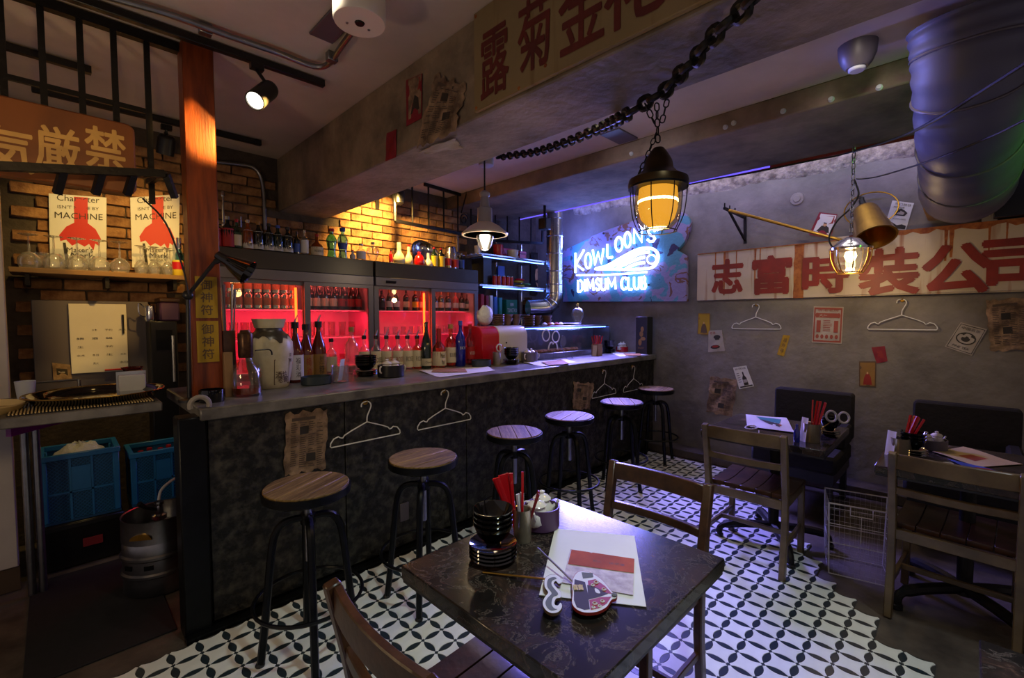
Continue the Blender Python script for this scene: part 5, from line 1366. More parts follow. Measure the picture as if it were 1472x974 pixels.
dr.build('dark_glaze', 'jar_dark', t)
m = MB(); am = math.radians(-105+10)
def on_jar(x, z, lift=.003): 
    zz_ = H*z; rr = jr(zz_)+lift; a = am+x/rr; return V((p.x+rr*math.cos(a), p.y+rr*math.sin(a), p.z+zz_))
def jar_txt(ch, x, z, w, h):
    tb_ = MB().text(ch, 1, FZ, fit=(w, h), thick=0, bold=.012); m.add([on_jar(x+a, z+b/H) for a, b, _ in tb_.v], tb_.f)
jar_txt('酒', .02, .20, .035, .04); jar_txt('坊', .055, .20, .03, .04); jar_txt('老', .03, .13, .03, .035); jar_txt('窖', .065, .13, .035, .035); jar_txt('花', .10, .48, .02, .02); jar_txt('雕', .10, .40, .02, .02)
for x0, x1, z0, z1 in ((-.005, -.001, .06, .42), (.088, .091, .06, .42), (-.005, .091, .415, .425), (-.005, .091, .06, .07)):
    m.add([on_jar(x0, z0), on_jar(x1, z0), on_jar(x1, z1), on_jar(x0, z1)], [(0, 1, 2, 3)])
m.build('painted_writing', 'ink_brown', t, kind='stuff')
# decanter with a brown cup on top
p = onZ(355, 568, CT); s = mpp(p); r = 20*s; h = 94*s
t = thing('glass_decanter', 'clear round decanter holding amber liquor with a brown cup on top', 'decanter', p)
MB().lathe([(0, 0), (r, 0), (r*1.02, .01), (r*1.0, h*.36), (r*.85, h*.46), (r*.45, h*.52), (r*.4, h*.60), (r*.37, h*.60), (r*.42, h*.515), (r*.94, h*.35), (r*.95, .012), (0, .012)], c=p, seg=24).build('glass_body', 'thin_glass', t)
MB().lathe([(0, .013), (r*.93, .013), (r*.93, h*.13), (0, h*.13)], c=p, seg=24).build('liquor', 'amber_liquor', t)
MB().lathe([(r*.44, h*.58), (r*.48, h*.60), (r*.49, h*.93), (r*.46, h*.95), (r*.34, h*.965), (r*.30, h*1.0), (0, h*1.0)], c=p, seg=22).build('brown_cup', 'brown_metal', t)
MB().tube(smooth_path([p+V((r*.6, 0, h*.68)), p+V((r*1.4, -.01, h*.69)), p+V((r*1.65, -.01, h*.66)), p+V((r*1.7, -.01, h*.60))], 4), .004, 6).build('spout', 'dark_steel', t)
bottle_px(426, 549, 463, 20, CZP, 'sake', 'sake_brown', 'cap_black', 'label_white', 'tall sake bottle with a white label and black writing, beside the earthenware jar', GB, lab=(.05, .46), writing='福\n寿\n酒', pourer=True)
bottle_px(441, 546, 466, 20, CZP, 'sake', 'sake_brown', 'cap_black', 'label_gold', 'tall sake bottle with a tan label, between its two neighbours', GB, lab=(.05, .46), writing='梅\n酒', wmat='ink_red')
bottle_px(459, 544, 462, 20, CZP, 'sake', 'sake_brown', 'cap_black', 'label_gold', 'tall sake bottle with a gold label and a gold neck band', GB, lab=(.06, .44), writing='黒\n糖', wmat='ink', pourer=True)
bottle_px(477, 538, 486, 15, CZP, 'square', 'clear_glass', 'cap_black', 'label_cream', 'small clear bottle behind the menu cup', GB, lab=(.1, .5))
bottle_px(506, 537, 470, 19, CZP, 'spirit', 'clear_glass', 'cork', None, 'clear bottle with a cork behind the black bowls', GB)
for i, px in enumerate((524, 541, 556, 572, 586, 600)):
    bottle_px(px, 533-i*.8, 482, 15, CZP, 'square', 'clear_glass' if i < 5 else 'whisky_glass', 'cap_black', 'label_cream', ('first', 'second', 'third', 'fourth', 'fifth', 'sixth')[i]+' clear bottle with a pourer in the row right of the corked bottle', GB, lab=(.06, .56), writing='ROSES', wmat='ink_red' if i in (2, 3) else 'ink', pourer=True)
bottle_px(613, 529, 463, 15, CZP, 'champ', 'bottle_green', 'bottle_dark', 'label_cream', 'dark green champagne bottle on the bar', GB, lab=(.06, .22), writing='Chandon', wmat='ink')
bottle_px(631, 528, 472, 21, CZP, 'squat', 'whisky_glass', 'cap_red', 'label_cream', 'squat whisky bottle with a long red wax top', GB, lab=(.06, .42), cap_z=.50, writing="Maker's\nMark")
bottle_px(648, 526, 466, 18, CZP, 'square', 'whisky_glass', 'cork', 'label_cream', 'whisky bottle with a tan label and corked top', GB, lab=(.10, .46), writing='BOURBON')
bottle_px(662, 526, 461, 15, CZP, 'spirit', 'bottle_blue', 'label_blue', 'bottle_blue', 'cobalt blue vodka bottle', GB, lab=(.30, .52), writing='SKYY', wmat='label_white')
bottle_px(676, 524, 466, 14, CZP, 'spirit', 'pink_glass', 'cap_red', 'label_red', 'clear vodka bottle with a red label', GB, lab=(.15, .45), writing='VODKA', wmat='label_white')
bottle_px(689, 520, 465, 14, CZP, 'spirit', 'bottle_dark', 'label_gold', 'label_black', 'dark liqueur bottle with a gold cap', GB, lab=(.08, .45), writing='JACK', wmat='label_white')

def bowl_stack(px, yb, wpx, n, plates, label, plane=CT, mat_='black_gloss', group=None, pxp=0, hh=None):
    """bowls nested on a pile of small plates; each piece is a thing"""
    p = onZ(px, yb, plane); s = mpp(p); R = wpx*s/2; z = plane
    for i in range(plates):
        r = R*1.12; m = MB().lathe([(0, 0), (r*.55, 0), (r*.62, .006), (r, .016), (r*.97, .020), (r*.6, .010), (0, .008)], seg=24)
        solo('small_plate', m, mat_, f'{("lowest", "second lowest", "third lowest", "upper")[i]} black plate under the bowls {label}', 'plate', (p.x+pxp*random.uniform(-1, 1), p.y, z), group); z += .011
    z += .006
    for i in range(n):
        m = MB().lathe([(0, 0), (R*.45, 0), (R*.46, .006), (R*.75, .022), (R*.98, .052), (R, .056), (R*.96, .056), (R*.72, .026), (R*.4, .010), (0, .009)], seg=26)
        solo('rice_bowl', m, mat_, f'{("topmost", "second", "third", "lowest")[n-1-i if n < 4 else 3-i]} black bowl in the nested stack {label}', 'bowl', (p.x, p.y, z), group); z += hh or .0155
def pot(loc, s, label, mat_='white_ceramic', group=None, rz=0):
    t = thing('sauce_pot', label, 'sauce pot', loc, group); l = V(loc)
    MB().lathe([(0, 0), (.019*s, 0), (.026*s, .012*s), (.025*s, .03*s), (.017*s, .042*s), (.021*s, .048*s)], c=l, seg=16).build('body', mat_, t)
    MB().lathe([(.021*s, .048*s), (.014*s, .055*s), (.005*s, .058*s), (.007*s, .064*s), (0, .067*s)], c=l, seg=14).build('lid', mat_, t)
    c, sn = math.cos(rz), math.sin(rz)
    MB().tube(smooth_path([l+V((c*x, sn*x, z)) for x, z in ((-.022*s, .038*s), (-.042*s, .036*s), (-.042*s, .016*s), (-.024*s, .012*s))], 3), .0035*s, 6).build('handle', mat_, t)
    MB().tube([l+V((c*x, sn*x, z)) for x, z in ((.02*s, .022*s), (.034*s, .036*s), (.038*s, .044*s))], [.006*s, .004*s, .003*s], 6).build('spout', mat_, t)
def dish(px, yb, wpx, hpx, mat_, label, plane=CT, oval=1.0, cat='dish', name='oval_dish', rz=0):
    p = onZ(px, yb, plane); s = mpp(p); R = wpx*s/2; h = hpx*s
    m = MB().lathe([(0, 0), (R*.92, 0), (R, .006), (R, h), (R*.93, h), (R*.92, .010), (0, .009)], seg=28, sy=oval)
    return solo(name, m, mat_, label, cat, (p.x, p.y, plane)), p, R
def sticks(center, z0, R, n, mat_, label, group, h=.2, lean=(.12, .3), az=(0, 360), name='chopstick', seed=1, w=.0045, fan=False):
    rng = random.Random(seed); c = V(center)
    me = MB().bar((0, 0, 0), (0, 0, h), w, w, (1, 0, 0)).add([], [])
    mesh = None
    for i in range(n):
        a = math.radians(az[0]+(az[1]-az[0])*(i+.5)/n+rng.uniform(-8, 8)); l = lean[0]+(lean[1]-lean[0])*i/max(1, n-1) if fan else rng.uniform(*lean)
        if mesh is None: mesh = me.mesh(name, mat_)
        o = bpy.data.objects.new(name, mesh); COL.objects.link(o); ROOT[o.name] = V(); KIDS[o.name] = []
        d_ = V((math.cos(a)*l, math.sin(a)*l, 1)).normalized(); rr = R*.55*math.sqrt(rng.random())
        b = c+V((math.cos(a)*rr-d_.x*.03, math.sin(a)*rr-d_.y*.03, 0)); b.z = z0
        o.location = b; o.rotation_mode = 'QUATERNION'; o.rotation_quaternion = d_.to_track_quat('Z', 'Y')
        tag(o, label, 'chopstick' if name == 'chopstick' else name.replace('_', ' '), group)
def holder(px, yb, wpx, hpx, mat_, label, plane=CT, box=False):
    p = onZ(px, yb, plane); s = mpp(p); R = wpx*s/2; h = hpx*s
    m = MB()
    if box: m.lathe([(0, 0), (R*1.3, 0), (R*1.3, h), (R*1.2, h), (R*1.2, .006), (0, .006)], seg=4, rot=Matrix.Rotation(PI/4, 3, 'Z'))
    else: m.lathe([(0, 0), (R*.96, 0), (R, .004), (R, h), (R*1.03, h+.002), (R*.92, h), (R*.9, .006), (0, .006)], seg=22)
    t = thing('cutlery_holder', label, 'holder', (p.x, p.y, plane)); m.build('cup', mat_, t, world=False)
    return p, R, h, s
def curled_paper(p, label, w, h, mat_='paper_white', rz=0):
    m = MB(); pts = [(x, .25*w*math.sin(x/w*2.2)) for x in [w*(i/8-.5) for i in range(9)]]
    m.prism([(x, y) for x, y in pts]+[(x, y+.002) for x, y in pts[::-1]], (V((0, 0, 0)), V((1, 0, 0)), V((0, 1, 0)), V((0, 0, 1))), 0, h)
    o = solo('menu_card', m, mat_, label, 'card', p); o.rotation_euler = (0.12, .08, rz); return o

# from the left end of the bar
dish(305, 577, 32, 18, 'black_gloss', 'black ashtray bowl with a chrome rim at the left end of the bar', cat='bowl', name='ashtray_bowl')
p = onZ(283, 568, CT); t = thing('gold_flower', 'small gold metal flower beside the ashtray bowl', 'ornament', p)
for k in range(8):
    a = k*PI/4; MB().tube([p+V((0, 0, .012)), p+V((.02*math.cos(a), .02*math.sin(a), .022)), p+V((.042*math.cos(a), .042*math.sin(a), .05))], [.006, .010, .002], 6).build('petal', 'gold_petal', t)
MB().lathe([(.022, 0), (.024, .01), (.012, .018)], c=p, seg=14).build('base', 'dark_steel', t)
p = onZ(296, 592, CT); c0 = V((p.x, 2.40, CT))
solo('hook_ring', MB().tube([c0+V((.036*math.cos(a), 0, .014+.036*math.sin(a))) for a in [math.radians(-20+220*i/16) for i in range(17)]], .011, 8), 'grey_plug', 'grey C-shaped ring standing on the left corner of the bar', 'ring', c0, local=False)
p = onZ(329, 570, CT); s = mpp(p)
solo('wooden_block', MB().box(-.019, -.016, 0, .019, .016, 64*s), 'cardboard', 'narrow wooden block standing left of the glass decanter', 'block', p, bev=.002)
p = V((.637, 2.72, CT)); s = mpp(p)
t = thing('utensil_box', 'tall dark wooden box holding steel and brass utensils by the post', 'holder', p)
m = MB(); hb = 92*s; wv = .027
m.box(p.x-wv, p.y-wv, CT, p.x+wv, p.y+wv, CT+.01).box(p.x-wv, p.y-wv, CT+.01, p.x-wv+.006, p.y+wv, CT+hb).box(p.x+wv-.006, p.y-wv, CT+.01, p.x+wv, p.y+wv, CT+hb).box(p.x-wv+.006, p.y-wv, CT+.01, p.x+wv-.006, p.y-wv+.006, CT+hb).box(p.x-wv+.006, p.y+wv-.006, CT+.01, p.x+wv-.006, p.y+wv, CT+hb)
m.build('box', 'chair_wood', t)
for i, (dx, dy, tx, mt) in enumerate(((-.012, 0, -.02, 'brass'), (-.004, .010, -.005, 'steel'), (.008, -.008, .012, 'brass'), (.012, .010, .03, 'steel'), (.004, -.012, .02, 'chrome'))):
    b = p+V((dx, dy, .012)); e = p+V((dx+tx, dy, hb+.22+.02*math.sin(i*2)))
    u = solo('bar_utensil', MB().tube([b, b.lerp(e, .8), e], [.004, .004, .008], 8), mt, ('steel' if mt != 'brass' else 'brass')+' bar utensil standing in the tall dark wooden box', 'utensil', b, 'utensils in the tall box', local=False)
# black desk lamp
LY = 2.63
t = thing('desk_lamp', 'black jointed desk lamp bending over the left end of the bar', 'lamp', onY(273, 560, LY))
b = onY(272, 560, LY); b.z = CT
MB().lathe([(.045, 0), (.045, .012), (.014, .02)], c=b, seg=18).build('base', 'black_paint', t)
j1, j2 = onY(270, 424, LY), onY(309, 376, LY-.03)
MB().tube([b+V((0, 0, .015)), j1], .0095, 10).build('pole', 'black_paint', t)
MB().sphere(j1, .024, 12, 8).build('joint', 'black_plastic', t)
MB().tube([j1, j2], .009, 8).build('arm', 'black_paint', t)
a_, b_ = onY(312, 366, LY-.03), onY(357, 392, LY-.10); ax = (b_-a_).normalized(); L_ = (b_-a_).length
MB().lathe([(.006, -.01), (.020, .0), (.026, L_*.35), (.036, L_*.48), (.062, L_*.98), (.064, L_), (.058, L_*.98), (.03, L_*.5)], c=a_, seg=24, rot=ax.to_track_quat('Z', 'Y').to_matrix()).build('shade', 'black_gloss', t)
MB().tube([j2, a_.lerp(b_, .2)], .014, 8).build('socket', 'black_plastic', t)
MB().tube(smooth_path([j1+V((.0, -.02, 0)), onY(262, 382, LY-.02), onY(238, 320, LY-.02), onY(205, 285, 2.58)], 5), .004, 6).build('cable', 'cord', t)
# dishes, cups and papers along the bar
dish(455, 552, 42, 12, 'slate_dish', 'dark blue oval dish before the sake bottles', oval=.8)
p, R, h, s = holder(489, 549, 24, 24, 'clear_glass', 'clear cup holding a tan menu card on the bar')
curled_paper((p.x, p.y, CT+.01), 'pale folded menu card standing in the clear cup on the bar', .055, .135, rz=.3)
bowl_stack(526, 540, 31, 4, 3, 'on the bar, left of the sauce pots', group='black tableware left on the bar')
o, p, R = dish(562, 541, 37, 17, 'black_plastic', 'round black tray on the bar holding white sauce pots', cat='tray', name='sauce_tray')
pot((p.x-.030, p.y, CT+.012), 1.65, 'white sauce pot, left one in the black tray on the bar', group='sauce pots on the bar', rz=.4); pot((p.x+.032, p.y+.01, CT+.012), 1.65, 'white sauce pot, right one in the black tray on the bar', group='sauce pots on the bar', rz=2.6)
def flat_paper(px4, label, plane, mat_='paper_white', prints=(), mats=(), name='menu_sheet', **kw): return paper(name, label, 'menu', [onZ(*q, plane) for q in px4], (0, 0, 1), mat_, prints, mats, back=.002, **kw)
flat_paper([(602, 533), (700, 527), (712, 533), (632, 543)], 'white menu sheet on the bar before the squat whisky bottle', CT, curl=.003)
flat_paper([(625, 529), (668, 530), (672, 535), (620, 535)], 'tan menu card lying on the white sheet by the champagne bottle', CT+.007, 'tan_card', curl=.002, name='menu_card')
dish(692, 527, 30, 10, 'slate_dish', 'dark teal oval dish below the dark liqueur bottle', oval=.85)
p, R, h, s = holder(714, 525, 12, 19, 'cup_steel', 'small steel cup with red chopsticks before the red and cream machine')
sticks((p.x, p.y, 0), CT+.012, R, 4, 'red_lacquer', 'red chopstick in the small steel cup before the machine', 'chopsticks on the middle of the bar', h=.17, seed=3)
t_ = solo('prop_glasses', MB().tube([(p.x+.03+.03*math.cos(a*PI/8), p.y, CT+.145+.03*math.sin(a*PI/8)) for a in range(16)], .006, 6, True).tube([(p.x+.03, p.y, CT+.116), (p.x+.005, p.y, CT+.012)], .002, 5), 'white_edge', 'white ring-shaped photo prop standing in the small steel cup', 'prop', (p.x, p.y, CT), local=False)
bowl_stack(735, 523, 22, 4, 3, 'on the bar before the cream machine', group='black tableware in the middle of the bar')
o, p, R = dish(761, 520, 23, 14, 'grey_plastic', 'grey round tray holding sauce pots on the middle of the bar', cat='tray', name='sauce_tray')
pot((p.x-.025, p.y, CT+.012), 1.65, 'white sauce pot, left one in the grey tray', group='sauce pots in the grey tray', rz=.4); pot((p.x+.026, p.y, CT+.012), 1.65, 'white sauce pot, right one in the grey tray', group='sauce pots in the grey tray', rz=2.6)
flat_paper([(752, 521), (812, 517), (832, 521), (780, 527)], 'white menu sheet on the bar below the white photo props', CT, curl=.003)
flat_paper([(778, 521), (806, 517), (820, 523), (790, 525)], 'tan menu card on the bar below the white photo props', CT+.007, 'tan_card', curl=.002, name='menu_card')
# photo props on sticks: pair of glasses, moustache, face
def ring_pts(c, r, ux, n=16): return [c+ux*(r*math.cos(2*PI*i/n))+V((0, 0, r*math.sin(2*PI*i/n))) for i in range(n)]
def prop_px(px, py, z=None, Y=2.72): return onY(px, py, Y)
ux = V((1, 0, 0)); r_ = 8*mpp(prop_px(790, 485))
t = thing('prop_glasses', 'white outlined glasses and moustache photo props on sticks before the display case', 'prop', prop_px(800, 514))
for c in ((785, 482), (799, 484)): MB().tube(ring_pts(prop_px(*c), r_, ux), .006, 6, True).build('lens_ring', 'white_edge', t)
q = prop_px(795, 497); MB().tube(smooth_path([q+V((x*r_, 0, z*r_)) for x, z in ((-1.3, -.6), (-1, .3), (-.4, .7), (0, .4), (.4, .7), (1, .3), (1.3, -.6))], 4), .007, 6).build('moustache', 'white_edge', t)
p = prop_px(809, 490); MB().prism(ell(0, 0, r_*.8, r_*1.1, 14), fr_back(p), 0, .008).build('face_card', 'grey_felt', t)
for a, b in (((796, 500), (795, 514)), ((806, 496), (815, 514)), ((802, 498), (824, 512))):
    e = prop_px(*b); e.z = CT+.003; MB().tube([prop_px(*a), e], .0025, 5).build('stick', 'steel', t)
# right end of the bar
p, R, h, s = holder(858, 511, 12, 17, 'cardboard', 'brown wooden cup with red chopsticks near the right end of the bar', box=True)
sticks((p.x, p.y, 0), CT+.012, R, 6, 'red_lacquer', 'red chopstick in the brown cup near the right end of the bar', 'chopsticks at the right end of the bar', h=.20, seed=4, w=.007)
curled_paper((p.x-.06, p.y-.01, CT), 'cream menu card beside the brown wooden cup', .05, .11, 'paper_cream', rz=1.0)
bowl_stack(876, 507, 16, 4, 3, 'near the right end of the bar', group='black tableware at the right end of the bar')
o, p, R = dish(894, 506, 17, 8, 'red_lacquer', 'red round tray holding sauce pots at the right end of the bar', cat='tray', name='sauce_tray')
pot((p.x-.028, p.y, CT+.012), 1.65, 'white sauce pot, left one in the red tray', group='sauce pots in the red tray', rz=.4); pot((p.x+.03, p.y, CT+.012), 1.65, 'white sauce pot, right one in the red tray', group='sauce pots in the red tray', rz=2.6)
flat_paper([(870, 504), (918, 506), (932, 510), (892, 513)], 'white menu sheet at the right end of the bar', CT, curl=.003)
flat_paper([(896, 508), (920, 508), (922, 511), (900, 511)], 'tan menu card at the right end of the bar', CT+.007, 'tan_card', curl=.002, name='menu_card')
q0, q1 = onX(914, 455, 4.45), onX(930, 502, 4.45)
t = thing('gift_box', 'tall dark blue bottle box with an orange pattern at the end of the bar', 'box', (4.45, (q0.y+q1.y)/2, CT))
MB().box(4.45, q1.y, CT, 4.57, q0.y, q0.z).build('box', 'label_black', t, bev=.003)
m = MB(); cy = (q0.y+q1.y)/2
for dy, dz, a, b in ((0, .22, .022, .03), (.02, .17, .03, .02), (-.015, .13, .02, .035), (.01, .27, .018, .03)): m.prism(ell(-cy+dy, CT+dz, a, b, 12), (V((4.45, 0, 0)), V((0, -1, 0)), V((0, 0, 1)), V((-1, 0, 0))), .0003, .001)
m.text('FINEST', 1, (V((4.45, cy, CT+.07)),)+fr_sign((0, 0, 0))[1:], fit=(.07, .018), thick=.001); m.build('print', 'label_gold', t, kind='stuff')

# ================================================================ refrigerated display case on the bar
t = thing('display_case', 'long glass display case with a red and cream end on the bar', 'display case', (3.5, 2.97, CT))
y0, y1, zt = 2.86, 3.10, 1.335
xl, xm_, xr = onY(692, 500, y0).x, onY(757, 500, y0).x, 4.44
MB().box(xm_, y0-.01, CT, xr, y1, CT+.055).build('base_rail', 'steel', t, bev=.004)
MB().box(xm_, y0+.02, zt-.012, xr, y1, zt).build('top_plate', 'steel', t, bev=.003)
MB().tube([(xm_+.02, y0+.05, zt-.02), (xr-.02, y0+.05, zt-.02)], .006, 6).build('case_lamp', 'blue_glow', t)
cur = arc(y0+.06, zt-.07, .06, 90, 180, 6)
gl = MB(); prof = [(y0, CT+.055), (y0, zt-.07)]+[(a, b) for a, b in cur[::-1]]
gl.v = [(x, a, b) for x in (xm_+.005, xr) for a, b in prof]; n = len(prof); gl.f = [(i, i+1, n+i+1, n+i) for i in range(n-1)]; gl.m = [0]*(n-1)
gl.build('front_glass', 'pane_glass', t)
MB().box(xm_, y1-.012, CT+.055, xr, y1, zt-.012).build('back_panel', 'fridge_grey', t)
MB().box(xr-.012, y0, CT+.055, xr, y1-.012, zt-.012).build('end_panel', 'fridge_grey', t)
def endcap(xa, xb, mt, nm, r=.09):
    pr = [(y0-.012, CT)]+[(a, b) for a, b in arc(y0-.012+r, zt+.012-r, r, 180, 90, 7)]+[(y1, zt+.012), (y1, CT)]
    MB().prism(pr, (V((0, 0, 0)), V((0, 1, 0)), V((0, 0, 1)), V((1, 0, 0))), xa, xb).build(nm, mt, t, bev=.006)
xs_ = xl+(xm_-xl)*.36
endcap(xl, xs_, 'red_machine', 'red_cover'); endcap(xs_, xm_, 'cream_enamel', 'cream_cover')
MB().lathe([(.008, 0), (.006, .006)], c=(xs_+.08, y0-.012, 1.20), seg=10, rot=Matrix.Rotation(PI/2, 3, 'X')).build('knob', 'dark_steel', t)
random.seed(8)
for i in range(16):
    x = xm_+.06+i*.052; m = MB().lathe([(0, 0), (.02, 0), (.026, .012), (.02, .028), (0, .032)], seg=8, sx=1.0, sy=1.6)
    solo('sashimi_block', m, 'fish_food', 'reddish fish piece lying in the glass display case', 'food', (x, 2.95+random.uniform(-.02, .02), CT+.056), 'fish pieces in the display case')
def plates(px, yb, wpx, n, label, mat_, plane=1.347, Y=3.0):
    p = onY(px, yb, Y); s = mpp(p); R = wpx*s/2; z = 1.336
    if px < 757: z = 1.348
    for i in range(n):
        m = MB().lathe([(0, 0), (R*.6, 0), (R, .014), (R*.97, .018), (R*.6, .006), (0, .005)], seg=22)
        solo('brown_plate', m, mat_, f'brown plate in the {label}', 'plate', (p.x, Y, z), 'brown plates on the display case'); z += .0165
plates(716, 465, 19, 6, 'pile above the cream machine', 'brown_ceramic'); plates(760, 466, 18, 6, 'pile right of the small bowls', 'brown_ceramic')
for px, lb in ((730, 'first'), (742, 'second'), (771, 'third'), (786, 'fourth')):
    p = onY(px, 466, 3.0); R = 8*mpp(p); z = 1.348 if px < 757 else 1.336
    for k in range(2):
        m = MB().lathe([(0, 0), (R*.45, 0), (R*.5, .010), (R*.95, .062), (R, .066), (R*.93, .064), (R*.4, .014), (0, .012)], seg=20)
        solo('small_brown_bowl', m, 'brown_ceramic', f'{"lower" if k == 0 else "upper"} brown bowl of the {lb} pair from the left on the display case', 'bowl', (p.x, 3.0, z), 'brown bowls on the display case'); z += .036
p = onY(697, 464, 2.98); m = MB(); random.seed(31)
m.sphere(V((0, 0, .075)), .085, 18, 12); m.v = [tuple(V(q)*random.uniform(.86, 1.08)) for q in m.v]; zmin = min(q[2] for q in m.v); m.v = [(a, b*.6, c-zmin) for a, b, c in m.v]
solo('plastic_bag', m, 'plastic_bag', 'crumpled white plastic bag on the red end of the case', 'bag', (p.x, 2.98, 1.349), ang=80)
p = onY(869, 466, 3.0); put(bottle('skull', 'clear_glass', 'silver_can', None, .235, .068), (4.02, 3.0, 1.336), 'clear skull-shaped bottle on the glass case under the neon sign')
solo('steel_tray', MB().lathe([(0, 0), (.13, 0), (.155, .02), (.15, .024), (.125, .006), (0, .006)], seg=24, sy=.6), 'steel', 'oval steel tray on the glass case left of the skull bottle', 'tray', (3.86, 2.98, 1.336))
random.seed(4)
for i in range(5):
    m = MB().lathe([(0, 0), (.018, .003), (.024, .014), (.012, .03), (0, .034)], seg=8, sx=1.5); solo('wrapped_snack', m, 'menu_tan' if i % 2 else 'plastic_bag', 'small wrapped snack on the glass case left of the steel tray', 'food', (3.42+i*.06, 2.97+random.uniform(-.03, .03), 1.337), 'snacks on the glass case')

# ================================================================ kitchen shelf beyond the fridges
SX0, SX1, SYa, SYb = 3.22, 4.30, 3.72, 4.06
t = thing('wall_shelf', 'steel kitchen shelf of three tiers beside the right fridge', 'shelf', (3.7, 3.9, 1.4))
for z, nm in ((2.095, 'slatted_shelf'), (1.755, 'shelf_board'), (1.43, 'shelf_board')):
    if nm == 'slatted_shelf':
        for i in range(6): y = SYa+(SYb-SYa)*i/5; MB().box(SX0, y-.02, z, SX1, y+.02, z+.014).build('slat', 'duct_steel', t)
        for x in (SX0+.05, (SX0+SX1)/2, SX1-.05): MB().box(x-.015, SYa-.02, z-.018, x+.015, SYb+.02, z).build('bearer', 'duct_steel', t)
    else: MB().box(SX0, SYa-.02, z, SX1, SYb+.02, z+.025).build(nm, 'duct_steel', t, bev=.004)
for x in (SX0+.02, SX0+.62, SX1-.02): MB().tube([(x, SYb+.035, 0), (x, SYb+.035, 2.35)], .013, 8).build('upright', 'duct_steel', t)
MB().tube([(SX0+.05, SYa-.022, 1.745), (SX1-.05, SYa-.022, 1.745)], .006, 6).build('glow_strip', 'blue_glow', t)  # added glowing strip that brightens the tier below
MB().tube([(SX0+.05, SYa-.03, 2.07), (SX1-.05, SYa-.03, 2.07)], .006, 6).build('glow_strip', 'blue_glow', t)  # second added strip, under the top tier
def kbox(px, yb, yt, wpx, depth, mat_, label, cat, z, name='carton', Y=3.80, prints=None, rz=0):
    p = onY(px, yb, Y); s = mpp(p); w = wpx*s/2; h = (yb-yt)*s
    t = thing(name, label, cat, (p.x, Y, z)); MB().box(-w, 0, 0, w, depth, h).build('box', mat_, t, world=False, bev=.002)
    for (txt, mt, v, fw_, fh_) in prints or ():
        MB().text(txt, 1, (V((0, 0, h*v)), V((1, 0, 0)), V((0, 0, 1)), V((0, -1, 0))), fit=(w*2*fw_, h*fh_), thick=.0012, bold=.015).build('print', mt, t, world=False, kind='stuff')
    return t, w, h
kbox(694, 453, 424, 6, .15, 'label_red', 'red-backed packet at the left of the bottom kitchen shelf', 'packet', 1.455, 'packet')
kbox(701, 453, 426, 5, .15, 'red_paper', 'second packet from the left on the bottom kitchen shelf', 'packet', 1.455, 'packet')
kbox(707, 453, 426, 5, .15, 'label_white', 'white packet on the bottom kitchen shelf', 'packet', 1.455, 'packet')
kbox(713, 453, 428, 6, .15, 'drop_blue', 'blue packet on the bottom kitchen shelf', 'packet', 1.455, 'packet')
kbox(720, 453, 429, 6, .15, 'teal_print', 'teal packet next to the beer carton', 'packet', 1.455, 'packet')
kbox(736, 453, 432, 22, .2, 'green_label', 'green beer carton on the bottom kitchen shelf', 'box', 1.455, prints=[('TSINGTAO', 'label_white', .28, .86, .26), ('BEER', 'label_white', .68, .3, .2)])
kbox(771, 453, 434, 20, .2, 'label_white', 'white and blue carton half hidden by the duct elbow', 'box', 1.455, prints=[('水', 'drop_blue', .5, .25, .6)])
kbox(701, 412, 373, 16, .2, 'label_black', 'tall black carton on the middle kitchen shelf', 'box', 1.78, Y=3.82)
kbox(721, 404, 373, 13, .03, 'label_blue', 'dark blue printed panel standing behind the red cans', 'panel', 1.78, 'printed_panel', Y=4.0)
for i, px in enumerate((711, 717, 724, 730, 735)):
    p = onY(px, 412, 3.78); t = thing('red_can', 'red drink can in the row on the middle kitchen shelf', 'can', (p.x, 3.78, 1.78), 'red cans on the middle kitchen shelf')
    MB().lathe([(.02, 0), (.025, .006), (.025, .105)], seg=14).build('body', 'red_plastic', t, world=False); MB().lathe([(.025, .105), (.021, .115), (0, .112)], seg=14).build('lid', 'silver_can', t, world=False)
for i, (px, z, mt) in enumerate(((747, 1.78, 'label_yellow'), (756, 1.805, 'green_print'), (745, 1.83, 'label_yellow'), (747, 1.855, 'red_plastic'))):
    p = onY(px, 410, 3.8); m = MB().lathe([(0, 0), (.06, .002), (.075, .012), (.06, .024), (0, .026)], seg=10, sy=.7)
    solo('noodle_packet', m, mt, ('lowest yellow', 'green', 'upper yellow', 'topmost red')[i]+' instant noodle packet on the middle kitchen shelf', 'packet', (p.x, 3.8, z))
def mug(px, yb, wpx, hpx, mat_, label, z, Y=3.82, inner='red_plastic'):
    p = onY(px, yb, Y); s = mpp(p); R = wpx*s/2; h = hpx*s
    t = thing('enamel_cup', label, 'cup', (p.x, Y, z)); MB().lathe([(0, 0), (R*.8, 0), (R*.85, .005), (R, h), (R*.94, h), (R*.8, .01), (0, .01)], seg=18, mis=[0, 0, 0, 0, 1, 1]).build('cup', [mat_, inner], t, world=False)
    MB().tube(smooth_path([(R*.95, 0, h*.8), (R*1.5, 0, h*.75), (R*1.5, 0, h*.35), (R*.9, 0, h*.25)], 3), .005, 6).build('handle', mat_, t, world=False)
mug(716, 365, 15, 17, 'red_plastic', 'red enamel cup on the top kitchen shelf', 2.11); mug(737, 367, 17, 12, 'white_ceramic', 'white bowl-shaped cup on the top kitchen shelf', 2.11)
mug(686, 358, 9, 12, 'white_ceramic', 'small white cup behind the enamel lamp', 2.11)
t, w, h = kbox(752, 368, 356, 13, .10, 'red_plastic', 'red tin with a lid on the top kitchen shelf', 'tin', 2.11, 'red_tin')
MB().box(-w*1.08, -.004, h*.62, w*1.08, .104, h*.8).build('lid', 'drum_red', t, world=False)
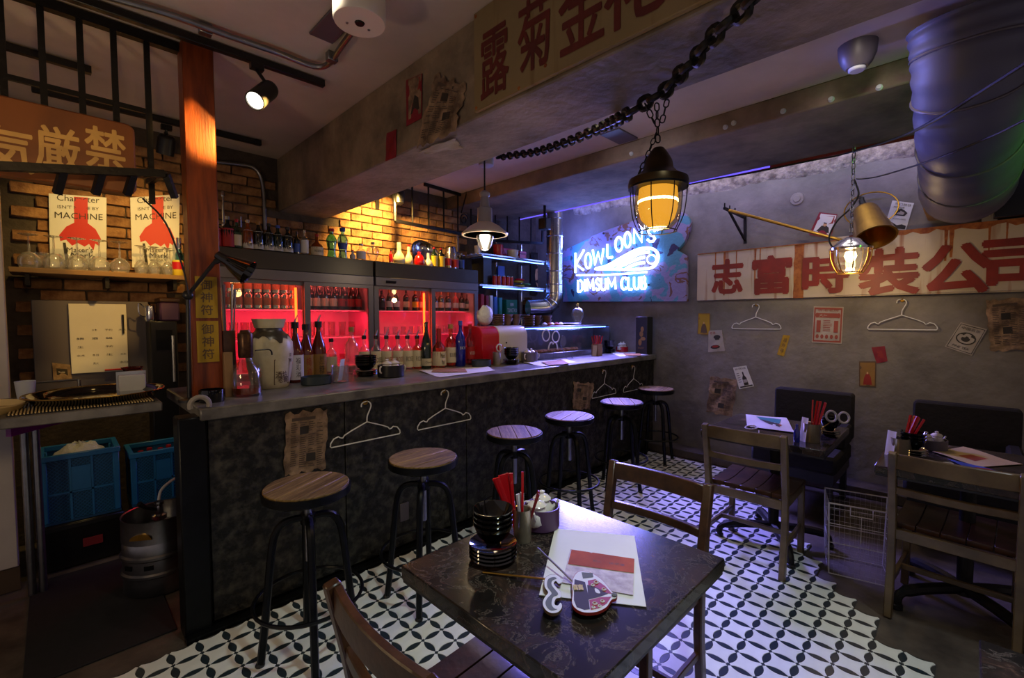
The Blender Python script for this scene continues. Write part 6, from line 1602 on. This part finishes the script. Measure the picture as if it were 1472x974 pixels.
t, w, h = kbox(730, 352, 334, 24, .04, 'red_machine', 'pinkish red box at the back of the top kitchen shelf', 'box', 2.11, Y=4.0)
# jar and face board on the brick behind the duct
p = onY(757, 432, 3.9); t = thing('orange_jar', 'orange glass jar under the middle kitchen shelf', 'jar', (p.x+.03, 3.9, 1.456)); MB().lathe([(0, 0), (.07, 0), (.08, .02), (.075, .16), (.05, .19), (.055, .21), (0, .21)], seg=18).build('body', 'whisky_glass', t, world=False); MB().lathe([(0, .01), (.066, .01), (.066, .12), (0, .12)], seg=18).build('filling', 'amber_liquor', t, world=False)
paper('wall_picture', 'dark picture of a moustached face behind the silver duct', 'picture', wall_quad([(763, 362), (792, 366), (790, 424), (763, 422)], Y=4.12), (0, -1, 0), 'label_black',
      [(0, ell(.6, .45, .40, .38, 18)), (1, [(.2, .66), (.5, .74), (.52, .68), (.25, .6)]), (1, [(.68, .70), (.95, .66), (.92, .6), (.68, .64)]), (1, ell(.38, .54, .07, .03, 10)), (1, ell(.8, .54, .07, .03, 10)), (1, [(.2, .32), (.6, .42), (.98, .30), (.9, .26), (.6, .33), (.3, .26)]), (2, ell(.6, .2, .15, .04, 10)), (1, R_(.15, .78, 1.0, .95))], ('skin_print', 'ink', 'ink_red'), curl=.0005)
# silver duct
t = thing('silver_duct', 'shiny silver ventilation duct with an elbow beside the neon sign', 'duct', (4.1, 3.35, 1.7))
pv = onX(797, 360, 4.12); e1 = onX(797, 425, 4.12)
pts = [V((pv.x, pv.y, 2.617)), V((pv.x, pv.y, 2.2)), V((pv.x, pv.y, e1.z+.02))]+[V((pv.x-.14+.14*math.cos(a), pv.y+.06*(1-math.cos(a)), e1.z+.02-.16*math.sin(a))) for a in [PI/2*i/7 for i in range(1, 8)]]+[V((pv.x-.30, pv.y+.14, e1.z-.15))]
r_ = 11.5*mpp(pv)
MB().tube(pts, r_, 20).build('duct_pipe', 'duct_steel', t)
for z in (2.55, 2.35, 2.15, 1.95, 1.80, e1.z+.03): MB().tube([(pv.x+r_*1.01*math.cos(a*PI/12), pv.y+r_*1.01*math.sin(a*PI/12), z) for a in range(24)], .006, 6, True).build('seam_ring', 'duct_steel', t)
for i in (5, 7): 
    d_ = (pts[i+1]-pts[i-1]).normalized(); R_m = d_.to_track_quat('Z', 'Y').to_matrix(); MB().tube([pts[i]+R_m @ V((r_*1.02*math.cos(a*PI/12), r_*1.02*math.sin(a*PI/12), 0)) for a in range(24)], .006, 6, True).build('seam_ring', 'duct_steel', t)

# ================================================================ left side: glass shelf, board, tray, crates, keg
GS = 1.712
t = thing('glass_shelf', 'wooden shelf on the brick wall carrying upturned glasses', 'shelf', (.2, 4.0, GS))
MB().box(-.17, 3.83, GS-.03, .66, 4.125, GS).build('board', 'cardboard', t, bev=.003)
for x in (-.1, .25, .6): MB().box(x-.01, 3.88, GS-.10, x+.01, 4.12, GS-.03).build('bracket', 'black_iron', t)
def stem_glass(h, r, up=False):
    key = ('stem', h, r)
    if key not in PROTO:
        t = bpy.data.objects.new('wine_glass', None); COL.objects.link(t); ROOT[t.name] = V(); KIDS[t.name] = []; t['category'] = 'glass'; t['_h'] = h
        MB().lathe([(r*.80, 0), (r, h*.18), (r*.92, h*.32), (r*.5, h*.46), (.006, h*.50)], seg=20).build('bowl', 'rim_glass', t)
        MB().tube([(0, 0, h*.50), (0, 0, h*.95)], [.006, .004], 8, caps=False).build('stem', 'rim_glass', t)
        MB().lathe([(.004, h*.95), (r*.5, h*.98), (r*.85, h), (r*.83, h*1.006), (0, h*.985)], seg=20).build('foot', 'rim_glass', t); PROTO[key] = t
    return PROTO[key], 1.0
for i, px in enumerate((43, 79, 112, 144, 173)):
    p = onY(px, 390, 3.92); put(stem_glass(.20, .052), (p.x, 3.92, GS), ('first', 'second', 'third', 'fourth', 'fifth')[i]+' upturned wine glass from the left on the brick-wall shelf', 'upturned glasses on the brick-wall shelf')
for i, px in enumerate((96, 128, 60)): p = onY(px, 388, 4.03); put(tumbler('clear_glass', .11, .034), (p.x, 4.03, GS), 'tumbler behind the upturned wine glasses on the brick-wall shelf', 'tumblers on the brick-wall shelf')
for r_i, yy in ((0, 3.90), (1, 4.0)):
    for i, px in enumerate((203, 222, 241)):
        p = onY(px+r_i*4, 390, yy); put(stem_glass(.185, .036), (p.x, yy, GS), ('front' if r_i == 0 else 'back')+'-row tall upturned glass before the right whisky poster, '+('left', 'middle', 'right')[i], 'tall upturned glasses on the brick-wall shelf')
p = onY(256, 391, 3.90); t = thing('juice_can', 'yellow and red printed can at the right end of the glass shelf', 'can', (p.x, 3.90, GS), None)
MB().lathe([(.030, 0), (.033, .006), (.033, .10), (.028, .108), (0, .106)], seg=16).build('body', 'label_yellow', t, world=False); MB().lathe([(.0336, .045), (.0336, .095)], seg=16).build('printed_band', 'red_plastic', t, world=False)
p = onY(257, 350, 4.02); t = thing('spirit_bottle', 'slim bottle with a silver and blue top behind the printed can', 'bottle', (p.x, 4.02, GS))
MB().lathe([(.024, 0), (.026, .02), (.026, .16), (.012, .20), (.012, .26)], seg=14).build('body', 'aqua_glass', t, world=False); MB().lathe([(.014, .2), (.016, .21), (.016, .28), (0, .28)], seg=12).build('cap', 'chrome', t, world=False)
# steel panel with the whiteboard
t = thing('steel_backsplash', 'grey steel panel fixed low on the dark brick wall', 'panel', (.2, 4.1, 1.0))
MB().box(-.095, 4.09, .94, .475, 4.125, 1.535).build('panel_sheet', 'grey_plastic', t, bev=.003)
a, b = onY(98, 436, 4.07), onY(185, 532, 4.07)
t = thing('whiteboard', 'white notice board with handwritten columns on the steel panel', 'board', ((a.x+b.x)/2, 4.07, b.z))
MB().box(a.x, 4.07, b.z, b.x, 4.086, a.z).build('board', 'paper_white', t, bev=.002)
m = MB(); random.seed(15)
for r_ in range(5):
    for c in range(4):
        x = a.x+.03+c*.07; z = b.z+.06+r_*.055
        if random.random() < .8: m.text(random.choice(('本日', '予約', '生', '鍋', '酒', '月火', '水木')), 1, fr_back((x+.018, 4.069, z)), fit=(random.uniform(.025, .045), .014), thick=.0005)
m.build('writing', 'ink', t, kind='stuff')
MB().tube([(b.x-.02, 4.06, a.z-.07), (b.x-.02, 4.06, a.z-.20)], .006, 8).build('marker', 'black_plastic', t)
MB().tube([(a.x+.16, 4.062, b.z+.012), (a.x+.25, 4.062, b.z+.012)], .006, 8).build('red_marker', 'red_plastic', t)
p0 = [onY(x, y, 4.085) for x, y in ((75, 521), (101, 524), (104, 546), (77, 546))]
paper('wall_note', 'small printed note on the steel panel left of the notice board', 'note', p0, (0, -1, 0), 'paper_old', [(0, R_(.2, .3, .8, .7)), (1, R_(.3, .45, .65, .6))], ('ink', 'paper_grey'))
# dark machine and paper dispenser between panel and post
a, b = onY(214, 437, 3.90), onY(258, 556, 3.90)
t = thing('bar_machine', 'dark upright machine in the shadow left of the wooden post', 'machine', ((a.x+b.x)/2, 3.85, 0))
MB().box(a.x, 3.90, 0, b.x, 4.10, 1.40).build('body', 'black_plastic', t, bev=.008)
MB().box(a.x+.03, 3.895, 1.20, b.x-.03, 3.90, 1.34).build('front_panel', 'dark_steel', t)
MB().tube([(b.x-.03, 3.885, .98), (b.x-.03, 3.885, 1.30)], .010, 8).build('handle', 'steel', t)
t = thing('towel_dispenser', 'pinkish towel dispenser on top of the dark machine', 'dispenser', ((a.x+b.x)/2+.03, 3.92, 1.40))
MB().box(a.x+.06, 3.91, 1.40, b.x+.02, 4.10, 1.53).build('housing', 'purple_plastic', t, bev=.01); MB().box(a.x+.055, 3.905, 1.53, b.x+.025, 4.105, 1.56).build('lid', 'chair_wood', t, bev=.006)
t = thing('metal_shaker', 'shiny metal jug hanging beside the towel dispenser', 'jug', onY(226, 412, 3.82))
q = V((a.x-.02, 3.91, 1.40)); MB().lathe([(.025, 0), (.03, .02), (.026, .10), (.03, .105)], c=q+V((.03, .04, 0)), seg=14).build('body', 'chrome', t); MB().tube(smooth_path([q+V((.0, .03, .09)), q+V((-.03, .02, .12)), q+V((-.03, .02, .05)), q+V((.0, .03, .03))], 3), .004, 6).build('handle', 'chrome', t)
# hatch counter items
HC = 1.02
t = thing('drip_mat', 'ribbed yellowish bar mat under the round tray', 'mat', (.08, 2.95, HC))
MB().box(-.15, 2.745, HC, .33, 3.22, HC+.004).build('base', 'black_plastic', t)
m = MB()
for i in range(44): x = -.145+i*.0108; m.box(x, 2.75, HC+.004, x+.005, 3.215, HC+.009)
m.build('ribs', 'paper_cream', t, kind='stuff')
t = thing('round_tray', 'large round black tray lying on the ribbed mat', 'tray', (.14, 3.0, HC+.012))
MB().lathe([(0, .0), (.225, 0), (.245, .022), (.262, .030), (.258, .034), (.24, .027), (.22, .006), (0, .006)], seg=48).build('tray_body', 'black_gloss', t, world=False)
MB().tube([(.259*math.cos(i*PI/32), .259*math.sin(i*PI/32), .033) for i in range(64)], .003, 5, True).build('rim', 'brass', t, world=False)
p = onZ(5, 585, HC); solo('dark_tray', MB().lathe([(0, 0), (.16, 0), (.18, .03), (.175, .034), (.155, .008), (0, .008)], seg=30), 'paper_cream', 'second tray cut off by the left edge of the picture', 'tray', (p.x-.10, p.y-.12, HC))
p = onZ(30, 556, HC+.0); t = thing('grey_cup', 'grey cup at the back of the hatch counter by the door jamb', 'cup', (-.11, 3.30, HC)); MB().lathe([(0, 0), (.03, 0), (.038, .09), (.035, .09), (.028, .006), (0, .006)], seg=18).build('cup', 'pale_plastic', t, world=False)
t = thing('napkin_stand', 'low steel stand behind the round tray', 'stand', (-.0, 3.34, HC))
MB().box(-.09, -.02, 0, .09, .02, .006).build('base', 'steel', t, world=False)
for x in (-.085, .085): MB().tube([(x, 0, .006), (x, 0, .075)], .008, 8).build('post', 'steel', t, world=False)
MB().tube([(-.085, 0, .075), (.085, 0, .075)], .006, 8).build('bar', 'steel', t, world=False)
p = onZ(208, 552, HC); t = thing('cocktail_glass', 'red cone-shaped cocktail glass behind the round tray', 'glass', (.305, 3.33, HC))
MB().lathe([(.035, 0), (.035, .004), (.005, .010), (.005, .05), (.052, .125), (.050, .125), (.004, .055)], seg=22).build('cup', 'red_glass', t, world=False); MB().lathe([(0, .056), (.042, .115), (0, .115)], seg=20).build('drink', 'red_liquor', t, world=False)
t = thing('white_box', 'white card stand at the right end of the hatch counter', 'box', (.40, 3.20, HC)); MB().box(-.055, -.03, -.0, .055, .03, .10).build('box', 'paper_white', t, world=False, bev=.004); MB().box(-.062, .03, 0, .062, .036, .115).build('back_card', 'pale_plastic', t, world=False)
for o in (t,): o.location.x = .285; o.location.y = 3.15
t = thing('gold_box', 'small gold box standing behind the white card stand', 'box', (.315, 3.27, 1.02)); MB().box(.285, 3.25, 1.02, .345, 3.29, 1.13).build('box', 'label_gold', t, bev=.002)

# blue crates on black tubs
def crate(x0, x1, y0, z0, h, label, inner):
    d = .30; t = thing('blue_crate', label, 'crate', ((x0+x1)/2, y0, z0), 'blue plastic crates under the hatch')
    MB().box(x0, y0, z0, x1, y0+d, z0+.012).build('bottom', 'blue_crate_dark', t)
    w = .03
    for (a, b, c, e) in ((x0, y0, x0+w, y0+w), (x1-w, y0, x1, y0+w), (x0, y0+d-w, x0+w, y0+d), (x1-w, y0+d-w, x1, y0+d)):
        MB().box(a, b, z0+.012, c, e, z0+h-.03).build('corner_post', 'blue_crate', t, bev=.004)
    rim = MB(); rim.box(x0-.006, y0-.006, z0+h-.03, x1+.006, y0+.02, z0+h).box(x0-.006, y0+d-.02, z0+h-.03, x1+.006, y0+d+.006, z0+h).box(x0-.006, y0+.02, z0+h-.03, x0+.02, y0+d-.02, z0+h).box(x1-.02, y0+.02, z0+h-.03, x1+.006, y0+d-.02, z0+h)
    rim.build('rim', 'blue_crate', t, bev=.003)
    MB().box(x0+w, y0+.012, z0+.012, x1-w, y0+.016, z0+h-.03).build('front_wall', 'blue_crate_dark', t)
    for xx in (x0+.008, x1-.012): MB().box(xx, y0+w, z0+.012, xx+.004, y0+d-w, z0+h-.03).build('side_wall', 'blue_crate_dark', t)
    MB().box(x0+w, y0+d-.016, z0+.012, x1-w, y0+d-.012, z0+h-.03).build('back_wall', 'blue_crate_dark', t)
    for k in (1/3, 2/3): xx = x0+w+(x1-x0-2*w)*k; MB().box(xx-.005, y0, z0+.012, xx+.005, y0+.014, z0+h-.03).build('rib', 'blue_crate', t)
    MB().box(x0+w, y0, z0+h*.42, x1-w, y0+.014, z0+h*.42+.010).build('rib', 'blue_crate', t)
    g = MB(); n = 14; W_ = x1-x0-2*w; H_ = h-.045
    for s_ in (-1, 1):
        for i in range(-n, n*2):
            xa = x0+w+W_*i/n; za, zb_ = z0+.014, z0+.014+H_; xb = xa+s_*H_
            lo, hi = x0+w, x1-w
            pa, pb = V((xa, y0+.008, za)), V((xb, y0+.008, zb_))
            def cl(p, q, lim, up): 
                if (p.x < lim) == up: f = (lim-p.x)/(q.x-p.x); return p.lerp(q, f) if 0 <= f <= 1 else None
                return p
            q1 = cl(pa, pb, lo, True) and cl(cl(pa, pb, lo, True), pb, hi, False); q2 = cl(pb, pa, lo, True) and cl(cl(pb, pa, lo, True), pa, hi, False)
            if q1 and q2 and (q1-q2).length > .01: g.bar(q1, q2, .003, .003, (0, 1, 0))
    g.build('lattice', 'blue_crate', t, kind='stuff')
    MB().box((x0+x1)/2-W_/6+.006, y0-.001, z0+h*.45, (x0+x1)/2+W_/6-.006, y0+.006, z0+h*.80).build('label_plate', 'blue_crate', t)
    if inner:
        random.seed(17); m = MB().sphere(V((0, 0, 0)), 1, 20, 14); m.v = [((x0+x1)/2+a*(W_/2-.01)*random.uniform(.85, 1), y0+d/2+b*(d/2-.03)*random.uniform(.85, 1), z0+h-.06+c*.085*random.uniform(.7, 1.2)) for a, b, c in m.v]
        solo('plastic_liner', m, 'plastic_bag', 'crumpled clear plastic bag filling the left blue crate', 'bag', ((x0+x1)/2, y0+d/2, z0+h), local=False, ang=80)
def tub(x0, x1, y0, h, label):
    t = thing('black_tub', label, 'tub', ((x0+x1)/2, y0, 0), 'black tubs under the blue crates')
    P4 = lambda e, z: [(x0-e, y0-e, z), (x1+e, y0-e, z), (x1+e, y0+.32+e, z), (x0-e, y0+.32+e, z)]
    m = MB(); m.v = P4(-.02, 0)+P4(.0, h); m.f = [(3, 2, 1, 0), (4, 5, 6, 7)]+[(i, (i+1) % 4, 4+(i+1) % 4, 4+i) for i in range(4)]; m.m = [0]*6
    m.build('body', 'black_plastic', t, bev=.006); MB().box(x0-.008, y0-.010, h-.03, x1+.008, y0-.001, h-.004).build('lip', 'black_plastic', t, bev=.002)
    MB().box((x0+x1)/2-.005, y0-.012, h*.42, (x0+x1)/2+.08, y0-.006, h*.60).build('red_label', 'drum_red', t)
tub(-.10, .26, 3.56, .262, 'black tub under the left blue crate'); tub(.30, .64, 3.56, .262, 'black tub behind the beer keg')
crate(-.085, .25, 3.58, .264, .39, 'left blue crate filled with plastic bags', True); crate(.30, .62, 3.58, .264, .33, 'right blue crate half hidden by the bar corner', False)
random.seed(23)
for i in range(5): put(bottle('beer', 'beer_brown', 'cap_red', 'label_red', .30, .03, lab=(.14, .46)), (.36+i*.05, 3.68+.05*(i % 2), .28), 'brown bottle standing in the right blue crate', 'bottles in the right blue crate')
# beer keg
kx, ky, kr = .362, 3.02, .163
t = thing('beer_keg', 'dented steel beer keg standing on the black floor mat', 'keg', (kx, ky, 0))
K0 = (kx, ky, .006)
MB().lathe([(kr*.93, 0), (kr*.97, .012), (kr*.96, .07), (kr*.97, .095), (kr*1.03, .103), (kr*1.03, .115), (kr*.98, .123), (kr*.98, .185), (kr*1.03, .193), (kr*1.03, .205), (kr*.98, .213), (kr*.98, .27), (kr*.9, .29), (kr*.3, .305), (0, .305)], c=K0, seg=40).build('body', 'steel', t)
col = MB(); n = 40
for i in range(n):
    a = 2*PI*i/n
    for r_, z in ((kr*.985, .272), (kr*.97, .385), (kr*.985, .392), (kr*.945, .388), (kr*.95, .285)): col.v.append((kx+r_*math.cos(a), ky+r_*math.sin(a), .006+z))
for i in range(n):
    j = (i+1) % n
    a = 2*PI*(i+.5)/n
    for q in range(4): col.f.append((i*5+q, j*5+q, j*5+q+1, i*5+q+1)); col.m.append(0)
col.build('collar', 'steel', t)
for a in (math.radians(-125), math.radians(55)):
    cpt = V((kx+kr*.99*math.cos(a), ky+kr*.99*math.sin(a), .33)); nn = V((math.cos(a), math.sin(a), 0)); tt = V((-math.sin(a), math.cos(a), 0))
    MB().prism([(-.05, -.018)]+arc(0, -.018, .05, 0, 180, 8, .03), (cpt, tt, V((0, 0, 1)), nn), -.004, .004).build('hand_hole', 'brass', t)
for dx in (-.075, .03): 
    a = math.radians(-125)+dx*6; cpt = V((kx+kr*.985*math.cos(a), ky+kr*.985*math.sin(a), .165)); nn = V((math.cos(a), math.sin(a), 0)); tt = V((-math.sin(a), math.cos(a), 0))
    MB().prism([(-.02, -.012), (.02, -.012), (.02, .012), (-.02, .012)], (cpt, tt, V((0, 0, 1)), nn), -.002, .003).build('stamped_plate', 'dark_steel', t)
MB().lathe([(.022, .31), (.022, .345), (.034, .35), (.034, .37), (.02, .375), (.016, .42), (.022, .425), (.022, .44), (0, .44)], c=K0, seg=16).build('coupler', 'chrome', t)
MB().tube([V((kx, ky, .40)), V((kx-.06, ky-.03, .44)), V((kx-.085, ky-.04, .47))], [.010, .010, .013], 8).build('coupler_handle', 'black_plastic', t)
solo('keg_hose', MB().tube(smooth_path([(kx, ky, .452), (kx+.02, ky+.03, .50), (kx+.10, ky+.09, .53), (kx+.2, ky+.2, .50)], 5), .007, 8), 'pale_plastic', 'pale hose rising from the coupler of the beer keg', 'hose', (kx, ky, .452), local=False)
# rubber mat
solo('floor_mat', MB().box(-.135, 2.515, -.003, .35, 3.50, .005), 'floor_mat', 'black rubber mat on the floor before the beer keg', 'mat', (.1, 3.0, 0), local=False, bev=.002)

# ================================================================ foreground table
TZ = .72
bowl_stack(709, 803, 62, 0, 4, 'on the foreground table', plane=TZ, group='black tableware on the foreground table')
p = onZ(709, 803, TZ); s = mpp(p); R = 29*s; z = TZ+.052
for i in range(4):
    solo('rice_bowl', MB().lathe([(0, 0), (R*.45, 0), (R*.46, .006), (R*.75, .022), (R*.98, .052), (R, .056), (R*.96, .056), (R*.72, .026), (R*.4, .010), (0, .009)], seg=30), 'black_gloss', ('lowest', 'third', 'second', 'topmost')[i]+' black bowl in the nested stack on the foreground table', 'bowl', (p.x, p.y, z), 'black tableware on the foreground table'); z += .0145
p, R, h, s = holder(751, 776, 25, 46, 'cup_steel', 'steel cup full of red chopsticks on the foreground table', plane=TZ)
sticks((p.x-.012, p.y+.008, 0), TZ+.01, R*.7, 9, 'red_lacquer', 'red chopstick in the fan leaning left from the steel cup on the foreground table', 'red chopsticks on the foreground table', h=.205, lean=(.06, .42), az=(126, 144), seed=6, w=.0085, fan=True)
sticks((p.x, p.y, 0), TZ+.01, R*.4, 1, 'red_lacquer', 'single upright red chopstick in the steel cup on the foreground table', 'red chopsticks on the foreground table', h=.205, lean=(.02, .05), az=(0, 90), seed=8, w=.0075)
sticks((p.x, p.y, 0), TZ+.01, R*.6, 4, 'label_white', 'white handled spoon in the steel cup on the foreground table', 'spoons on the foreground table', h=.135, lean=(.05, .2), az=(20, 120), name='spoon', seed=2, w=.007)
sticks((p.x+.01, p.y-.006, 0), TZ+.01, R*.6, 3, 'drum_red', 'dark red chopstick leaning right in the steel cup on the foreground table', 'red chopsticks on the foreground table', h=.15, lean=(.3, .42), az=(-70, -30), seed=9, w=.006)
o, p, R = dish(778, 756, 52, 31, 'purple_plastic', 'round purple tray holding sauce pots on the foreground table', plane=TZ, cat='tray', name='sauce_tray')
pot((p.x-.028, p.y-.006, TZ+.012), 1.5, 'white sauce pot, left one in the purple tray', group='sauce pots on the foreground table', rz=-2.6); pot((p.x+.026, p.y+.020, TZ+.012), 1.5, 'white sauce pot, right one in the purple tray', group='sauce pots on the foreground table', rz=-.8)
flat_paper([(798, 760), (912, 771), (929, 873), (775, 856)], 'white menu sheet lying on the foreground table', TZ, 'paper_white', curl=.0008)
flat_paper([(820, 790), (912, 804), (910, 856), (808, 838)], 'printed menu card with a rust red band on the foreground table', TZ+.004, 'stone_print',
   [(0, [(0.02, .52), (1, .56), (1, .99), (.36, .99), (.34, .965), (.30, .985), (.02, .98)]), ('text', '點心酒場菜單', 1, .62, .74, .48, .07)], ('menu_tan', 'ink_brown'), curl=.0004, name='menu_card')
# photo props: helmet and moustache on sticks, cut-outs 6 mm thick
def tz(x, y, z=TZ+.010): return onZ(x, y, z)
def cutout(poly_px, z, th, mt, nm, t, z0=None):
    pts = [onZ(x, y, z) for x, y in poly_px]; c = sum(pts, V())/len(pts)
    MB().prism([(q.x, q.y) for q in pts], FZ, z-th if z0 is None else z0, z).build(nm, mt, t, kind=None)
def grow(poly, k):
    cx = sum(a for a, b in poly)/len(poly); cy = sum(b for a, b in poly)/len(poly)
    return [(cx+(a-cx)*k, cy+(b-cy)*k) for a, b in poly]
def sp(pts, n=4, closed=True): return [(v.x, v.y) for v in smooth_path([(a, b, 0) for a, b in pts], n, closed)]
zc = TZ+.018
t = thing('hat_prop', 'cut-out hat photo prop with red scrollwork lying on the menu card', 'prop', tz(850, 850, TZ+.01))
hat = sp([(823, 852), (822, 838), (826, 826), (834, 820), (848, 822), (862, 830), (872, 840), (880, 850), (887, 853), (886, 859), (879, 862), (872, 872), (858, 879), (840, 880), (828, 875), (822, 866)])
cutout(hat, zc-.0005, .007, 'ink_red', 'wooden_core', t); cutout(grow(hat, .985), zc, .001, 'white_edge', 'white_edge', t)
band = [(826, 832), (841, 836), (845, 852), (848, 875), (840, 876), (829, 872), (825, 862), (825, 846)]
cutout(band, zc+.0005, .0005, 'ink', 'black_band', t)
cutout([(845, 834), (856, 832), (870, 842), (880, 853), (862, 851), (846, 846)], zc+.0005, .0005, 'ink_red', 'red_crown', t)
cutout([(847, 862), (862, 858), (879, 857), (872, 867), (860, 874), (849, 876)], zc+.0005, .0005, 'ink_red', 'red_crown', t)
cutout([(844, 840), (858, 844), (874, 853), (862, 857), (846, 861)], zc+.0006, .0005, 'ink', 'black_flap', t)
cutout(sp([(855, 845), (860, 847), (863, 852), (859, 852), (856, 850)], 3), zc+.0009, .0004, 'white_edge', 'white_mark', t)
cutout([(836, 822), (852, 823), (853, 829), (838, 831)], zc+.0005, .0005, 'grey_felt', 'grey_tip', t)
m = MB(); q = onZ(831, 844, zc+.001); ax_ = math.radians(-45); m.text('囍', 1, fr_flat(q, ax_), fit=(.026, .024), thick=.0004, bold=.02); m.build('gold_print', 'label_yellow', t, kind='stuff')
m = MB()
for cx, cy, r in ((857, 836, 4), (868, 846, 3.5), (852, 840, 3), (855, 866, 4), (866, 863, 3.5), (853, 872, 3), (862, 870, 3)):
    m.tube([onZ(cx+r*(1-.6*i/12)*math.cos(i*.75), cy+r*.7*(1-.6*i/12)*math.sin(i*.75), zc+.0012) for i in range(13)], .0011, 4)
m.build('scrollwork', 'white_edge', t, kind='stuff')
MB().lathe([(.006, 0), (.007, .004), (0, .006)], c=onZ(883, 856, zc), seg=10).build('knob', 'grey_felt', t)
MB().tube([tz(823, 835, TZ+.013), tz(773, 787, TZ+.035)], .0028, 6).build('stick', 'steel', t)
t = thing('moustache_prop', 'grey cut-out moustache photo prop on a yellow stick', 'prop', tz(795, 850, TZ+.01))
mo = sp([(783, 832), (789, 826), (798, 825), (805, 829), (807, 836), (803, 838), (799, 834), (796, 838), (801, 845), (806, 850), (806, 858), (799, 860), (797, 868), (802, 870), (806, 866), (808, 872), (803, 879), (793, 881), (784, 876), (780, 867), (783, 858), (788, 851), (783, 843)], 4)
cutout(mo, zc-.0005, .007, 'ink_brown', 'wooden_core', t); cutout(grow(mo, .985), zc, .001, 'white_edge', 'white_edge', t)
inner = sp([(787, 834), (791, 830), (797, 829), (800, 831), (794, 834), (793, 840), (798, 847), (802, 852), (801, 855), (795, 858), (793, 868), (797, 874), (801, 875), (793, 877), (787, 873), (784, 866), (787, 859), (793, 852), (787, 843)], 4)
cutout(inner, zc+.0006, .0005, 'grey_felt', 'grey_face', t)
MB().tube([tz(786, 832, TZ+.011), tz(694, 822, TZ+.004)], .0028, 6).build('stick', 'brass', t)

# ================================================================ middle table by the wall
flat_paper([(1072, 597), (1130, 602), (1143, 623), (1074, 614)], 'curled magazine page on the middle table', TZ, 'paper_white', [(0, [(.25, .85), (.85, .8), (.75, .45), (.45, .45)]), (1, [(.3, .7), (.75, .45), (.72, .2), (.5, .3)]), (2, [(.55, .55), (.8, .4), (.75, .28)])], ('teal_print', 'ink', 'ink_red'), curl=.006, name='magazine')
t = thing('white_prop', 'white outlined photo prop on a stick lying beside the magazine page', 'prop', onZ(1088, 618, TZ))
MB().tube([onZ(1080+9*math.cos(a*PI/8), 614+2.5*math.sin(a*PI/8), TZ+.02) for a in range(16)], .004, 6, True).build('ring', 'white_edge', t); MB().tube([onZ(1091, 618, TZ+.012), onZ(1091, 627, TZ+.004)], .0025, 5).build('stick', 'white_edge', t)
p, R, h, s = holder(1166, 634, 22, 26, 'cup_steel', 'steel cup with red chopsticks on the middle table', plane=TZ)
sticks((p.x, p.y, 0), TZ+.01, R, 6, 'red_lacquer', 'red chopstick in the steel cup on the middle table', 'red chopsticks on the middle table', h=.22, lean=(.12, .30), az=(-90, 10), seed=12, w=.008)
curled_paper((p.x-.035, p.y+.035, TZ+.0), 'white curled menu card behind the steel cup on the middle table', .042, .135, 'paper_white', rz=.5)
t = thing('blue_prop', 'small blue plastic bottle beside the cup on the middle table', 'bottle', (p.x-.07, p.y+.055, TZ)); MB().lathe([(.014, 0), (.016, .01), (.016, .06), (.007, .075), (.007, .10), (0, .10)], seg=12).build('body', 'bottle_blue', t, world=False)
t = thing('glasses_prop', 'wooden round spectacles photo prop leaning at the middle table cup', 'prop', p+V((.12, -.05, .1)))
c1, c2 = atD(1195, 598, 2.62), atD(1213, 600, 2.62); r_ = 7.6*2.62/F_PX; ux = (c2-c1).normalized()
for c in (c1, c2): MB().tube(ring_pts(c, r_, ux, 20), .0062, 6, True).build('lens_ring', 'white_edge', t)
MB().tube([c1+ux*r_, c2-ux*r_], .006, 6).build('bridge', 'white_edge', t); MB().tube([c1-V((0, 0, r_)), p+V((.0, 0, .03))], .0028, 5).build('stick', 'brass', t)
bowl_stack(1192, 625, 24, 3, 2, 'on the middle table', plane=TZ, group='black tableware on the middle table')

# ================================================================ right table
p, R, h, s = holder(1294, 655, 24, 26, 'cup_steel', 'steel cup with red chopsticks on the right table', plane=TZ)
sticks((p.x+.01, p.y, 0), TZ+.01, R, 7, 'red_lacquer', 'red chopstick in the steel cup on the right table', 'red chopsticks on the right table', h=.20, lean=(.28, .48), az=(-75, -25), seed=14, w=.009)
curled_paper((p.x-.03, p.y+.04, TZ+.0), 'white curled menu card behind the steel cup on the right table', .042, .125, 'paper_white', rz=.5)
bowl_stack(1312, 656, 30, 3, 3, 'on the right table', plane=TZ, group='black tableware on the right table')
o, p, R = dish(1338, 645, 36, 15, 'grey_plastic', 'round dark tray holding sauce pots on the right table', plane=TZ, cat='tray', name='sauce_tray')
pot((p.x-.028, p.y+.02, TZ+.012), 1.25, 'white sauce pot, left one on the right table', group='sauce pots on the right table', rz=2.4); pot((p.x+.026, p.y-.02, TZ+.012), 1.25, 'white sauce pot, right one on the right table', group='sauce pots on the right table', rz=-.8)
flat_paper([(1340, 650), (1385, 643), (1470, 668), (1410, 672)], 'cream menu booklet on the right table', TZ, 'paper_cream', [(0, R_(.25, .3, .6, .62))], ('menu_tan',), curl=.003, name='menu_booklet')
flat_paper([(1362, 660), (1408, 671), (1440, 679), (1410, 683)], 'dark magazine with a red stripe on the right table', TZ, 'label_blue', [(0, R_(.4, .2, .9, .5))], ('ink_red',), curl=.002, name='magazine')
t = thing('white_prop', 'white outlined photo prop lying before the cream booklet', 'prop', onZ(1365, 668, TZ))
MB().tube([onZ(1360+10*math.cos(a*PI/8), 667+2.2*math.sin(a*PI/8), TZ+.008) for a in range(16)], .004, 6, True).build('ring', 'white_edge', t); MB().tube([onZ(1370, 668, TZ+.006), onZ(1385, 671, TZ+.004)], .0025, 5).build('stick', 'white_edge', t)
bpy.context.view_layer.update()
